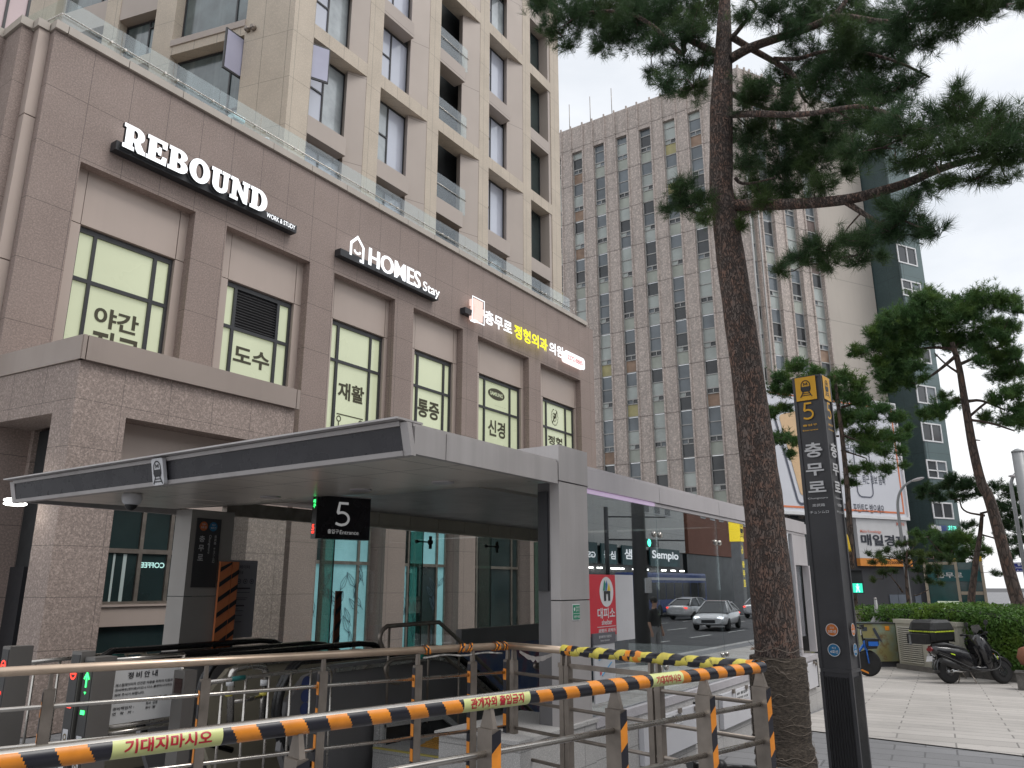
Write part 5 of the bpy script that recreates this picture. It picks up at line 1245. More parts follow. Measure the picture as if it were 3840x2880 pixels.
m = MB(); wrapped(m, RA1, dB, .02, 1.47, lambda s: .0325 + .0025*math.sin(s*23) + .002*math.sin(s*61), fB); m.build('taped_tube', [tape_yel, tape_blk, orange], rB)
def tapetext(m):
    for sc in (.30, .47, .66, 1.02, 1.2, 1.34):
        c = RA1 + dB * sc + Vector((0,0,RZ)); v = (CAM - c).normalized(); side = Vector((dB.y, -dB.x, 0)); ang = math.atan2(v.z, v.dot(side)); o = c + v * .037; R = (-dB * .6 + Vector((0,0,-.8))).normalized(); U = v.cross(R); m.text('CHECKER', o - R * .03 - U * .006, R, U, .011, .06, .01)
one(tapetext, 'tape_lettering', tape_blk, rB)
one(lambda m: m.tube([RA1 + dB*1.46 + Vector((0,0,RZ)), RA1 + dB*LB + Vector((0,0,RZ))], .0245, 12), 'top_tube', bronze, rB)
for z in BARS: one(lambda m: m.tube([RA1 + dB*.03 + Vector((0,0,z)), RA1 + dB*(LB-.02) + Vector((0,0,z))], .0115, 10), 'cross_bar', steel_dk, rB)
for s in (.68, .735, 1.43, 1.475, 1.97):
    p = RA1 + dB * s; po_ = one(lambda m: post(m, p, dB, 0, .045, .040), 'post', steel_dk, rB)
one(lambda m: m.bar(RA1 + dB*.68 + Vector((0,0,1.185)), RA1 + dB*1.52 + Vector((0,0,1.185)), .012, .03), 'latch_bar', steel_dk, rB)
pdk = RA1 + dB*1.50 + Vector((0,0,1.17)) - Vector((dB.y,-dB.x,0))*-.03
def padlock(m):
    m.box(pdk.x - .012, pdk.x + .012, pdk.y - .016, pdk.y + .016, pdk.z - .075, pdk.z - .035); m.tube(smooth_path([pdk + Vector((0,-.011,-.036)), pdk + Vector((0,-.011,0)), pdk + Vector((0,0,.012)), pdk + Vector((0,.011,0)), pdk + Vector((0,.011,-.036))], 2), .0035, 6)
one(padlock, 'padlock', steel_dk, rB)
def torn(m):   # torn grey tape hanging under the tube
    rr = random.Random(3); P = []
    for i in range(15):
        s = 1.58 + .33 * i / 14; c = RA1 + dB * s + Vector((0,0,RZ - .026)); h = .010 + .022 * abs(math.sin(i * 1.35)) * math.sin(math.pi * i / 14); P.append((c - Vector((0,0,.035 * math.sin(math.pi * i / 14) - h*.2)), c - Vector((0,0,.035 * math.sin(math.pi * i / 14) + h + .006))))
    for (a, b), (c, d) in zip(P, P[1:]): m.quad(a, b, d, c)
one(torn, 'torn_tape', M('grey_torn_tape', (.36,.33,.31), .6, var=.2, vs=20), rB)
one(lambda m: m.tube([RC0 + dC*-1.6 + Vector((0,0,RZ)), RC1 + Vector((0,0,RZ))], .0245, 14), 'top_tube', bronze, rC)
for z in BARS: one(lambda m: m.tube([RC0 + dC*-1.6 + Vector((0,0,z)), RC1 + Vector((0,0,z))], .0115, 10), 'cross_bar', steel, rC)
for s in (-1.1, -.45, .23, 1.0, 1.70, 2.36, 2.79, LC):
    p = RC0 + dC * s; po_ = one(lambda m: post(m, p, dC, 0, .040, .052), 'post', steel_dk, rC)
    def strc(m):
        z = 0.0; i = 0; n_ = Vector((-dC.y, dC.x, 0)); f0 = p - dC * .029
        while z < 1.17:
            m.m = i % 2; z1 = min(z + .075, 1.17); a, b = f0 - n_*.02, f0 + n_*.02; m.poly([(a.x,a.y,z),(b.x,b.y,z),(b.x,b.y,z1),(a.x,a.y,z1)]); z = z1; i += 1
        m.m = 0
    one(strc, 'warning_stripe', [orange, tape_blk], po_)
def wraps(m):
    side = Vector((dC.y, -dC.x, 0))
    for sc, w_ in ((2.42, .035), (2.70, .04), (2.76, .03), (2.98, .04), (3.05, .035)):
        n = 12; r = .030; prev = None
        for i in range(6):
            s = sc - w_/2 + w_ * i / 5; ring = []
            for j in range(n): an = 2*math.pi*j/n; c = RC0 + dC * (s + .012*math.sin(an*1.0+sc*9)) + Vector((0,0,RZ)); ring.append(m.pt(c + (side*math.cos(an) + Vector((0,0,1))*math.sin(an)) * (r + .003*math.sin(i*2+j))))
            if prev:
                for j in range(n): m.m = 0 if (i * 2 + j) % 9 < 5 else 1; m.face([prev[j], prev[(j+1) % n], ring[(j+1) % n], ring[j]])
            prev = ring
    m.m = 0
one(wraps, 'tape_wrap', [orange, tape_blk], rC)
one(lambda m: m.tube([RC0 + dC*s + Vector((0,0,RZ - .045 - .006*math.sin(s*19))) for s in [2.40 + .04*i for i in range(17)]], .007, 6), 'tape_strip', M('white_black_tape', (.40,.39,.37), .5, var=.6, vs=30), rC)
# ------------------------------------------------------------------ station pylon
import numpy as np
py = thing('station_pylon', 'tall dark four sided station pylon with a yellow train sign and number 5', 'pylon', (7.45, 1.5, 0))
PF = Vector((-.0976, -.995, 0)); PG = Vector((.995, -.0976, 0)); PWd = .273; PH = 3.64
PCn = Vector((7.45, 1.503, 0)); PL = PCn - PF * PWd
def pbox(m, o, a0, a1, b0, b1, z0, z1):
    P = lambda a, b, z: o + PF * a + PG * b + Vector((0, 0, z)); m.hexa([P(a0,b0,z0),P(a1,b0,z0),P(a1,b1,z0),P(a0,b1,z0),P(a0,b0,z1),P(a1,b0,z1),P(a1,b1,z1),P(a0,b1,z1)])
def pylon_body(m):
    pbox(m, PL, .012, PWd - .012, .012, PWd - .012, 0, PH - .02); pbox(m, PL, 0, PWd, 0, PWd, PH - .02, PH); pbox(m, PL, .004, PWd - .004, .004, PWd - .004, .965, .995)
    for a, b in ((0,0),(PWd-.028,0),(0,PWd-.028),(PWd-.028,PWd-.028)): pbox(m, PL, a, a + .028, b, b + .028, .996, PH - .021); pbox(m, PL, a, a + .028, b, b + .028, 0, .964)
one(pylon_body, 'body', charcoal, py)
def grille(m):
    for i in range(9): a = .034 + i * .0235; pbox(m, PL, a, a + .011, -.001, .011, 0, .93); pbox(m, PL, -.001 + 0, .011, a, a + .011, 0, .93); pbox(m, PL, PWd - .011, PWd + .001, a, a + .011, 0, .93)
one(grille, 'grille', M('black_grille', (.02,.02,.022), .4, var=.1), py)
fo = PL - PG * .002; FE = (PF.x, PF.y)
def fpt(k, x, y): a, z = vp(k, x, y, fo, FE); return a, z
def side(fn, o, R): return lambda m: fn(m, o, R)
o_f, R_f = fo, PF; o_s, R_s = PCn + PF * .0125 - PF * .0105, PG
aY0, zY1 = fpt('F', 725, 795); aY1, zY0 = fpt('F', 872, 925)
sc_ = (aY1 - aY0)
col_yellow = one(lambda m: [m.poly([o + R * a + Vector((0,0,z)) for a, z in ((aY0, zY0), (aY1, zY0), (aY1, zY1), (aY0, zY1))]) for o, R in ((o_f - PG*.001, R_f), (o_s + PF*.003, R_s))], 'train_panel', yellow, py)
def ptrain(m):
    for o, R, nn in ((o_f, R_f, -PG), (o_s, R_s, PF)): train(m, o + R * ((aY0 + aY1)/2) + Vector((0,0,(zY0 + zY1)/2 + .0)) + nn * .0045, R, (0,0,1), sc_ * .80)
one(ptrain, 'pictogram', black_mt, py)
def pyel(m):
    for o, R, nn in ((o_f, R_f, -PG), (o_s, R_s, PF)):
        def T(body, k, x0, y0, x1, y1, off=.01, five=False):
            a0, za = fpt(k, x0, y0); a1, zb = fpt(k, x1, y1); z0, z1 = min(za, zb), max(za, zb); p = o + R * a0 + Vector((0,0,z0)) + nn * .003
            if five: fivepath(m, p, R, (0,0,1), z1 - z0, (a1 - a0) * 1.15)
            else: m.text(body, p, R, (0,0,1), z1 - z0, a1 - a0, off)
        T('5', 'F', 782, 1062, 858, 945, 0, True); T('출입구', 'F', 780, 1108, 872, 1083, .02); T('Entrance', 'F', 780, 1138, 878, 1117, .01)
one(pyel, 'lettering', yellow, py)
def pwh(m):
    for o, R, nn in ((o_f, R_f, -PG), (o_s, R_s, PF)):
        def T(body, k, x0, y0, x1, y1, off=.01):
            a0, za = fpt(k, x0, y0); a1, zb = fpt(k, x1, y1); z0, z1 = min(za, zb), max(za, zb); m.text(body, o + R * a0 + Vector((0,0,z0)) + nn * .003, R, (0,0,1), z1 - z0, a1 - a0, off)
        T('충', 'F', 795, 1310, 900, 1203, .025); T('무', 'F', 803, 1428, 912, 1338, .025); T('로', 'F', 817, 1535, 925, 1455, .025)
        T('Chungmuro', 'J', 347, 265, 518, 235, .008); T('忠武路', 'J', 385, 325, 493, 293, .008); T('チュンムロ', 'J', 365, 385, 525, 353, .008)
        for (cx, cy, t1, t2) in ((553, 465, '331', '3호선'), (571, 640, '423', '4호선')):
            a, z = fpt('N', cx, cy); rr_ = .052
            m.ring(o + R*a + Vector((0,0,z)) + nn*.0042, R, (0,0,1), rr_*.93, rr_*1.04, 28)
            m.text(t1, o + R*(a - .017) + Vector((0,0,z + .010)) + nn*.0046, R, (0,0,1), .016, .034, .01); m.text(t2, o + R*(a - .034) + Vector((0,0,z - .026)) + nn*.0046, R, (0,0,1), .026, .068, .03)
one(pwh, 'lettering', grey_txt, py)
for (cx, cy, mt, nm) in ((553, 465, PAINT('disc_orange', (.60,.17,.03)), 'o'), (571, 640, PAINT('disc_blue', (.02,.17,.36)), 'b')):
    a, z = fpt('N', cx, cy)
    one(lambda m: [m.disc(o + R*a + Vector((0,0,z)) + nn*.0034, R, (0,0,1), .052) for o, R, nn in ((o_f, R_f, -PG), (o_s, R_s, PF))], 'line_disc', mt, py)
# ------------------------------------------------------------------ trees
def barkmat(name, c1, c2, sc, bmp=.9):
    n = NT(name); v = n.scalev(n.pos(), (1, 1, .36)); vo = n.n('ShaderNodeTexVoronoi'); vo.feature = 'DISTANCE_TO_EDGE'; vo.inputs['Scale'].default_value = sc; vo.inputs['Randomness'].default_value = 1.0
    nz_ = n.n('ShaderNodeTexNoise'); nz_.inputs['Scale'].default_value = sc * .8; n.l(v, nz_.inputs['Vector'])
    ad = n.n('ShaderNodeMix'); ad.data_type = 'RGBA'; ad.inputs[0].default_value = .12; n.l(v, ad.inputs[6]); n.l(nz_.outputs['Color'], ad.inputs[7]); n.l(ad.outputs[2], vo.inputs['Vector'])
    pl = n.ramp(vo.outputs['Distance'], .02, .16)
    c = n.mix(n.ramp(n.noise(sc * .35, 3), .40, .62), c1, c2); c = n.mix(pl, dk(c1, .36), c); c = n.mix(n.math('MULTIPLY', n.noise(sc * 3, 4), .5), c, dk(c1, .6))
    n.l(c, n.b.inputs['Base Color']); n.b.inputs['Roughness'].default_value = .9; n.bump(n.math('ADD', pl, n.math('MULTIPLY', n.noise(sc * 4, 3), .3)), bmp, .02)
    return n.mat
bark = barkmat('pine_bark', (.165,.128,.112), (.225,.128,.094), 33, 1.0)
bark_far = barkmat('pine_bark_far', (.11,.085,.072), (.15,.09,.065), 9)
def needles(name, c, var=.4, yel=.0):
    n = NT(name); g = n.t.nodes.new('ShaderNodeNewGeometry'); r = g.outputs['Random Per Island']
    cc = n.mix(r, dk(c, 1 - var), dk(c, 1 + var)); cc = n.mix(n.math('MULTIPLY', n.ramp(n.noise(1.3, 3), .45, .7), .5 + yel), cc, (c[0]*1.9 + .01, c[1]*1.5, c[2]*.8))
    n.l(cc, n.b.inputs['Base Color']); n.b.inputs['Roughness'].default_value = .5; n.b.inputs['Specular IOR Level'].default_value = .3
    tr = n.n('ShaderNodeBsdfTranslucent'); n.l(cc, tr.inputs[0]); mx = n.n('ShaderNodeMixShader'); mx.inputs[0].default_value = .38; n.l(n.b.outputs[0], mx.inputs[1]); n.l(tr.outputs[0], mx.inputs[2]); n.l(mx.outputs[0], n.out.inputs[0])
    return n.mat
nd_near = needles('near_pine_needles', (.050,.098,.042), .45, .1); nd_far = needles('pine_needles', (.070,.145,.048), .45, .2); nd_yel = needles('young_pine_needles', (.050,.090,.030), .4, .3)
rng = np.random.default_rng(4)
def tri_mesh(name, V, mat, parent):
    V = np.asarray(V, dtype=np.float32).reshape(-1, 3)
    off = Vector(); p = parent
    while p: off += p.location; p = p.parent
    V = V - np.array(off, dtype=np.float32); n = len(V)
    me = bpy.data.meshes.new(name); me.vertices.add(n); me.vertices.foreach_set('co', V.ravel()); me.loops.add(n); me.loops.foreach_set('vertex_index', np.arange(n, dtype=np.int32)); me.polygons.add(n // 3); me.polygons.foreach_set('loop_start', np.arange(0, n, 3, dtype=np.int32)); me.polygons.foreach_set('loop_total', np.full(n // 3, 3, dtype=np.int32)); me.materials.append(mat); me.update(calc_edges=True); me.validate()
    o = bpy.data.objects.new(name, me); COL.objects.link(o); o.parent = parent; return o
def tuft_tpl(nn, L, wd, cone):
    T = []
    for _ in range(5):
        u = rng.random(nn); ph = rng.random(nn) * 2 * np.pi; ct_ = 1 - u * (1 - math.cos(cone)); st_ = np.sqrt(1 - ct_**2)
        d = np.stack([st_*np.cos(ph), st_*np.sin(ph), ct_], 1); ln = L * (.65 + .35 * rng.random(nn))[:, None]; s = np.cross(d, rng.normal(size=(nn, 3))); s /= np.linalg.norm(s, axis=1)[:, None]
        b = d * .004 + np.stack([0*u, 0*u, -L*.5*rng.random(nn)], 1); T.append(np.stack([b - s*wd/2, b + s*wd/2, b + d*ln], 1))
    return T
def tufts(P, Dr, tpl):
    P = np.asarray(P); D = np.asarray(Dr); n = len(P); D = D / np.linalg.norm(D, axis=1)[:, None]
    a = np.where(np.abs(D[:, :1]) < .8, np.array([[1.,0,0]]), np.array([[0,1.,0]])); u = np.cross(D, a); u /= np.linalg.norm(u, axis=1)[:, None]; w_ = np.cross(D, u)
    an = rng.random(n)[:, None] * 6.28; u2 = u*np.cos(an) + w_*np.sin(an); w2 = np.cross(D, u2); T = np.stack(tpl)[rng.integers(len(tpl), size=n)] * (.8 + .4*rng.random(n))[:, None, None, None]
    return np.einsum('nkvi,nij->nkvj', T, np.stack([u2, w2, D], 1)) + P[:, None, None, :]
def crown_from_pads(pads, branch_pts, tpl, dens, br, twr, flat=.7, upb=.5):
    """pads: (centre, radius); sprays of needles grow on twigs that leave the nearest limb or earlier twig"""
    P, Dr = [], []; BP = np.array([list(b) for b in branch_pts]); todo = [(np.array(list(c)), r) for c, r in pads]
    todo.sort(key=lambda q: ((BP - q[0])**2).sum(1).min())
    for c, r in todo:
        root = BP[np.argmin(((BP - c)**2).sum(1))]; L = np.linalg.norm(c - root); m1 = root*.62 + c*.38 + rng.normal(size=3)*L*.10 + np.array([0,0,-.06*L]); m2_ = root*.28 + c*.72 + rng.normal(size=3)*L*.08
        path = [root, root*.8 + m1*.2, m1, m2_, c]; br.tube(path, [twr*1.4, twr*1.3, twr, twr*.8, twr*.5], 5); BP = np.vstack([BP, np.array([m1, m2_, c])])
        ns = max(3, int(dens * r * r / 5))
        for q in range(ns):
            d = rng.normal(size=3); d /= np.linalg.norm(d); d[2] = d[2]*.8 + .18; e = c + d * np.array([r, r, r*flat]) * (.40 + .66 * rng.random())
            if q < 12: br.tube([c, (c + e)/2 + rng.normal(size=3)*r*.06, e], [twr*.6, twr*.45, twr*.3], 4, caps=False)
            f = (.40 + .65 * rng.random(5))[:, None]; P.append(c + (e - c) * f + rng.normal(size=(5, 3)) * r * .14); Dr.append(np.repeat((d * .8 + np.array([0,0,upb]))[None], 5, 0) + rng.normal(size=(5, 3)) * .45)
    return tufts(np.concatenate(P), np.concatenate(Dr), tpl)
# ---- the big pine beside the pylon
bp_ = thing('pine_tree', 'large leaning pine with a wrapped trunk rising in front of the pavilion glass', 'tree', (6.6, 1.85, 0))
TX = 6.55
tk = []
for k, x0, x1, y in (('W',1640,1740,1590),('W',1630,1724,1376),('W',1607,1688,1066),('W',1581,1648,806),('W',1549,1607,553),('W',1534,1581,403),('W',1536,1581,230),('W',1548,1579,86),('W',1555,1576,0)):
    a, b = at(k, x0, y, x=TX), at(k, x1, y, x=TX); tk.append(((a + b) / 2, (a - b).length / 2))
tk = [(Vector((TX, tk[0][0].y - .04, -.05)), tk[0][1]*1.18), (Vector((TX, tk[0][0].y - .015, .4)), tk[0][1]*1.04)] + tk
tk.append((tk[-1][0] + Vector((.02,-.02,.9)), .06)); tk.append((tk[-1][0] + Vector((.05,.03,.7)), .03))
pts = [p for p, _ in tk]; rs = [r for _, r in tk]
P_, R_ = [], []
for i in range(len(pts) - 1):
    for j in range(5): f = j / 5; P_.append(pts[i].lerp(pts[i+1], f)); R_.append((rs[i] + (rs[i+1]-rs[i])*f) * (1 + random.uniform(-.025,.025)))
P_.append(pts[-1]); R_.append(rs[-1])
tm = MB(); tm.smooth = True; tm.tube(P_, R_, 20); tro = tm.build('trunk', bark, bp_)
br = MB(); BPTS = []
def limb(path, r0, r1, xs):
    """path in survey pixels; xs: x-plane of each point"""
    P = [at(k, x, y, x=xx) for (k, x, y), xx in zip(path, xs)]; P2 = smooth_path(P, 2); n_ = len(P2); br.tube(P2, [r0 + (r1-r0)*i/(n_-1) * 1.0 for i in range(n_)], 8); BPTS.extend(P2)
limb([('C',300,1330),('C',700,1325),('C',1050,1300),('C',1250,1250),('C',1450,1190),('C',1600,1120),('C',1800,1050),('C',2000,1000)], .060, .018, [6.55,6.5,6.4,6.35,6.3,6.2,6.1,6.0])
limb([('C',1060,1310),('C',1150,1370),('C',1230,1420),('C',1300,1470)], .028, .012, [6.4,6.4,6.35,6.3])
limb([('C',310,380),('C',430,310),('C',560,265),('C',800,190),('C',1000,100),('C',1150,120),('C',1300,145),('C',1600,125),('C',1800,60)], .050, .014, [6.55,6.6,6.6,6.6,6.6,6.6,6.6,6.5,6.5])
limb([('C',990,100),('C',1030,50),('C',1060,0)], .034, .02, [6.6,6.6,6.6])
limb([('C',310,235),('C',450,320),('C',560,380),('C',680,450),('C',740,510),('C',755,590),('C',800,660)], .036, .012, [6.55,6.7,6.75,6.8,6.8,6.8,6.8])
limb([('C',300,745),('C',500,735),('C',700,745),('C',850,735),('C',1000,705),('C',1180,680),('C',1400,760)], .034, .012, [6.55,6.3,6.2,6.1,6.0,5.9,5.7])
limb([('C',300,600),('C',450,670),('C',600,725),('C',800,820)], .030, .012, [6.55,6.9,7.0,7.1])
limb([('C',230,350),('C',100,285),('C',0,240),('W',1480,130),('W',1420,60),('W',1350,20),('W',1230,30)], .040, .012, [6.55,6.5,6.45,6.4,6.35,6.3,6.3])
limb([('C',320,245),('C',440,100),('C',490,30),('C',420,-20)], .026, .010, [6.55,6.6,6.6,6.6])
limb([('C',590,380),('C',750,385),('C',900,330),('C',1150,330),('C',1400,400),('C',1600,500)], .022, .010, [6.7,6.7,6.75,6.8,6.8,6.8])
limb([('C',340,1150),('C',370,1190),('C',450,1190),('C',600,1150)], .020, .008, [6.55,6.6,6.7,6.7])
limb([('C',230,1350),('C',120,1400),('C',0,1330),('W',1480,430)], .022, .008, [6.55,6.5,6.5,6.5])
PADS = []
def pads(k, lst, x, sc=1.0):
    for X_, Y_, r in lst:
        c = at(k, X_, Y_, x=x + random.uniform(-.45, .45)); t = (c - CAM).dot(FW); PADS.append((c, 1.22 * r * sc / (2.16 if k == 'W' else 6.48) * t / FPX))
pads('W', [(1190,-10,70),(1240,40,62),(1300,20,80),(1330,80,50),(1380,50,80),(1420,100,40),(1450,30,75),(1300,105,30),(1490,70,55),(1480,140,45),(1440,180,40),(1500,190,42),(1405,160,26),(1390,10,60),(1520,20,60),(1190,70,34),(1225,100,24),(1520,130,40)], 6.4)
pads('W', [(1660,30,50),(1740,30,60),(1700,75,40),(1610,30,34),(1640,190,48),(1700,170,52),(1620,220,40),(1690,230,45),(1760,190,50),(1760,120,55),(1820,80,62),(1800,150,62),(1870,100,60),(1900,45,62),(1860,170,62),(1930,120,60),(1950,180,50),(1830,210,60),(1900,210,46),(1760,30,50),(1830,20,55)], 6.75)
pads('W', [(1960,40,62),(2030,20,62),(2100,0,60),(2160,12,48),(2060,60,45),(1990,90,45),(2110,35,40),(2195,8,28)], 6.6)
pads('W', [(1640,290,55),(1710,290,60),(1770,280,58),(1620,350,48),(1690,360,66),(1760,350,60),(1640,410,42),(1710,415,50),(1770,405,40),(1600,300,34),(1800,320,50),(1830,370,36)], 6.85)
pads('W', [(1850,260,52),(1920,250,55),(1890,310,60),(1960,290,62),(2020,270,60),(1850,330,40),(1990,340,46),(2080,260,62),(2150,265,60),(2205,275,55),(2050,330,55),(2120,325,62),(2190,335,60),(2070,200,30),(2110,385,40),(2050,390,36),(2010,400,30),(2180,390,28),(1960,360,34)], 6.0)
pads('W', [(1470,425,44),(1510,440,40),(1450,450,28),(1525,470,28),(1490,400,26),(1610,445,38),(1660,435,34),(1600,480,24)], 6.5)
pads('W', [(1960,470,48),(1920,500,48),(1870,520,45),(1990,500,40),(1820,520,42),(1770,540,42),(1720,560,38),(1690,585,26),(1850,565,34),(1790,575,30),(1930,450,36),(2020,500,24),(1980,430,34),(1900,555,24)], 6.2)
tplN = tuft_tpl(34, .115, .0032, 1.2)
cv = crown_from_pads(PADS, BPTS + [p for p in P_[-22:]], tplN, 1500, br, .006, .75, .25)
tri_mesh('crown', cv, nd_near, bp_)
br.build('branches', bark, bp_)
# straw wrap on the trunk foot
zw = at('W', 1680, 1378, x=TX).z
def wrap(m):
    m.smooth = True; P, R = [], []
    for p, r in zip(P_, R_):
        if p.z < zw: P.append(p.copy()); R.append(r * 1.13 + .014 + random.uniform(-.008, .010))
    m.tube(P, R, 22)
jute = NT('jute_wrap'); v_ = jute.scalev(jute.pos(), (1,1,3.5)); c_ = jute.mix(jute.ramp(jute.noise(26, 5, v_, .7), .35, .68), (.035,.028,.022), (.17,.135,.105)); jute.l(c_, jute.b.inputs['Base Color']); jute.b.inputs['Roughness'].default_value = .95; jute.bump(jute.noise(45, 5, v_, .7), 1.0, .03)
wo = one(wrap, 'straw_wrap', jute.mat, bp_)
def strings(m):
    rr = random.Random(9)
    for i in range(70):
        z = rr.uniform(.05, zw - .05); a0 = rr.uniform(0, 6.28); ln = rr.uniform(.5, 2.8); sl_ = rr.uniform(-.10, .10); P = []
        for j in range(25):
            zz = min(max(z + sl_*j/24 + .014*math.sin(j*.55+i*2), .02), zw); k_ = min(range(len(P_)), key=lambda q: abs(P_[q].z - zz)); r = R_[k_]*1.13 + .026; a = a0 + ln*j/24; P.append((P_[k_].x + r*math.cos(a), P_[k_].y + r*math.sin(a), zz))
        m.tube(P, rr.choice([.0015,.002,.003]), 5)
one(strings, 'jute_string', M('jute_string', (.17,.14,.115), .9, var=.4, vs=9), wo)
# ---- smaller pines
def pine(label, trunk, tr, padlist, limbs, mat, tw=.022, dens=620, L=.21, wd=.016, nn=15, t=24, jit=.8, flat=.72, rk=1.42):
    """trunk: survey pixels at depth t, standing on the ground; padlist in survey pixels"""
    p0 = at(*trunk[-1], t=t); base = Vector((p0.x, p0.y, gz(p0.x)))
    e = thing('pine_tree', label, 'tree', tuple(base), 'small pines along the planted strip')
    R0 = math.hypot(p0.x, p0.y); P = [at(k, x, y, r=R0) for k, x, y in trunk]; P.append(base + Vector((0,0,-.05)))
    P = smooth_path(P, 2); n_ = len(P); b = MB(); b.smooth = True; b.tube(P, [tr * (.35 + .65 * i/(n_-1)) for i in range(n_)], 10); b.build('trunk', bark_far, e)
    brm = MB(); BP = list(P[:int(n_*.7)])
    for lm_, r0 in limbs:
        Q = smooth_path([at(k, x, y, r=R0) + Vector((random.uniform(-.15,.15), random.uniform(-.15,.15), 0)) for k, x, y in lm_], 2); brm.tube(Q, [r0 * (1 - .6*i/(len(Q)-1)) for i in range(len(Q))], 6); BP += Q
    PD = []
    for k, X_, Y_, r in padlist:
        c = at(k, X_, Y_, r=R0); c += (Vector((c.x, c.y, 0)).normalized()) * random.uniform(-jit, jit); PD.append((c, rk * r / (6.48 if k == 'F' else 8.64) * (c - CAM).dot(FW) / FPX))
    V = crown_from_pads(PD, BP, tuft_tpl(nn, L, wd, 1.2), dens, brm, tw * .5, flat, .7); tri_mesh('crown', V, mat, e); brm.build('branches', bark_far, e)
    return e
FP = lambda l: [('F', *q) for q in l]; JP = lambda l: [('J', *q) for q in l]
pine('broad pine with layered foliage standing behind the dark pylon', [('F',985,770),('F',1005,950),('J',640,-300),('J',690,200),('J',712,600),('J',740,1150)], .13,
     FP([(640,770,55),(740,750,58),(860,745,55),(980,765,48),(600,850,45),(700,850,65),(800,830,60),(1050,810,55),(1000,880,75),(1130,840,55),(590,1000,52),(660,960,45),(1100,920,66),(1180,960,55),(1080,1010,75),(1000,1070,55),(1200,1070,66),(1300,1020,52),(1380,1070,55),(1445,1095,36),(620,1170,55),(720,1215,48),(1150,1140,66),(1260,1160,75),(1380,1170,55),(1450,1190,28),(1180,1240,55),(1300,1270,55),(1420,1285,36),(700,1265,36),(1100,1380,45),(1200,1375,48),(1320,1365,46),(1430,1360,28),(1060,1440,36),(1110,1465,30),(560,1020,28),(580,1180,30)]),
     [([('F',1008,980),('F',1100,960),('F',1200,930)], .05), ([('F',1034,1165),('F',1120,1180),('F',1250,1220)], .05), ([('F',1034,1160),('F',820,1170),('F',620,1180)], .04), ([('F',1040,1260),('F',1100,1270),('F',1200,1310)], .04)], nd_far, t=25, flat=.8, rk=1.6)
pine('tall pine with a spreading crown and bare leaning trunk behind the hedge end', [('F',1745,560),('F',1790,700),('F',1815,860),('F',1845,1040),('F',1880,1250),('F',1940,1500),('J',1900,200),('J',2010,600),('J',2100,950),('J',2190,1250)], .24,
     FP([(1340,370,52),(1450,350,62),(1560,320,70),(1590,250,45),(1700,290,70),(1830,310,72),(1950,320,72),(2080,330,62),(2160,300,40),(2180,390,34),(1290,480,52),(1240,540,42),(1140,610,40),(1105,618,24),(1350,450,70),(1480,430,80),(1600,400,72),(1720,400,75),(1850,420,75),(2000,430,72),(2110,430,52),(1250,600,50),(1370,560,72),(1500,540,75),(1630,520,72),(1750,510,75),(1880,520,72),(2050,540,50),(1280,690,52),(1390,660,68),(1500,650,50),(2100,580,40),(1300,780,52),(1400,760,66),(1520,750,48),(1330,850,48),(1450,830,45),(1560,830,30),(1950,620,50),(2050,660,70),(2150,640,52),(1930,720,40),(2080,740,66),(2180,720,44),(1600,1000,42),(1680,1000,44),(1560,1040,40),(1660,1055,40),(1760,930,36),(2150,900,60),(2060,950,52),(2180,1000,60),(2100,1040,50),(1960,1030,42),(2200,1090,50),(1700,930,32),(1640,230,34),(1870,250,30)]),
     [([('F',1770,640),('F',1650,740),('F',1560,800)], .08), ([('F',1760,600),('F',1650,590),('F',1500,600),('F',1350,640)], .07), ([('F',1800,700),('F',1950,640),('F',2100,560)], .07), ([('F',1830,940),('F',1950,930),('F',2080,1000)], .07), ([('F',1850,1050),('F',1960,930),('F',2050,920)], .06), ([('F',1860,1060),('F',2000,1080),('F',2180,1130)], .06), ([('F',1880,1190),('F',1930,1195)], .04), ([('F',1790,760),('F',1700,700),('F',1640,620)], .05)], nd_far, dens=640, L=.22, wd=.017, t=26, jit=.9, flat=.9, rk=1.75)
pine('dark dense pine whose foliage crosses the bare leaning trunk', [('J',1850,380),('J',1835,560),('J',1800,760),('J',1770,1000),('J',1750,1160)], .16,
     JP([(1330,190,55),(1430,200,62),(1530,150,62),(1600,90,44),(1650,150,70),(1750,150,70),(1820,220,52),(1480,260,44),(1300,240,34),(1600,230,52),(1700,250,44),(1990,150,50),(2080,200,62),(2180,250,62),(2050,330,72),(2150,380,72),(2200,480,55),(2080,480,62),(2180,600,62),(2080,620,55),(2000,560,44),(2180,720,52),(2080,760,44),(1970,900,34),(1960,400,44),(1760,480,40),(1700,490,34)]),
     [([('J',1840,400),('J',1700,370),('J',1620,260)], .05), ([('J',1840,380),('J',2000,330),('J',2150,360)], .05), ([('J',1830,560),('J',1980,600),('J',2150,660)], .04)], needles('dark_pine_needles', (.036,.078,.034), .4), t=29, flat=.9, rk=1.6, dens=560)
pine('pine with a reddish trunk in front of the green glass shop', [('J',1590,700),('J',1610,860),('J',1640,1000),('J',1672,1160)], .14,
     JP([(1300,560,44),(1400,560,52),(1500,600,62),(1600,620,70),(1700,600,70),(1800,640,62),(1480,680,62),(1600,700,62),(1720,720,70),(1820,760,52),(1880,700,44),(1560,780,52),(1660,800,52),(1780,830,52),(1340,620,34)]),
     [([('J',1600,780),('J',1500,700),('J',1400,580)], .04), ([('J',1600,780),('J',1720,720),('J',1830,690)], .04)], nd_far, t=31, flat=.9, rk=1.6, dens=520)
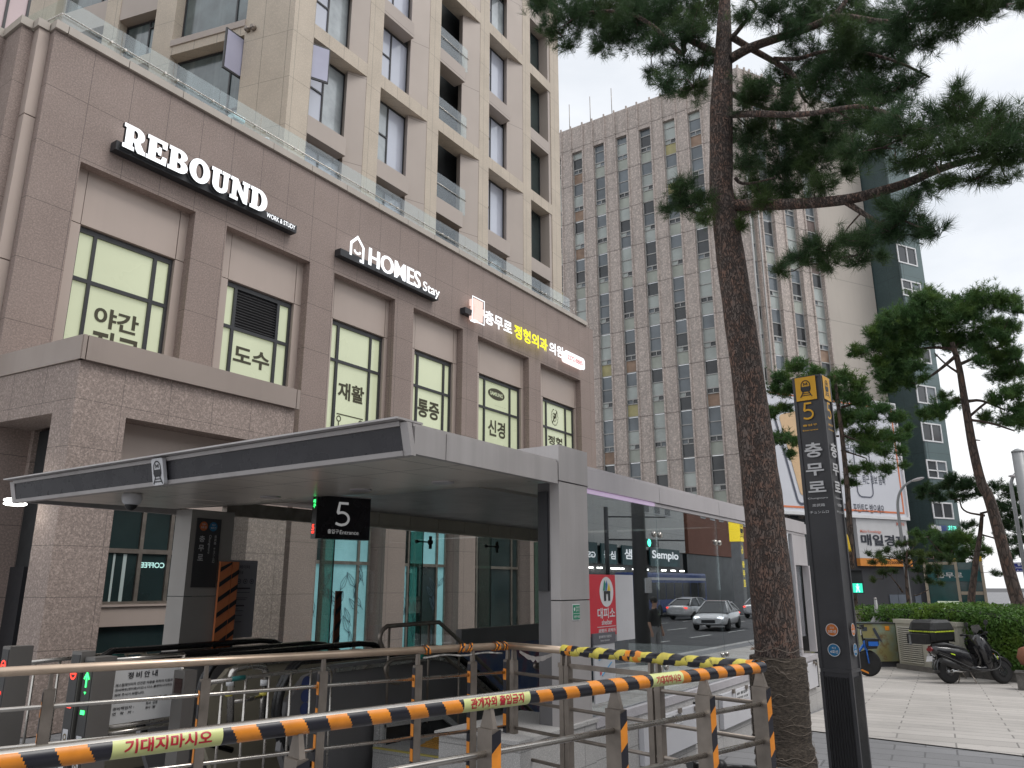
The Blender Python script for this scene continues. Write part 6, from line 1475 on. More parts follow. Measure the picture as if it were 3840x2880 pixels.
pine('small young pine with yellowish needles in front of the newspaper sign', [('J',1205,700),('J',1190,850),('J',1200,1000),('J',1215,1160)], .075,
     JP([(870,730,34),(950,740,44),(1040,700,44),(1130,660,44),(1210,640,42),(1260,640,26),(1000,780,52),(1110,750,52),(1220,730,52),(1320,740,52),(1420,740,50),(1500,760,44),(1560,790,40),(900,800,32),(1180,800,42),(1330,800,44),(1450,830,34),(1000,890,42),(1090,870,34),(1290,870,42),(1390,870,50),(1480,900,42),(1400,960,40),(1300,960,32),(910,960,30),(1500,980,30)]),
     [([('J',1200,1060),('J',1100,1000),('J',1035,920)], .035), ([('J',1215,1090),('J',1290,1090),('J',1360,1040)], .03), ([('J',1195,850),('J',1080,770),('J',960,750)], .03), ([('J',1195,840),('J',1320,780),('J',1450,770)], .03)], nd_yel, dens=600, L=.19, wd=.012, nn=15, t=24, jit=.5)
# ---- clipped hedge behind the scooters
leafg = needles('hedge_leaf', (.080,.165,.035), .5, .2)
hd = thing('clipped_hedge', 'long clipped green hedge behind the scooters and cabinets', 'hedge', (23, 2, -.4))
HF = [Vector((21.45,.72,0)), Vector((22.1,1.75,0)), Vector((22.9,2.7,0)), Vector((24.6,4.0,0)), Vector((27.2,5.6,0))]
HB = [Vector((23.2,-.3,0)), Vector((24.0,.6,0)), Vector((24.8,1.5,0)), Vector((26.2,2.6,0)), Vector((28.6,4.0,0))]
HT = [.98, 1.16, 1.20, 1.12, 1.02]
def hpt(s, f, g):
    i = min(int(s), 3); q = s - i; a = HF[i].lerp(HF[i+1], q); b = HB[i].lerp(HB[i+1], q); zt = HT[i] + (HT[i+1]-HT[i])*q; p = a.lerp(b, f); p.z = -.30 + (zt + .30) * g; return p
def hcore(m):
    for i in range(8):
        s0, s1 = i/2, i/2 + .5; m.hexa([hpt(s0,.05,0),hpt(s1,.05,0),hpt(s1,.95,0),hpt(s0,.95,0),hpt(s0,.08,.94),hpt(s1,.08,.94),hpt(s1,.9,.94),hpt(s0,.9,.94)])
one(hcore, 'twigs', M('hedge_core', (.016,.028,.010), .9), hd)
LV_ = []
for _ in range(15000):
    s = 4 * rng.random()**1.25; u = rng.random()
    if u < .50: f, g, nrm = -.01 + .05*rng.random(), rng.random(), Vector((-.75,-.55,.25))
    elif u < .88: f, g, nrm = rng.random(), .97 + .06*rng.random(), Vector((0,0,1))
    else: s, f, g, nrm = -.03 + .05*rng.random(), rng.random(), rng.random(), Vector((-.3,-.9,.2))
    s = min(max(s, 0), 3.999); p = hpt(s, f, g)
    if u >= .88: p += (HF[0] - HF[1]).normalized() * (.10 * rng.random() + .22 * math.sin(math.pi * f) * 1.2)
    p.z += -.10 * max(0, (.06 - f)) / .06 * (g > .9)
    p += Vector((rng.normal(), rng.normal(), rng.normal())) * .018 + Vector((0,0,.03*math.sin(p.x*5+p.y*3)))
    n_ = (nrm + Vector((rng.normal(), rng.normal(), rng.normal())) * .55).normalized(); a = n_.cross(Vector((rng.normal(), rng.normal(), rng.normal()))).normalized(); b = n_.cross(a); L = .030 + .028 * rng.random(); w_ = L * .55
    q = [p - a*L, p + b*w_, p + a*L, p - b*w_]; LV_ += [q[0], q[1], q[2], q[0], q[2], q[3]]
tri_mesh('leaves', [list(v) for v in LV_], leafg, hd)
# ------------------------------------------------------------------ cabinets, wall and planter on the right
uc = thing('utility_cabinet', 'painted ochre green steel cabinet with bird pictures and rust spots', 'cabinet', (23.4, 4.1, -.4))
c0, c1 = Vector((22.75, 4.80, -.4)), Vector((23.82, 3.59, -.4)); cdir = (c1 - c0).normalized(); cin = Vector((-cdir.y, cdir.x, 0)); cin = cin if cin.x > 0 else -cin; CL = (c1 - c0).length
UM = Matrix(((cdir.x, cin.x, 0, c0.x), (cdir.y, cin.y, 0, c0.y), (0, 0, 1, -.4), (0, 0, 0, 1)))
def U(fn):
    def g(m): m.M = UM; fn(m); m.M = None
    return g
cab = NT('painted_cabinet'); cn = cab.mix(cab.ramp(cab.noise(3.2, 4), .35, .62), (.24,.29,.22), (.27,.24,.10)); cn = cab.mix(cab.math('MULTIPLY', cab.ramp(cab.noise(4.5, 5), .58, .70), .8), cn, (.17,.08,.03)); cab.l(cn, cab.b.inputs['Base Color']); cab.b.inputs['Roughness'].default_value = .55
one(U(lambda m: (m.box(-.6, .52, 0, .5, .14, 1.10), m.box(.528, CL, 0, .5, .14, 1.10))), 'body', cab.mat, uc)
one(U(lambda m: (m.box(-.62, CL + .02, -.02, .52, 1.102, 1.13), m.box(-.58, CL - .02, .03, .48, 0, .138))), 'base_and_lid', charcoal, uc)
one(U(lambda m: (m.poly([(.10,-.003,.85),(.22,-.003,.92),(.42,-.003,.88),(.48,-.003,.7),(.44,-.003,.5),(.26,-.003,.48),(.14,-.003,.6)]))), 'painted_patch', PAINT('pale_blue_patch', (.34,.40,.40), .5, var=.2), uc)
one(U(lambda m: (m.poly([(.20,-.006,.78),(.26,-.006,.82),(.30,-.006,.70),(.36,-.006,.55),(.33,-.006,.52),(.27,-.006,.62)]), m.poly([(.95,-.006,.98),(1.02,-.006,1.0),(1.12,-.006,.80),(1.2,-.006,.62),(1.1,-.006,.68),(1.0,-.006,.86)]), m.box(.66,.80,-.006,-.003,.92,1.02))), 'painted_bird', PAINT('bird_paint', (.05,.06,.08), .5), uc)
one(U(lambda m: m.box(1.32, 1.44, -.006, -.003, .93, 1.04)), 'sticker', orange, uc)
lc = thing('louvred_cabinet', 'beige louvred steel cabinet behind the delivery box of the scooter', 'cabinet', (22.7, 2.8, -.4))
l0, l1 = Vector((23.36, 3.52, -.4)), Vector((22.02, 1.98, -.4)); ldir = (l1 - l0).normalized(); lin = Vector((-ldir.y, ldir.x, 0)); lin = lin if lin.x > 0 else -lin; LLn = (l1 - l0).length
LMX = Matrix(((ldir.x, lin.x, 0, l0.x), (ldir.y, lin.y, 0, l0.y), (0, 0, 1, -.4), (0, 0, 0, 1)))
def Lm(fn):
    def g(m): m.M = LMX; fn(m); m.M = None
    return g
beige_c = M('beige_cabinet_paint', (.42,.40,.34), .5, var=.08, vs=2, streak=.15)
one(Lm(lambda m: (m.box(0, LLn, .02, .9, .12, 1.14), m.box(-.03, LLn + .03, -.02, .93, 1.144, 1.24))), 'body', beige_c, lc)
one(Lm(lambda m: [m.hexa([(.06,-.012,.18+i*.05),(.86,-.012,.18+i*.05),(.86,.018,.18+i*.05),(.06,.018,.18+i*.05),(.06,.012,.212+i*.05),(.86,.012,.212+i*.05),(.86,.018,.212+i*.05),(.06,.018,.212+i*.05)]) for i in range(18)]), 'louvre', beige_c, lc)
one(Lm(lambda m: [m.box(.065, .855, .0185, .0195, .212 + i*.05, .23 + i*.05) for i in range(17)]), 'louvre_gap', black_pl, lc)
one(Lm(lambda m: (m.box(1.0, 1.14, .012, .018, .86, .98), m.box(1.30, 1.44, .012, .018, .88, .98), m.lathe((1.9,-.005,.98), [(.05,0),(.05,.02)], 12, (0,1,0)))), 'label_plate', white_dirty, lc)
one(Lm(lambda m: m.box(-.05, LLn + .05, -.05, .95, 0, .118)), 'plinth', M('rough_stone_plinth', (.15,.14,.13), .9, var=.3, vs=6, bump=.5), lc)
gw = thing('granite_wall', 'low granite block wall between the pylon and the hedge', 'wall', (26.6, 5, -.4))
w0, w1 = at('N', 690, 300, r=26.6), at('N', 1002, 300, r=26.6); wd = (w1 - w0); wd.z = 0; wd.normalize(); wi = Vector((-wd.y, wd.x, 0)); wi = wi if wi.x > 0 else -wi
WMX = Matrix(((wd.x, wi.x, 0, w0.x), (wd.y, wi.y, 0, w0.y), (0, 0, 1, 0), (0, 0, 0, 1))); WLn = math.hypot(w1.x - w0.x, w1.y - w0.y)
def gwf(m): m.M = WMX; m.box(-4, WLn, 0, .6, -.5, .86); m.box(-4, WLn + .03, -.03, .63, .864, .96); m.M = None
one(gwf, 'wall', M('weathered_granite', (.33,.30,.26), .8, var=.15, vs=1.5, grain=.5, gs=40, streak=.3, joints=(.7,.2,.42,.43,.015,.6)), gw)
cz_ = thing('traffic_cone', 'small grey cone shaped cap standing in front of the granite wall', 'cone', tuple(at('N', 950, 390, r=25.5)))
p = at('N', 950, 395, r=25.5); one(lambda m: m.lathe(p, [(.22,-.75),(.22,-.05),(.20,0),(.06,.22),(.04,.62)], 14), 'body', PAINT('grey_cone', (.30,.30,.30)), cz_); one(lambda m: m.lathe(p + Vector((0,0,.621)), [(.045,0),(.03,.05)], 10), 'tip', alu, cz_)
stone = M('dark_planter_stone', (.115,.108,.10), .9, var=.35, vs=5, grain=.4, gs=30, bump=.8)
pk = thing('planter_wall', 'rough dark stone planter edge under the hedge', 'wall', (22, 1.5, -.4))
def planter(m):
    rr = random.Random(6); pts = [Vector((20.3,-1.6,-.4)), Vector((21.35,.66,-.4)), Vector((22.0,1.72,-.4)), Vector((22.8,2.7,-.4)), Vector((24.5,4.05,-.4))]
    for a, b in zip(pts, pts[1:]):
        d = b - a; n_ = max(1, int(d.length / .42)); q = Vector((d.y, -d.x, 0)).normalized()
        if q.x < 0: q = -q
        for i in range(n_):
            p0, p1 = a + d*(i/n_) + d.normalized()*.006, a + d*((i+1)/n_) - d.normalized()*.006; h = .25 + rr.uniform(-.02,.03); j = rr.uniform(-.02,.02)
            m.hexa([p0 + q*(-.02+j), p1 + q*(-.02+j), p1 + q*.3, p0 + q*.3, p0 + q*j + Vector((0,0,h)), p1 + q*j + Vector((0,0,h)), p1 + q*.28 + Vector((0,0,h)), p0 + q*.28 + Vector((0,0,h))])
one(planter, 'stone_edge', stone, pk)
gs_ = []
for _ in range(2600):
    p = HF[0].lerp(HF[1], rng.random()*1.1 - .45) + (HB[0] - HF[0]) * (rng.random()*.16 - .02); p.z = -.17
    d = Vector((rng.normal()*.05, rng.normal()*.05, .10 + .10*rng.random())); s = Vector((rng.normal(), rng.normal(), 0)).normalized() * .007; gs_ += [p - s, p + s, p + d]
gg = thing('ground_grass', 'tuft of green grass at the foot of the hedge', 'grass', (21.6, .8, -.2)); gg['kind'] = 'stuff'
tri_mesh('blades', [list(v) for v in gs_], leafg, gg)
# ------------------------------------------------------------------ two wheelers
tyre = M('tyre_rubber', (.016,.016,.017), .75, var=.2, vs=8)
bk_body = M('black_scooter_paint', (.012,.012,.014), .22, var=.15, coat=.5)
bk_mat = M('black_textured_plastic', (.02,.02,.021), .55, var=.2, vs=12)
chrome = M('scooter_chrome', (.55,.55,.55), .15, metal=1.0, var=.05)
lens_r = M('red_lens', (.22,.012,.015), .15, coat=.5); lens_o = M('orange_lens', (.50,.14,.02), .2, coat=.4)
def wheel(m, m2, c, r, w_, ax):
    c = Vector(c); m.lathe(c, [(r*.68,-w_/2),(r*.86,-w_/2),(r*.97,-w_*.3),(r,0),(r*.97,w_*.3),(r*.86,w_/2),(r*.68,w_/2)], 24, ax)
    m2.lathe(c, [(r*.66,-w_*.42),(r*.55,-w_*.3),(.05,-w_*.2),(.05,w_*.2),(r*.55,w_*.3),(r*.66,w_*.42)], 24, ax)
def loft(m, secs, closed=True, smooth=True):
    """sections: lists of points of equal count"""
    rings = [[m.pt(p) for p in s] for s in secs]; sm = m.smooth; m.smooth = smooth; n = len(rings[0])
    for A, B in zip(rings, rings[1:]):
        for k in range(n): m.face([A[k], A[(k+1) % n], B[(k+1) % n], B[k]])
    m.smooth = False; m.face(rings[0][::-1]); m.face(rings[-1]); m.smooth = sm
def oval(x, y, z, ry, rz, n=14, tilt=0.0, pw=.75):
    out = []
    for k in range(n):
        a = 2*math.pi*k/n; c_, s_ = math.cos(a), math.sin(a); out.append((x + tilt*s_*rz, y + math.copysign(abs(c_)**pw, c_)*ry, z + math.copysign(abs(s_)**pw, s_)*rz))
    return out
def xf(root, loc, ang, scale=1.0):
    root.location = loc; root.rotation_euler = (0, 0, ang)
def local_thing(name, label, cat, group=None): return thing(name, label, cat, (0,0,0), group)
def scooter(label, box):
    e = local_thing('motor_scooter', label, 'motor scooter', 'scooters parked by the hedge')
    for x, r, nm in ((0,.265,'wheel'), (1.36,.265,'wheel')):
        a, b = MB(), MB(); wheel(a, b, (x, 0, r), r, .12, (0,1,0)); w_ = a.build(nm, tyre, e); b.build('rim', bk_mat, w_); one(lambda m: m.lathe((x,0,r), [(.10,-.075),(.10,-.07),(.10,.07),(.10,.075)], 16, (0,1,0)), 'brake_disc', chrome, w_)
    def body(m):
        loft(m, [oval(-.34,0,.70,.05,.04), oval(-.22,0,.68,.12,.10), oval(0,0,.62,.16,.17), oval(.25,0,.55,.19,.21), oval(.48,0,.50,.18,.22), oval(.66,0,.42,.15,.18)])
        loft(m, [oval(.50,0,.33,.15,.09), oval(.75,0,.30,.16,.06), oval(.95,0,.32,.15,.07), oval(1.05,0,.40,.14,.12)])
        loft(m, [[(x + .0, y, z) for x, y, z in ring] for ring in ([[(.92,-.15,.30),(1.10,-.12,.32),(1.16,0,.33),(1.10,.12,.32),(.92,.15,.30)],[(.90,-.21,.50),(1.14,-.16,.55),(1.24,0,.58),(1.14,.16,.55),(.90,.21,.50)],[(.84,-.22,.72),(1.10,-.17,.78),(1.20,0,.80),(1.10,.17,.78),(.84,.22,.72)],[(.82,-.19,.90),(1.02,-.14,.95),(1.10,0,.97),(1.02,.14,.95),(.82,.19,.90)],[(.84,-.12,1.02),(.96,-.09,1.04),(1.0,0,1.05),(.96,.09,1.04),(.84,.12,1.02)]])])
    one(body, 'body', bk_body, e)
    one(lambda m: loft(m, [oval(-.20,0,.79,.10,.035), oval(0,0,.80,.14,.05), oval(.25,0,.75,.14,.05), oval(.42,0,.72,.13,.05), oval(.55,0,.66,.09,.04)]), 'seat', bk_mat, e)
    def fender(m):
        n_ = 10
        for sx, r0, a0, a1 in ((1.36, .30, 20, 175), (0, .31, 60, 190)):
            secs = []
            for i in range(n_): t = rad(a0 + (a1 - a0)*i/(n_-1)); c = Vector((sx + r0*math.cos(t), 0, .265 + r0*math.sin(t))); u = Vector((math.cos(t),0,math.sin(t))); secs.append([c + Vector((0,-.085,0)) - u*.04, c + Vector((0,-.06,0)) + u*.02, c + Vector((0,.06,0)) + u*.02, c + Vector((0,.085,0)) - u*.04])
            loft(m, secs)
        for y in (-.085, .085): m.tube([(1.36,y,.265),(1.20,y*.8,.62)], .022, 8)
    one(fender, 'fender', bk_body, e)
    def bars(m):
        m.tube([(1.16,0,.72),(1.00,0,1.0)], .03, 8); m.tube([(.90,-.36,1.05),(.98,-.18,1.03),(1.0,0,1.02),(.98,.18,1.03),(.90,.36,1.05)], .018, 8)
        for s in (-1, 1): m.tube([(.86,s*.40,1.05),(.92,s*.28,1.05)], .024, 8); m.tube([(.97,s*.22,1.05),(.98,s*.28,1.22)], .008, 6)
    one(bars, 'handlebar', bk_mat, e)
    for s in (-1, 1): one(lambda m: m.lathe((.99, s*.29, 1.27), [(.03,-.015),(.06,0),(.06,.012)], 12, (-1,0,.1)), 'mirror', bk_mat, e)
    one(lambda m: m.hexa([(1.06,-.17,.92),(1.06,.17,.92),(1.075,.17,.92),(1.075,-.17,.92),(.93,-.13,1.24),(.93,.13,1.24),(.945,.13,1.24),(.945,-.13,1.24)]), 'windscreen', GLASS('smoked_screen', (.25,.26,.28), 1.5, 1.2, .1), e)
    one(lambda m: loft(m, [oval(1.12,0,.74,.13,.06), oval(1.19,0,.71,.09,.05), oval(1.22,0,.70,.04,.03)]), 'headlight', M('head_lens', (.5,.5,.5), .1, coat=.6), e)
    for s in (-1, 1): one(lambda m: loft(m, [oval(1.10,s*.15,.62,.02,.03,8), oval(1.13,s*.15,.61,.015,.02,8)]), 'indicator', lens_o, e)
    one(lambda m: loft(m, [oval(-.345,0,.70,.09,.045), oval(-.37,0,.70,.08,.035)]), 'tail_light', lens_r, e)
    one(lambda m: m.hexa([(-.43,-.09,.45),(-.43,.09,.45),(-.425,.09,.45),(-.425,-.09,.45),(-.39,-.09,.56),(-.39,.09,.56),(-.385,.09,.56),(-.385,-.09,.56)]), 'number_plate', white_dirty, e)
    one(lambda m: (m.tube([(.42,-.15,.26),(.25,-.19,.27),(.12,-.21,.32)], .025, 8), m.tube([(.12,-.21,.32),(-.10,-.22,.40),(-.30,-.22,.47)], [.045,.07,.06], 12)), 'exhaust', bk_mat, e)
    one(lambda m: m.tube([(.30,-.16,.25),(.02,-.15,.26)], .03, 8), 'swing_arm', chrome, e)
    one(lambda m: (m.tube([(.45,-.12,.24),(.40,-.30,.01)], .012, 6), m.tube([(.40,.10,.22),(.30,.12,.01)], .012, 6)), 'stand', steel_dk, e)
    def crash(m):
        for s in (-1, 1): m.tube(smooth_path([Vector(q) for q in ((-.25,s*.14,.60),(.10,s*.24,.44),(.45,s*.26,.27),(.95,s*.27,.26),(1.16,s*.26,.36),(1.22,s*.22,.62),(1.10,s*.16,.70))], 2), .016, 8)
    one(crash, 'crash_bar', bk_mat, e)
    for s in (-1, 1): one(lambda m: (m.hexa([(.02,s*.175,.60),(.12,s*.178,.57),(.12,s*.18,.57),(.02,s*.18,.60),(.02,s*.168,.62),(.12,s*.172,.595),(.12,s*.18,.595),(.02,s*.18,.62)]), m.box(1.14,1.15,s*.22-.01,s*.22+.01,.50,.57)), 'reflector', PAINT('lime_reflector', (.55,.75,.05), .3), e)
    if box:
        def bx_(m):
            z0, zs, z1 = .84, 1.02, 1.28
            sec = lambda z, k: [(-.62 - k, -.30 - k, z), (.10 + k, -.30 - k, z), (.16 + k, -.22, z), (.16 + k, .22, z), (.10 + k, .30 + k, z), (-.62 - k, .30 + k, z), (-.68 - k, .22, z), (-.68 - k, -.22, z)]
            loft(m, [sec(z0, -.05), sec(z0 + .04, 0), sec(1.07, .02), sec(1.12, .02), sec(1.26, -.02), sec(1.32, -.10)], smooth=False)
        b = one(bx_, 'delivery_box', bk_mat, e)
        def band(m):
            k = .0245; z0, z1 = 1.055, 1.085; ring = [(-.62-k,-.30-k),(.10+k,-.30-k),(.16+k,-.22),(.16+k,.22),(.10+k,.30+k),(-.62-k,.30+k),(-.68-k,.22),(-.68-k,-.22)]
            for (a, c), (a2, c2) in zip(ring, ring[1:] + ring[:1]): m.quad((a,c,z0),(a2,c2,z0),(a2,c2,z1),(a,c,z1))
        one(band, 'reflective_band', PAINT('lime_band', (.50,.60,.05), .35, var=.5, vs=30), b)
        one(lambda m: (m.box(-.92,-.72,-.22,.22,.80,1.02), m.box(-.6,.1,-.18,.18,.80,.838)), 'rear_rack', bk_mat, e)
        one(lambda m: (m.box(-.925,-.921,.12,.17,.78,1.0), m.box(.19,.22,-.26,-.14,.82,1.1)), 'silver_trim', chrome, e)
    return e
sc1 = scooter('black motor scooter without a top box beside the hedge', False)
hd1 = math.atan2(1.07 - 2.04, 21.14 - 20.13); xf(sc1, (20.13 - .04, 2.04 + .02, gz(20.13) - .0), hd1); sc1.rotation_euler = (rad(-8), rad(1.6), hd1)
sc2 = scooter('black motor scooter with a large black delivery box with a lime reflective band', True)
xf(sc2, (21.45, 2.32, -.40), rad(-24))
# blue shared bicycle
bi = local_thing('shared_bicycle', 'blue and black shared bicycle with a front basket parked by the painted cabinet', 'bicycle')
blue_b = PAINT('bicycle_blue', (.02,.14,.55), .3)
for x in (0, 1.02):
    a, b = MB(), MB(); c = (x, 0, .30)
    a.lathe(c, [(.235,-.022),(.275,-.024),(.30,0),(.275,.024),(.235,.022)], 28, (0,1,0)); wv = a.build('wheel', tyre, bi)
    def rim(m):
        for k in range(5): an = 2*math.pi*k/5 + .3; m.tube([(x,0,.30),(x+.24*math.cos(an),0,.30+.24*math.sin(an))], .014, 6)
        m.lathe(c, [(.04,-.05),(.04,.05)], 10, (0,1,0))
    one(rim, 'rim', black_pl, wv)
    one(lambda m: m.quad((x-.20,-.026,.14),(x-.02,-.026,.06),(x-.02,-.026,.10),(x-.17,-.026,.17)), 'reflector', orange, wv)
one(lambda m: (m.tube([(.98,0,.82),(1.0,0,.60)], .03, 10), m.tube([(1.0,-.05,.60),(1.02,-.055,.30)], .018, 8), m.tube([(1.0,.05,.60),(1.02,.055,.30)], .018, 8), m.box(.985,1.03,-.07,.07,.58,.66)), 'fork', blue_b, bi)
one(lambda m: (m.tube([(.97,0,.72),(.70,0,.42),(.42,0,.34)], .03, 10), m.tube([(.42,0,.34),(0,0,.30)], .02, 8), m.tube([(.42,0,.34),(.28,0,.78)], .025, 8)), 'frame', blue_b, bi)
one(lambda m: (m.tube([(.96,0,.80),(.92,0,1.10)], .022, 8), m.tube([(.80,-.27,1.12),(.92,-.12,1.10),(.93,0,1.10),(.92,.12,1.10),(.80,.27,1.12)], .014, 8), m.box(.92,1.0,-.05,.05,1.08,1.18), m.tube([(.78,-.29,1.12),(.88,-.2,1.115)], .02, 8), m.tube([(.78,.29,1.12),(.88,.2,1.115)], .02, 8)), 'handlebar', black_pl, bi)
one(lambda m: (m.hexa([(1.0,-.13,.62),(1.22,-.13,.64),(1.22,.13,.64),(1.0,.13,.62),(.98,-.17,.86),(1.28,-.17,.86),(1.28,.17,.86),(.98,.17,.86)])), 'basket', black_pl, bi)
one(lambda m: (m.box(1.02,1.24,-.175,-.17,.70,.80), m.box(1.27,1.275,-.12,.12,.72,.81)), 'basket_panel', blue_b, bi)
one(lambda m: loft(m, [oval(.14,0,.84,.09,.03), oval(.28,0,.84,.08,.035), oval(.42,0,.85,.02,.02)]), 'seat', black_pl, bi)
one(lambda m: m.box(.84,.845,-.29,-.25,.95,1.08), 'tag', white, bi)
xf(bi, (20.36, 4.72, -.39), math.atan2(3.76 - 4.72, 20.86 - 20.36))
# kick scooter in front of the rail: only its handlebar reaches into the photo
ks = local_thing('kick_scooter', 'black kick scooter handlebar at the bottom edge in front of the barrier rail', 'kick scooter')
g0, g1 = at('M', 1535, 1632, t=3.75), at('M', 1900, 1652, t=3.95); gd = (g1 - g0).normalized()
one(lambda m: m.tube([g0, g0.lerp(g1, .60)], .022, 12), 'grip', rubber, ks)
one(lambda m: (m.tube([g0.lerp(g1, .602), g1 + gd*.25], .013, 10), m.lathe(g0.lerp(g1, .62), [(.02,0),(.034,.01),(.034,.045),(.02,.055)], 14, gd), m.tube([g0.lerp(g1,.8) + Vector((0,0,-.02)), g0.lerp(g1,.45) + Vector((0,0,-.045)) - gd.cross(Vector((0,0,1)))*.04], .006, 6)), 'handlebar', black_pl, ks)
gm_ = g1 + gd*.10
gx = Vector((-gd.y, gd.x, 0)).normalized()
one(lambda m: (m.tube([gm_, Vector((gm_.x, gm_.y, .14)) + gx*.12], .022, 12)), 'stem', charcoal, ks)
fb = Vector((gm_.x, gm_.y, .10)) + gx*.13
def deckk(m):
    a = fb; b = fb - gx*.85
    s = gd*.075; m.hexa([a - s, a + s, b + s, b - s, a - s + Vector((0,0,.05)), a + s + Vector((0,0,.05)), b + s + Vector((0,0,.05)), b - s + Vector((0,0,.05))])
one(deckk, 'deck', charcoal, ks)
one(lambda m: m.tube([gm_ - gd*.02, gm_ + gd*.5], .013, 10), 'handlebar', black_pl, ks)
for q in (fb + gx*.05, fb - gx*.92):
    m = MB(); m.lathe(Vector((q.x, q.y, .105)), [(.05,-.025),(.10,-.02),(.105,0),(.10,.02),(.05,.025)], 20, gd); m.build('wheel', tyre, ks)
# ------------------------------------------------------------------ people
skin_m = M('skin', (.42,.25,.18), .5, var=.06); hair_m = M('dark_hair', (.018,.014,.012), .6, var=.2, vs=20)
def figure(name, label, chains, mat_shirt, mat_leg, hair=True, group=None, rot=0.0, loc=(0,0,0)):
    """one continuous skinned body; chains: dict joint -> (pos, radius); edges list"""
    e = thing(name, label, 'person', loc, group)
    J, Ed, root = chains
    me = bpy.data.meshes.new('person_body'); bm = bmesh.new(); sl = bm.verts.layers.skin.verify(); vs = {}
    for k, (p, r) in J.items(): v = bm.verts.new(p); rr_ = r if isinstance(r, tuple) else (r, r); v[sl].radius = rr_; v[sl].use_root = (k == root); vs[k] = v
    for a, b in Ed: bm.edges.new((vs[a], vs[b]))
    bm.to_mesh(me); bm.free(); o = bpy.data.objects.new('person_body', me); COL.objects.link(o)
    sk = o.modifiers.new('skin', 'SKIN'); sk.use_smooth_shade = True; sb = o.modifiers.new('sub', 'SUBSURF'); sb.levels = 2; sb.render_levels = 2
    dg = bpy.context.evaluated_depsgraph_get(); dg.update(); m2 = bpy.data.meshes.new_from_object(o.evaluated_get(dg)); bpy.data.objects.remove(o)
    o = bpy.data.objects.new('body', m2); COL.objects.link(o); o.parent = e
    m2.materials.clear()
    for q in (skin_m, mat_shirt, mat_leg): m2.materials.append(q)
    return e, o, J
def stand_joints(arm='down'):
    J = {'pelvis':((0,0,.95),(.15,.11)), 'waist':((0,0,1.08),(.14,.10)), 'chest':((0,0,1.30),(.17,.11)), 'neckb':((0,0,1.45),.07), 'neck':((.01,0,1.52),.055), 'head':((.02,0,1.62),.085), 'crown':((.01,0,1.72),.075)}
    Ed = [('pelvis','waist'),('waist','chest'),('chest','neckb'),('neckb','neck'),('neck','head'),('head','crown')]
    for s, n in ((1,'l'),(-1,'r')):
        J['sh'+n] = ((0,s*.19,1.40),.06); J['el'+n] = ((-.02,s*.25,1.13),.042); J['wr'+n] = ((.06,s*.26,.90),.028); J['pa'+n] = ((.08,s*.26,.82),.036)
        Ed += [('chest','sh'+n),('sh'+n,'el'+n),('el'+n,'wr'+n),('wr'+n,'pa'+n)]
        for f in range(4): J[f'f{f}{n}'] = ((.115 - f*.022,s*.262,.735 + abs(f-1.3)*.008),.009); Ed.append(('pa'+n, f'f{f}{n}'))
        J['th'+n] = ((.125,s*.25,.80),.010); Ed.append(('pa'+n,'th'+n))
        J['hip'+n] = ((0,s*.10,.90),.09); J['kn'+n] = ((.02,s*.11,.50),.06); J['an'+n] = ((-.02,s*.12,.09),.042); J['to'+n] = ((.16,s*.13,.04),.035)
        Ed += [('pelvis','hip'+n),('hip'+n,'kn'+n),('kn'+n,'an'+n),('an'+n,'to'+n)]
    return J, Ed, 'pelvis'
def dress(o, fn):
    for p in o.data.polygons: p.material_index = fn(p.center)
def head_bits(e, hp, f, hair_len=.0):
    """hair cap, nose, eyes and ears on a head centred at hp that looks along f"""
    hp = Vector(hp); f = Vector(f).normalized(); s = Vector((-f.y, f.x, 0)).normalized()
    def hair(m): m.lathe(hp + Vector((0,0,.005)) - f*.014, [(.060,-.05-hair_len),(.096,-.02),(.104,.03),(.098,.075),(.07,.112),(.02,.128)], 14)
    one(hair, 'hair', hair_m, e)
    one(lambda m: m.lathe(hp + f*.088 - Vector((0,0,.005)), [(.014,-.01),(.012,.01),(.004,.022)], 8, f), 'nose', skin_m, e)
    for q in (-1, 1):
        one(lambda m: m.lathe(hp + f*.082 + s*q*.03 + Vector((0,0,.022)), [(.010,0),(.009,.004),(.003,.007)], 8, f), 'eye', black_pl, e)
        one(lambda m: m.lathe(hp + s*q*.088, [(.022,-.006),(.026,0),(.018,.008)], 8, s*q), 'ear', skin_m, e)
    one(lambda m: m.box(*sum(([c - .012, c + .012] for c in (hp + f*.083 - Vector((0,0,.04)))), [])[:4], hp.z - .044, hp.z - .036), 'mouth', M('lips', (.30,.12,.10), .5), e)
def place_fig(e, loc, ang): e.location = loc; e.rotation_euler = (0, 0, ang)
shirt_g = M('grey_lilac_shirt', (.23,.22,.27), .8, var=.12, vs=6); jeans = M('dark_trousers', (.04,.045,.06), .8, var=.15); shirt_b = M('black_shirt', (.02,.02,.022), .8, var=.2); pants_g = M('grey_trousers', (.22,.22,.23), .8, var=.1)
# seated person at the right edge
J, Ed, rt = stand_joints()
def seat_pose(J):
    K = dict(J); dz = -.52
    def mv(n, p): K[n] = (p, J[n][1])
    for n in ('pelvis','waist','chest','neckb','neck','head','crown'): p = J[n][0]; mv(n, (p[0] + (p[2]-.95)*.28, p[1], p[2] + dz))
    for s, n in ((1,'l'),(-1,'r')):
        mv('sh'+n, (.13, s*.19, .88)); mv('el'+n, (.22, s*.27, .63)); mv('wr'+n, (.42, s*.20, .56)); mv('pa'+n, (.49, s*.17, .55))
        for f in range(4): mv(f'f{f}{n}', (.565, s*(.145 + f*.016), .545 - abs(f-1.3)*.006))
        mv('th'+n, (.52, s*.125, .57)); mv('hip'+n, (.04, s*.10, .42)); mv('kn'+n, (.44, s*.14, .46)); mv('an'+n, (.42, s*.14, .08)); mv('to'+n, (.58, s*.15, .04))
    return K
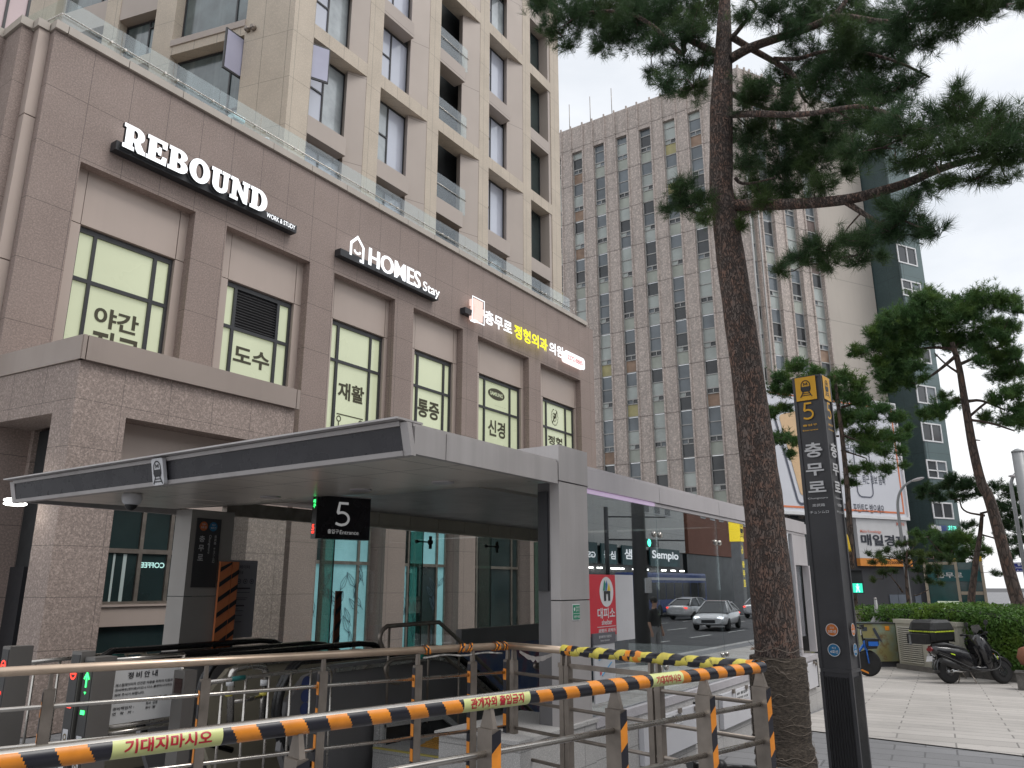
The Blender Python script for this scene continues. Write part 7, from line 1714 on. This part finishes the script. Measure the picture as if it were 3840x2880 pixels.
Ks = seat_pose(J)
pe, po_, _ = figure('person', 'person in a grey lilac shirt with a brown bag sitting by the hedge', (Ks, Ed, rt), shirt_g, jeans)
dress(po_, lambda c: 1 if (c.z > .50 and c.z < .93 and c.x < .36 and not (c.z < .66 and c.x > .30)) else (2 if c.z < .52 and not c.x > .47 or c.z < .40 else 0))
head_bits(pe, (Ks['head'][0][0] + .005, 0, Ks['head'][0][2] + .02), (1, 0, -.1), .03)
one(lambda m: loft(m, [oval(-.16,.0,.62,.13,.03), oval(-.12,0,.64,.15,.17), oval(-.03,0,.66,.14,.18)]), 'backpack', M('brown_bag', (.22,.085,.045), .7, var=.15), pe)
pp_ = at('N', 2232, 600, r=19.6); place_fig(pe, (pp_.x, pp_.y, gz(pp_.x)), rad(-60))
stl = thing('stone_seat', 'low stone block the person with the brown bag sits on', 'stone', (pp_.x, pp_.y, gz(pp_.x))); one(lambda m: m.box(pp_.x - .25, pp_.x + .25, pp_.y - .25, pp_.y + .25, gz(pp_.x), gz(pp_.x) + .335), 'block', stone, stl); one(lambda m: m.box(pp_.x - .27, pp_.x + .27, pp_.y - .27, pp_.y + .27, gz(pp_.x) + .336, gz(pp_.x) + .35), 'slab', stone, stl)
# pedestrian across the kerb, mirrored in the pavilion glass
J, Ed, rt = stand_joints()
pe, po_, _ = figure('person', 'standing pedestrian in a black shirt and grey trousers mirrored in the pavilion glass', (J, Ed, rt), shirt_b, pants_g)
dress(po_, lambda c: 1 if c.z > 1.0 and c.z < 1.46 and not (abs(c.y) > .235 and c.z < 1.12) else (2 if c.z < 1.0 and abs(c.y) < .21 and c.z > .10 else 0))
head_bits(pe, (.02, 0, 1.64), (1, 0, 0)); place_fig(pe, (20.1, -2.7, gz(20.1)), rad(100))
# ------------------------------------------------------------------ lamps, signals, road sign, far shop
galv = M('galvanised_grey', (.33,.34,.35), .5, metal=.2, var=.08, vs=2)
def lamp_post(label, base, path, head, r=.055):
    e = thing('street_lamp', label, 'street lamp', tuple(base), 'street lamps')
    P = [base] + smooth_path(path, 2); one(lambda m: m.tube(P, [r*1.25] + [r*(1.05 - .4*i/len(P)) for i in range(len(P)-1)], 10), 'pole', galv, e)
    a, b = head; d = (b - a).normalized(); L = (b - a).length
    def hd_(m):
        sd = d.cross(Vector((0,0,1))).normalized(); secs = []
        for f, w_, h in ((0,.05,.03),(.2,.10,.05),(.5,.13,.06),(.8,.11,.05),(1,.04,.02)):
            c = a + d*L*f; secs.append([c + sd*w_*math.cos(t) + Vector((0,0,1))*h*math.sin(t) for t in [2*math.pi*k/10 for k in range(10)]])
        loft(m, secs)
    one(hd_, 'lamp_head', alu_lt, e)
    return e
R30 = 31.5
bz = at('J', 1232, 1150, r=R30); lamp_post('curved grey street lamp in front of the dark green building', Vector((bz.x, bz.y, -.4)), [at('J', *q, r=R30) for q in ((1150,560),(1128,400),(1118,300),(1130,210),(1175,140),(1240,100))], (at('J',1240,100,r=R30), at('J',1350,72,r=R30)))
R2 = 30.0
bz = at('Z3', 2240, 1600, r=R2); lamp_post('curved grey street lamp beside the thick grey pole', Vector((at('Z3',2010,400,r=R2).x, at('Z3',2010,400,r=R2).y, -.4)), [at('Z3', *q, r=R2) for q in ((2000,370),(1985,250),(2010,150),(2060,80),(2130,20),(2200,60))], (at('Z3',2230,120,r=R2), at('Z3',1940,118,r=R2)))
tp0 = at('Z3', 2185, 200, r=29); up_ = thing('utility_pole', 'thick grey utility pole with a meter box beside a curved street lamp', 'pole', (tp0.x, tp0.y, -.4))
one(lambda m: m.tube([(tp0.x, tp0.y, -.4), (tp0.x, tp0.y, tp0.z + .9)], [.20, .17], 14), 'pole', galv, up_); one(lambda m: m.box(tp0.x - .15, tp0.x + .15, tp0.y - .12, tp0.y + .26, 1.5, 2.1), 'meter_box', galv, up_); one(lambda m: m.lathe((tp0.x, tp0.y, tp0.z + .901), [(.18,0),(.18,.05),(.05,.12)], 12), 'cap', galv, up_)
sg_ = thing('pedestrian_signal', 'pedestrian signal with a glowing green walking figure beside the pylon', 'traffic signal', (26, 5, -.4))
pS = at('J', 775, 1022, r=27); vd = (pS - CAM); vd.z = 0; vd.normalize(); vs_ = Vector((vd.y, -vd.x, 0))
SMX = Matrix(((vs_.x, vd.x, 0, pS.x), (vs_.y, vd.y, 0, pS.y), (0, 0, 1, pS.z), (0, 0, 0, 1)))
def Sm(fn):
    def g(m): m.M = SMX; fn(m); m.M = None
    return g
one(Sm(lambda m: (m.box(-.17,.17,.0,.2,-.18,.56), m.box(-.19,.19,-.14,.0,.16,.19), m.box(-.19,.19,-.14,.0,.52,.55))), 'housing', black_mt, sg_)
one(Sm(lambda m: m.box(-.14,.14,-.006,-.001,-.15,.13)), 'green_lens', M('green_lens', (.0,.20,.12), .3, emit=(.05,.9,.6), es=.8), sg_)
one(Sm(lambda m: (m.disc((0,-.012,.08),(1,0,0),(0,0,1),.028), m.poly([(-.05,-.012,.04),(.05,-.012,.04),(.03,-.012,-.04),(-.03,-.012,-.04)]), m.poly([(-.03,-.012,-.04),(0,-.012,-.04),(-.03,-.012,-.13),(-.06,-.012,-.13)]), m.poly([(0,-.012,-.04),(.03,-.012,-.04),(.06,-.012,-.13),(.03,-.012,-.13)]))), 'walking_figure', EM('signal_green', (.3,1.0,.8), 2.5), sg_)
one(Sm(lambda m: m.box(-.14,.14,-.006,-.001,.21,.49)), 'red_lens', dark_in, sg_)
one(Sm(lambda m: m.tube([(-.30,.1,-2.6),(-.30,.1,2.0)], .07, 10)), 'pole', galv, sg_)
one(Sm(lambda m: m.lathe((-.16,.1,1.10), [(.10,0),(.09,.1),(.05,.45),(.02,.55)], 8)), 'yellow_cap', PAINT('signal_yellow', (.75,.50,.02)), sg_)
one(Sm(lambda m: m.tube([(-.3,.1,.3),(-.17,.1,.3)], .03, 6)), 'bracket', galv, sg_)
# glass shop behind the pines
shp = thing('glass_shop', 'teal green glass storefront with a beige frame behind the pines', 'shop', (34, 3, -.4))
RS = 36.0; s0, s1 = at('J', 1372, 1000, r=RS), at('J', 1880, 1000, r=RS); sd_ = (s1 - s0); sd_.z = 0; SLn = sd_.length; sd_.normalize(); si = Vector((-sd_.y, sd_.x, 0)); si = si if si.x > 0 else -si
KMX = Matrix(((sd_.x, si.x, 0, s0.x), (sd_.y, si.y, 0, s0.y), (0, 0, 1, -.4), (0, 0, 0, 1)))
def Km(fn):
    def g(m): m.M = KMX; fn(m); m.M = None
    return g
sh_h = at('J', 1600, 800, r=RS).z + .4
teal_g = M('teal_shop_glass', (.012,.07,.07), .06, var=.5, vs=.8, spec=.9)
one(Km(lambda m: m.box(0, SLn, .1, 4, 0, sh_h - .02)), 'glass_wall', teal_g, shp)
one(Km(lambda m: (m.box(-.02, SLn, .0, .099, sh_h - .75, sh_h - .3))), 'sign_band', M('teal_band', (.01,.10,.11), .4), shp)
one(Km(lambda m: [m.box(x, x + .10, -.05, .098, 0, sh_h) for x in (-.05, SLn*.52, SLn - .1)] + [m.box(.06, SLn*.52, -.03, .098, sh_h - .10, sh_h), m.box(SLn*.52 + .11, SLn - .11, -.03, .098, 1.75, 1.87)]), 'frame', M('beige_shop_frame', (.42,.36,.28), .5), shp)
one(Km(lambda m: m.text('충무로', (.4, -.01, sh_h - .62), (1,0,0), (0,0,1), .22, .9, .02)), 'lettering', white, shp)
one(Km(lambda m: (m.box(.3, 1.1, .08, .098, .2, 1.5), m.box(1.15, 1.75, .08, .098, .5, 1.3))), 'lit_interior', M('lit_interior', (.35,.38,.32), .6, emit=(.7,.8,.6), es=.35), shp)
one(Km(lambda m: (m.box(SLn*.5, SLn*.56, -.06, .1, sh_h + .01, sh_h + .14), m.box(SLn - .12, SLn, -.06, .1, sh_h + .01, sh_h + .2))), 'yellow_cap', PAINT('shop_yellow', (.75,.50,.03)), shp)
rsn = thing('road_sign', 'blue road sign with a white Korean street name beyond the leaning pine', 'road sign', (44, 1, 2))
RR = 46.0; a0, a1 = at('J', 2095, 805, r=RR), at('J', 2300, 805, r=RR); b0 = at('J', 2095, 888, r=RR); rd = (a1 - a0); rd.z = 0; RL = rd.length; rd.normalize(); ri = Vector((-rd.y, rd.x, 0)); ri = ri if ri.x > 0 else -ri; rh = a0.z - b0.z
RMX = Matrix(((rd.x, ri.x, 0, a0.x), (rd.y, ri.y, 0, a0.y), (0, 0, 1, b0.z), (0, 0, 0, 1)))
def Rm(fn):
    def g(m): m.M = RMX; fn(m); m.M = None
    return g
one(Rm(lambda m: m.box(0, RL, 0, .06, 0, rh)), 'plate', PAINT('sign_blue', (.015,.025,.22), .4), rsn)
one(Rm(lambda m: (m.text('충무로', (RL*.28, -.01, rh*.62), (1,0,0), (0,0,1), rh*.28, RL*.42, .02), m.text('Chungmu-ro', (RL*.12, -.01, rh*.34), (1,0,0), (0,0,1), rh*.2, RL*.74, .01), m.text('1 - 109', (RL*.25, -.01, rh*.1), (1,0,0), (0,0,1), rh*.15, RL*.5, .01), [m.box(x0, x1, -.008, -.002, z0, z1) for x0, x1, z0, z1 in ((.03,RL-.03,.03,.05),(.03,RL-.03,rh-.05,rh-.03))])), 'lettering', white, rsn)
one(Rm(lambda m: m.tube([(RL*.8,.15,-b0.z-.6),(RL*.8,.15,rh+.4)], .09, 8)), 'pole', galv, rsn)
fe = thing('street_fence', 'white roadside fence behind the leaning pine', 'fence', (40, 0, -.4))
f0, f1 = at('J', 1930, 1100, r=40), at('J', 2230, 1180, r=34)
def fnc(m):
    for h in (0, .38, .75): m.tube([Vector((f0.x, f0.y, -.4 + .25 + h)), Vector((f1.x, f1.y, -.4 + .25 + h))], .03, 6)
one(fnc, 'rail', white_dirty, fe)
for i in range(14): p = f0.lerp(f1, i/13); one(lambda m: m.tube([(p.x, p.y, -.5), (p.x, p.y, .68)], .028, 6), 'post', white_dirty, fe)
# ------------------------------------------------------------------ vehicles
car_paint = M('white_car_paint', (.70,.70,.71), .2, var=.02, coat=.6); car_glass = M('car_glass', (.012,.014,.016), .05, var=.1, spec=.9); silver_p = M('silver_car_paint', (.45,.46,.47), .25, metal=.3, var=.02, coat=.5); taxi_p = M('orange_taxi_paint', (.60,.26,.03), .25, var=.02, coat=.5)
rim_m = M('alloy_rim', (.42,.42,.43), .3, metal=.8); em_tail = EM('tail_red', (1.0,.06,.04), 2.5); em_head = EM('head_white', (.9,.95,1), 2.0)
def sec(x, hw, zb, zt, r=.75, n=16): return oval(x, 0, (zb + zt)/2, hw, (zt - zb)/2, n, 0, .45)
def car(label, paint, group):
    e = local_thing('parked_car' if False else 'car', label, 'car', group)
    one(lambda m: loft(m, [sec(-2.28,.55,.42,.82), sec(-2.18,.80,.30,.93), sec(-1.6,.90,.24,.97), sec(-.6,.92,.22,.93), sec(.6,.92,.22,.90), sec(1.4,.91,.24,.84), sec(2.05,.84,.28,.74), sec(2.28,.62,.36,.62)]), 'body', paint, e)
    def cab_(m, k=1.0):
        S4 = [(-1.85,.70,.94,.96),(-1.15,.66,.92,1.36),(-.35,.64,.90,1.45),(.25,.64,.89,1.42),(1.20,.72,.86,.88)]
        rg = []
        for x, w_, z0, z1 in S4: wt = w_*.80; rg.append([(x,-w_*1.16,z0),(x,-wt,z1),(x,wt,z1),(x,w_*1.16,z0)])
        loft(m, rg, smooth=False)
    one(cab_, 'windows', car_glass, e)
    one(lambda m: loft(m, [[(-1.22,-.53,1.352),(-1.22,.53,1.352),(-1.22,.53,1.368),(-1.22,-.53,1.368)], [(-.35,-.515,1.452),(-.35,.515,1.452),(-.35,.515,1.475),(-.35,-.515,1.475)], [(.28,-.515,1.418),(.28,.515,1.418),(.28,.515,1.44),(.28,-.515,1.44)]], smooth=False), 'roof', paint, e)
    one(lambda m: [m.tube([(-1.85,s*.80,.95),(-1.18,s*.555,1.365)], .04, 6) or m.tube([(.28,s*.535,1.42),(1.2,s*.83,.88)], .03, 6) or m.tube([(-.42,s*.54,1.45),(-.42,s*.76,.92)], .03, 6) for s in (-1,1)], 'pillar', paint, e)
    for x in (-1.38, 1.42):
        for s in (-1, 1):
            a, b = MB(), MB(); wheel(a, b, (x, s*.80, .33), .33, .22, (0,1,0)); w_ = a.build('wheel', tyre, e); b.build('rim', rim_m, w_)
    for s in (-1, 1):
        one(lambda m: loft(m, [oval(2.14,s*.60,.66,.16,.06,10), oval(2.22,s*.56,.63,.14,.05,10)]), 'headlight', em_head, e); one(lambda m: loft(m, [oval(-2.18,s*.62,.80,.20,.06,10), oval(-2.24,s*.60,.79,.18,.05,10)]), 'tail_light', em_tail, e)
        one(lambda m: loft(m, [oval(.78,s*1.0,.98,.10,.07,10), oval(.70,s*1.0,.98,.09,.06,10)]), 'mirror', paint, e)
    one(lambda m: m.box(2.20,2.30,-.35,.35,.40,.55), 'grille', black_pl, e); one(lambda m: m.box(-2.30,-2.26,-.26,.26,.55,.66), 'number_plate', white, e)
    return e
GRD = -.54
ca = car('white sedan facing the camera across the street, mirrored large in the pavilion glass', car_paint, 'cars on the street'); xf(ca, (41.5, -8.6, GRD), rad(172))
def another(src, label, loc, ang):
    c = copy_tree(src); c['label'] = label; c.location = loc; c.rotation_euler = (0,0,ang); return c
another(ca, 'white hatchback seen from its side in front of the blue bus in the glass reflection', (52.5, -14.2, GRD), rad(8))
another(ca, 'white car with red tail lights behind the sedan in the glass reflection', (58, -11.0, GRD), rad(0))
another(ca, 'white car on the street between the glass shop and the leaning trunk', (54.0, .2, GRD), rad(170))
another(ca, 'white car far along the street beyond the roadside fence', (66.0, 1.6, GRD), rad(175))
ct_ = car('orange taxi with glowing headlights behind the leaning trunk', taxi_p, 'cars on the street'); xf(ct_, (46.5, -2.4, GRD), rad(176))
bus = local_thing('city_bus', 'blue city bus crossing the street, mirrored in the pavilion glass', 'bus')
bus_b = M('bus_blue', (.03,.07,.26), .3, var=.05, coat=.4)
def rsec(x, hw, z0, z1, r=.18): return [(x, a, b) for a, b in rrect(0, (z0+z1)/2, hw*2, z1-z0, r)]
one(lambda m: loft(m, [rsec(-5.4,1.15,.4,3.0), rsec(-5.3,1.25,.32,3.15), rsec(5.1,1.25,.32,3.15), rsec(5.4,1.12,.4,2.9)], smooth=False), 'body', bus_b, bus)
one(lambda m: [m.box(-5.0 + i*1.42, -3.66 + i*1.42, s*1.255 - .005, s*1.255 + .005, 1.25, 2.45) for i in range(7) for s in (-1, 1)] + [m.box(5.36, 5.41, -1.0, 1.0, 1.2, 2.6)], 'window', car_glass, bus)
one(lambda m: [m.box(-5.2, 5.0, s*1.258 - .004, s*1.258 + .004, 2.62, 2.80) for s in (-1, 1)], 'stripe', white, bus)
for x in (-3.3, 3.5):
    for s in (-1, 1): a, b = MB(), MB(); wheel(a, b, (x, s*1.12, .48), .48, .28, (0,1,0)); w_ = a.build('wheel', tyre, bus); b.build('rim', rim_m, w_)
xf(bus, (57, -18.2, GRD), rad(3))
# ------------------------------------------------------------------ the other side of the street (seen mirrored in the glass)
op_wall = M('pale_grey_facade', (.62,.62,.60), .7, var=.06, vs=.2, streak=.15, joints=(2.4,0,3.2,.4,.04,.4)); op_dark = M('dark_shopfronts', (.04,.045,.05), .35, var=.5, vs=.3); op_red = M('brick_red_facade', (.25,.11,.075), .8, var=.1, vs=.4)
def block(label, x0, x1, y, z1, mat, wincols):
    e = thing('street_building', label, 'building', ((x0+x1)/2, y, -.5), 'buildings across the street')
    one(lambda m: m.box(x0, x1, y - 10, y, 5.0, z1), 'wall', mat, e); one(lambda m: m.box(x0 + .1, x1 - .1, y - 9, y - .3, -.6, 4.99), 'shopfront', op_dark, e); one(lambda m: m.box(x0 - .1, x1 + .1, y - 10.1, y + .12, z1, z1 + .4), 'cornice', mat, e)
    rr = random.Random(int(x0))
    for xx, zz in wincols: o = one(lambda m: m.box(xx, xx + 1.5, y + .01, y + .06, zz, zz + 2.0), 'window', white, e); one(lambda m: m.box(xx + .08, xx + 1.42, y + .062, y + .07, zz + .08, zz + 1.92), 'pane', g_black, o)
    return e
OY = -25.0
b1 = block('pale grey building with a teal shop band across the street', 28, 79, OY, 15, op_wall, [(66 + i*2.6, 8.5) for i in range(4)] + [(34 + i*4, 10.5) for i in range(6)])
b2 = block('brick red building across the street at the far end', 80, 110, OY, 18, op_red, [(84 + i*3, 9) for i in range(7)])
b3 = block('dark grey building across the street behind the camera', -40, 27, OY, 16, M('grey_facade', (.26,.26,.27), .7, var=.1, vs=.3), [(-30 + i*5, 8) for i in range(10)])
for nm, lb, body, x0, w_, z0, h_, mat in [('shop_sign','teal lit fuel station band sign across the street','GS칼텍스', 54.0, 4.5, 3.9, .62, em_white), ('shop_sign','white lit food brand band sign across the street','Sempio', 70.0, 6.5, 4.0, 1.0, em_white), ('shop_sign','white lit Korean brand band sign across the street','샘표', 64.0, 3.4, 4.0, .9, em_white), ('shop_sign','small lit Korean shop sign beside the food brand signs across the street','농심', 60.0, 2.2, 3.9, .7, em_white)]:
    e = thing(nm, lb, 'sign', (x0, OY, 3.9), 'lit band signs across the street')
    mir_ = nm and body in ('Sempio', '샘표', '농심')
    one(lambda m: m.box(x0 - .4, x0 + w_ + .4, OY + .05, OY + .18, 3.5, 5.2), 'panel', M('teal_sign_panel', (.015,.07,.08), .4), e)
    one(lambda m: m.text(body, ((x0, OY + .20, z0) if mir_ else (x0 + w_, OY + .20, z0)), ((1,0,0) if mir_ else (-1,0,0)), (0,0,1), h_, w_, .02), 'lettering', mat, e)
    one(lambda m: [m.lathe((x0 + w_*f, OY + .9, 3.1), [(.22,-.06),(.25,0),(.22,.06)], 10) for f in (.15, .5, .85)], 'shop_lamp', em_lamp, e)
ts = thing('traffic_signal', 'overhead traffic signal with a green light on a long arm, mirrored in the glass', 'traffic signal', (33, -5, -.5))
sp0 = at('I', 1170, 635, y=26.0); zg = sp0.z; mx_ = at('I', 820, 600, y=29.4).x
one(lambda m: (m.tube([(mx_,-23.2,-.5),(mx_,-23.2,zg+3)], .18, 12), m.tube([(mx_,-23.2,zg+.35),(sp0.x+8,6.16-26.0,zg+.55)], .07, 8), m.tube([(mx_,-23.2,zg+2.2),(sp0.x+4,6.16-26.0,zg+2.3)], .06, 8)), 'mast', charcoal, ts)
one(lambda m: m.box(sp0.x - 1.2, sp0.x + 1.9, 6.16 - 26.25, 6.16 - 25.8, zg - .3, zg + .3), 'housing', black_mt, ts)
one(lambda m: m.lathe((sp0.x, 6.16 - 25.78, zg), [(.30,0),(.28,.03)], 16, (0,1,0)), 'green_light', EM('signal_green_b', (.1,1,.6), 4.0), ts)
p6 = thing('station_pylon', 'lit yellow topped station pylon with exit number 6 across the street, mirrored in the glass', 'pylon', (64, -14.6, -.5))
one(lambda m: m.box(63.7, 64.5, -15.0, -14.2, -.5, 5.2), 'body', M('pylon_grey', (.30,.30,.30), .5), p6)
one(lambda m: m.box(63.65, 64.55, -15.05, -14.15, 5.21, 7.0), 'top_panel', M('lit_yellow_panel', (.7,.5,.02), .5, emit=(1,.75,.05), es=.7), p6)
one(lambda m: train(m, (64.1, -14.14, 6.1), (-1,0,0), (0,0,1), 1.2), 'pictogram', black_mt, p6)
one(lambda m: (m.text('6', (64.25, -14.18, 4.2), (-1,0,0), (0,0,1), .7), [m.text(ch, (64.35, -14.18, 3.1 - i*.75), (-1,0,0), (0,0,1), .55, .55, .03) for i, ch in enumerate('충무로')]), 'lettering', EM('yellow_letter', (1,.8,.1), .8), p6)
pl_ = thing('utility_pole', 'dark utility pole with small notice plates by the kerb, mirrored in the glass', 'pole', (20.4, -3.2, 0))
one(lambda m: m.tube([(20.4,-3.2,-.6),(20.4,-3.2,6.5)], [.22,.17], 14), 'pole', M('dark_pole', (.06,.06,.062), .6), pl_); one(lambda m: (m.box(20.2,20.6,-2.99,-2.96,1.5,1.9), m.box(20.3,20.5,-2.99,-2.96,.7,.85)), 'notice_plate', white_dirty, pl_)
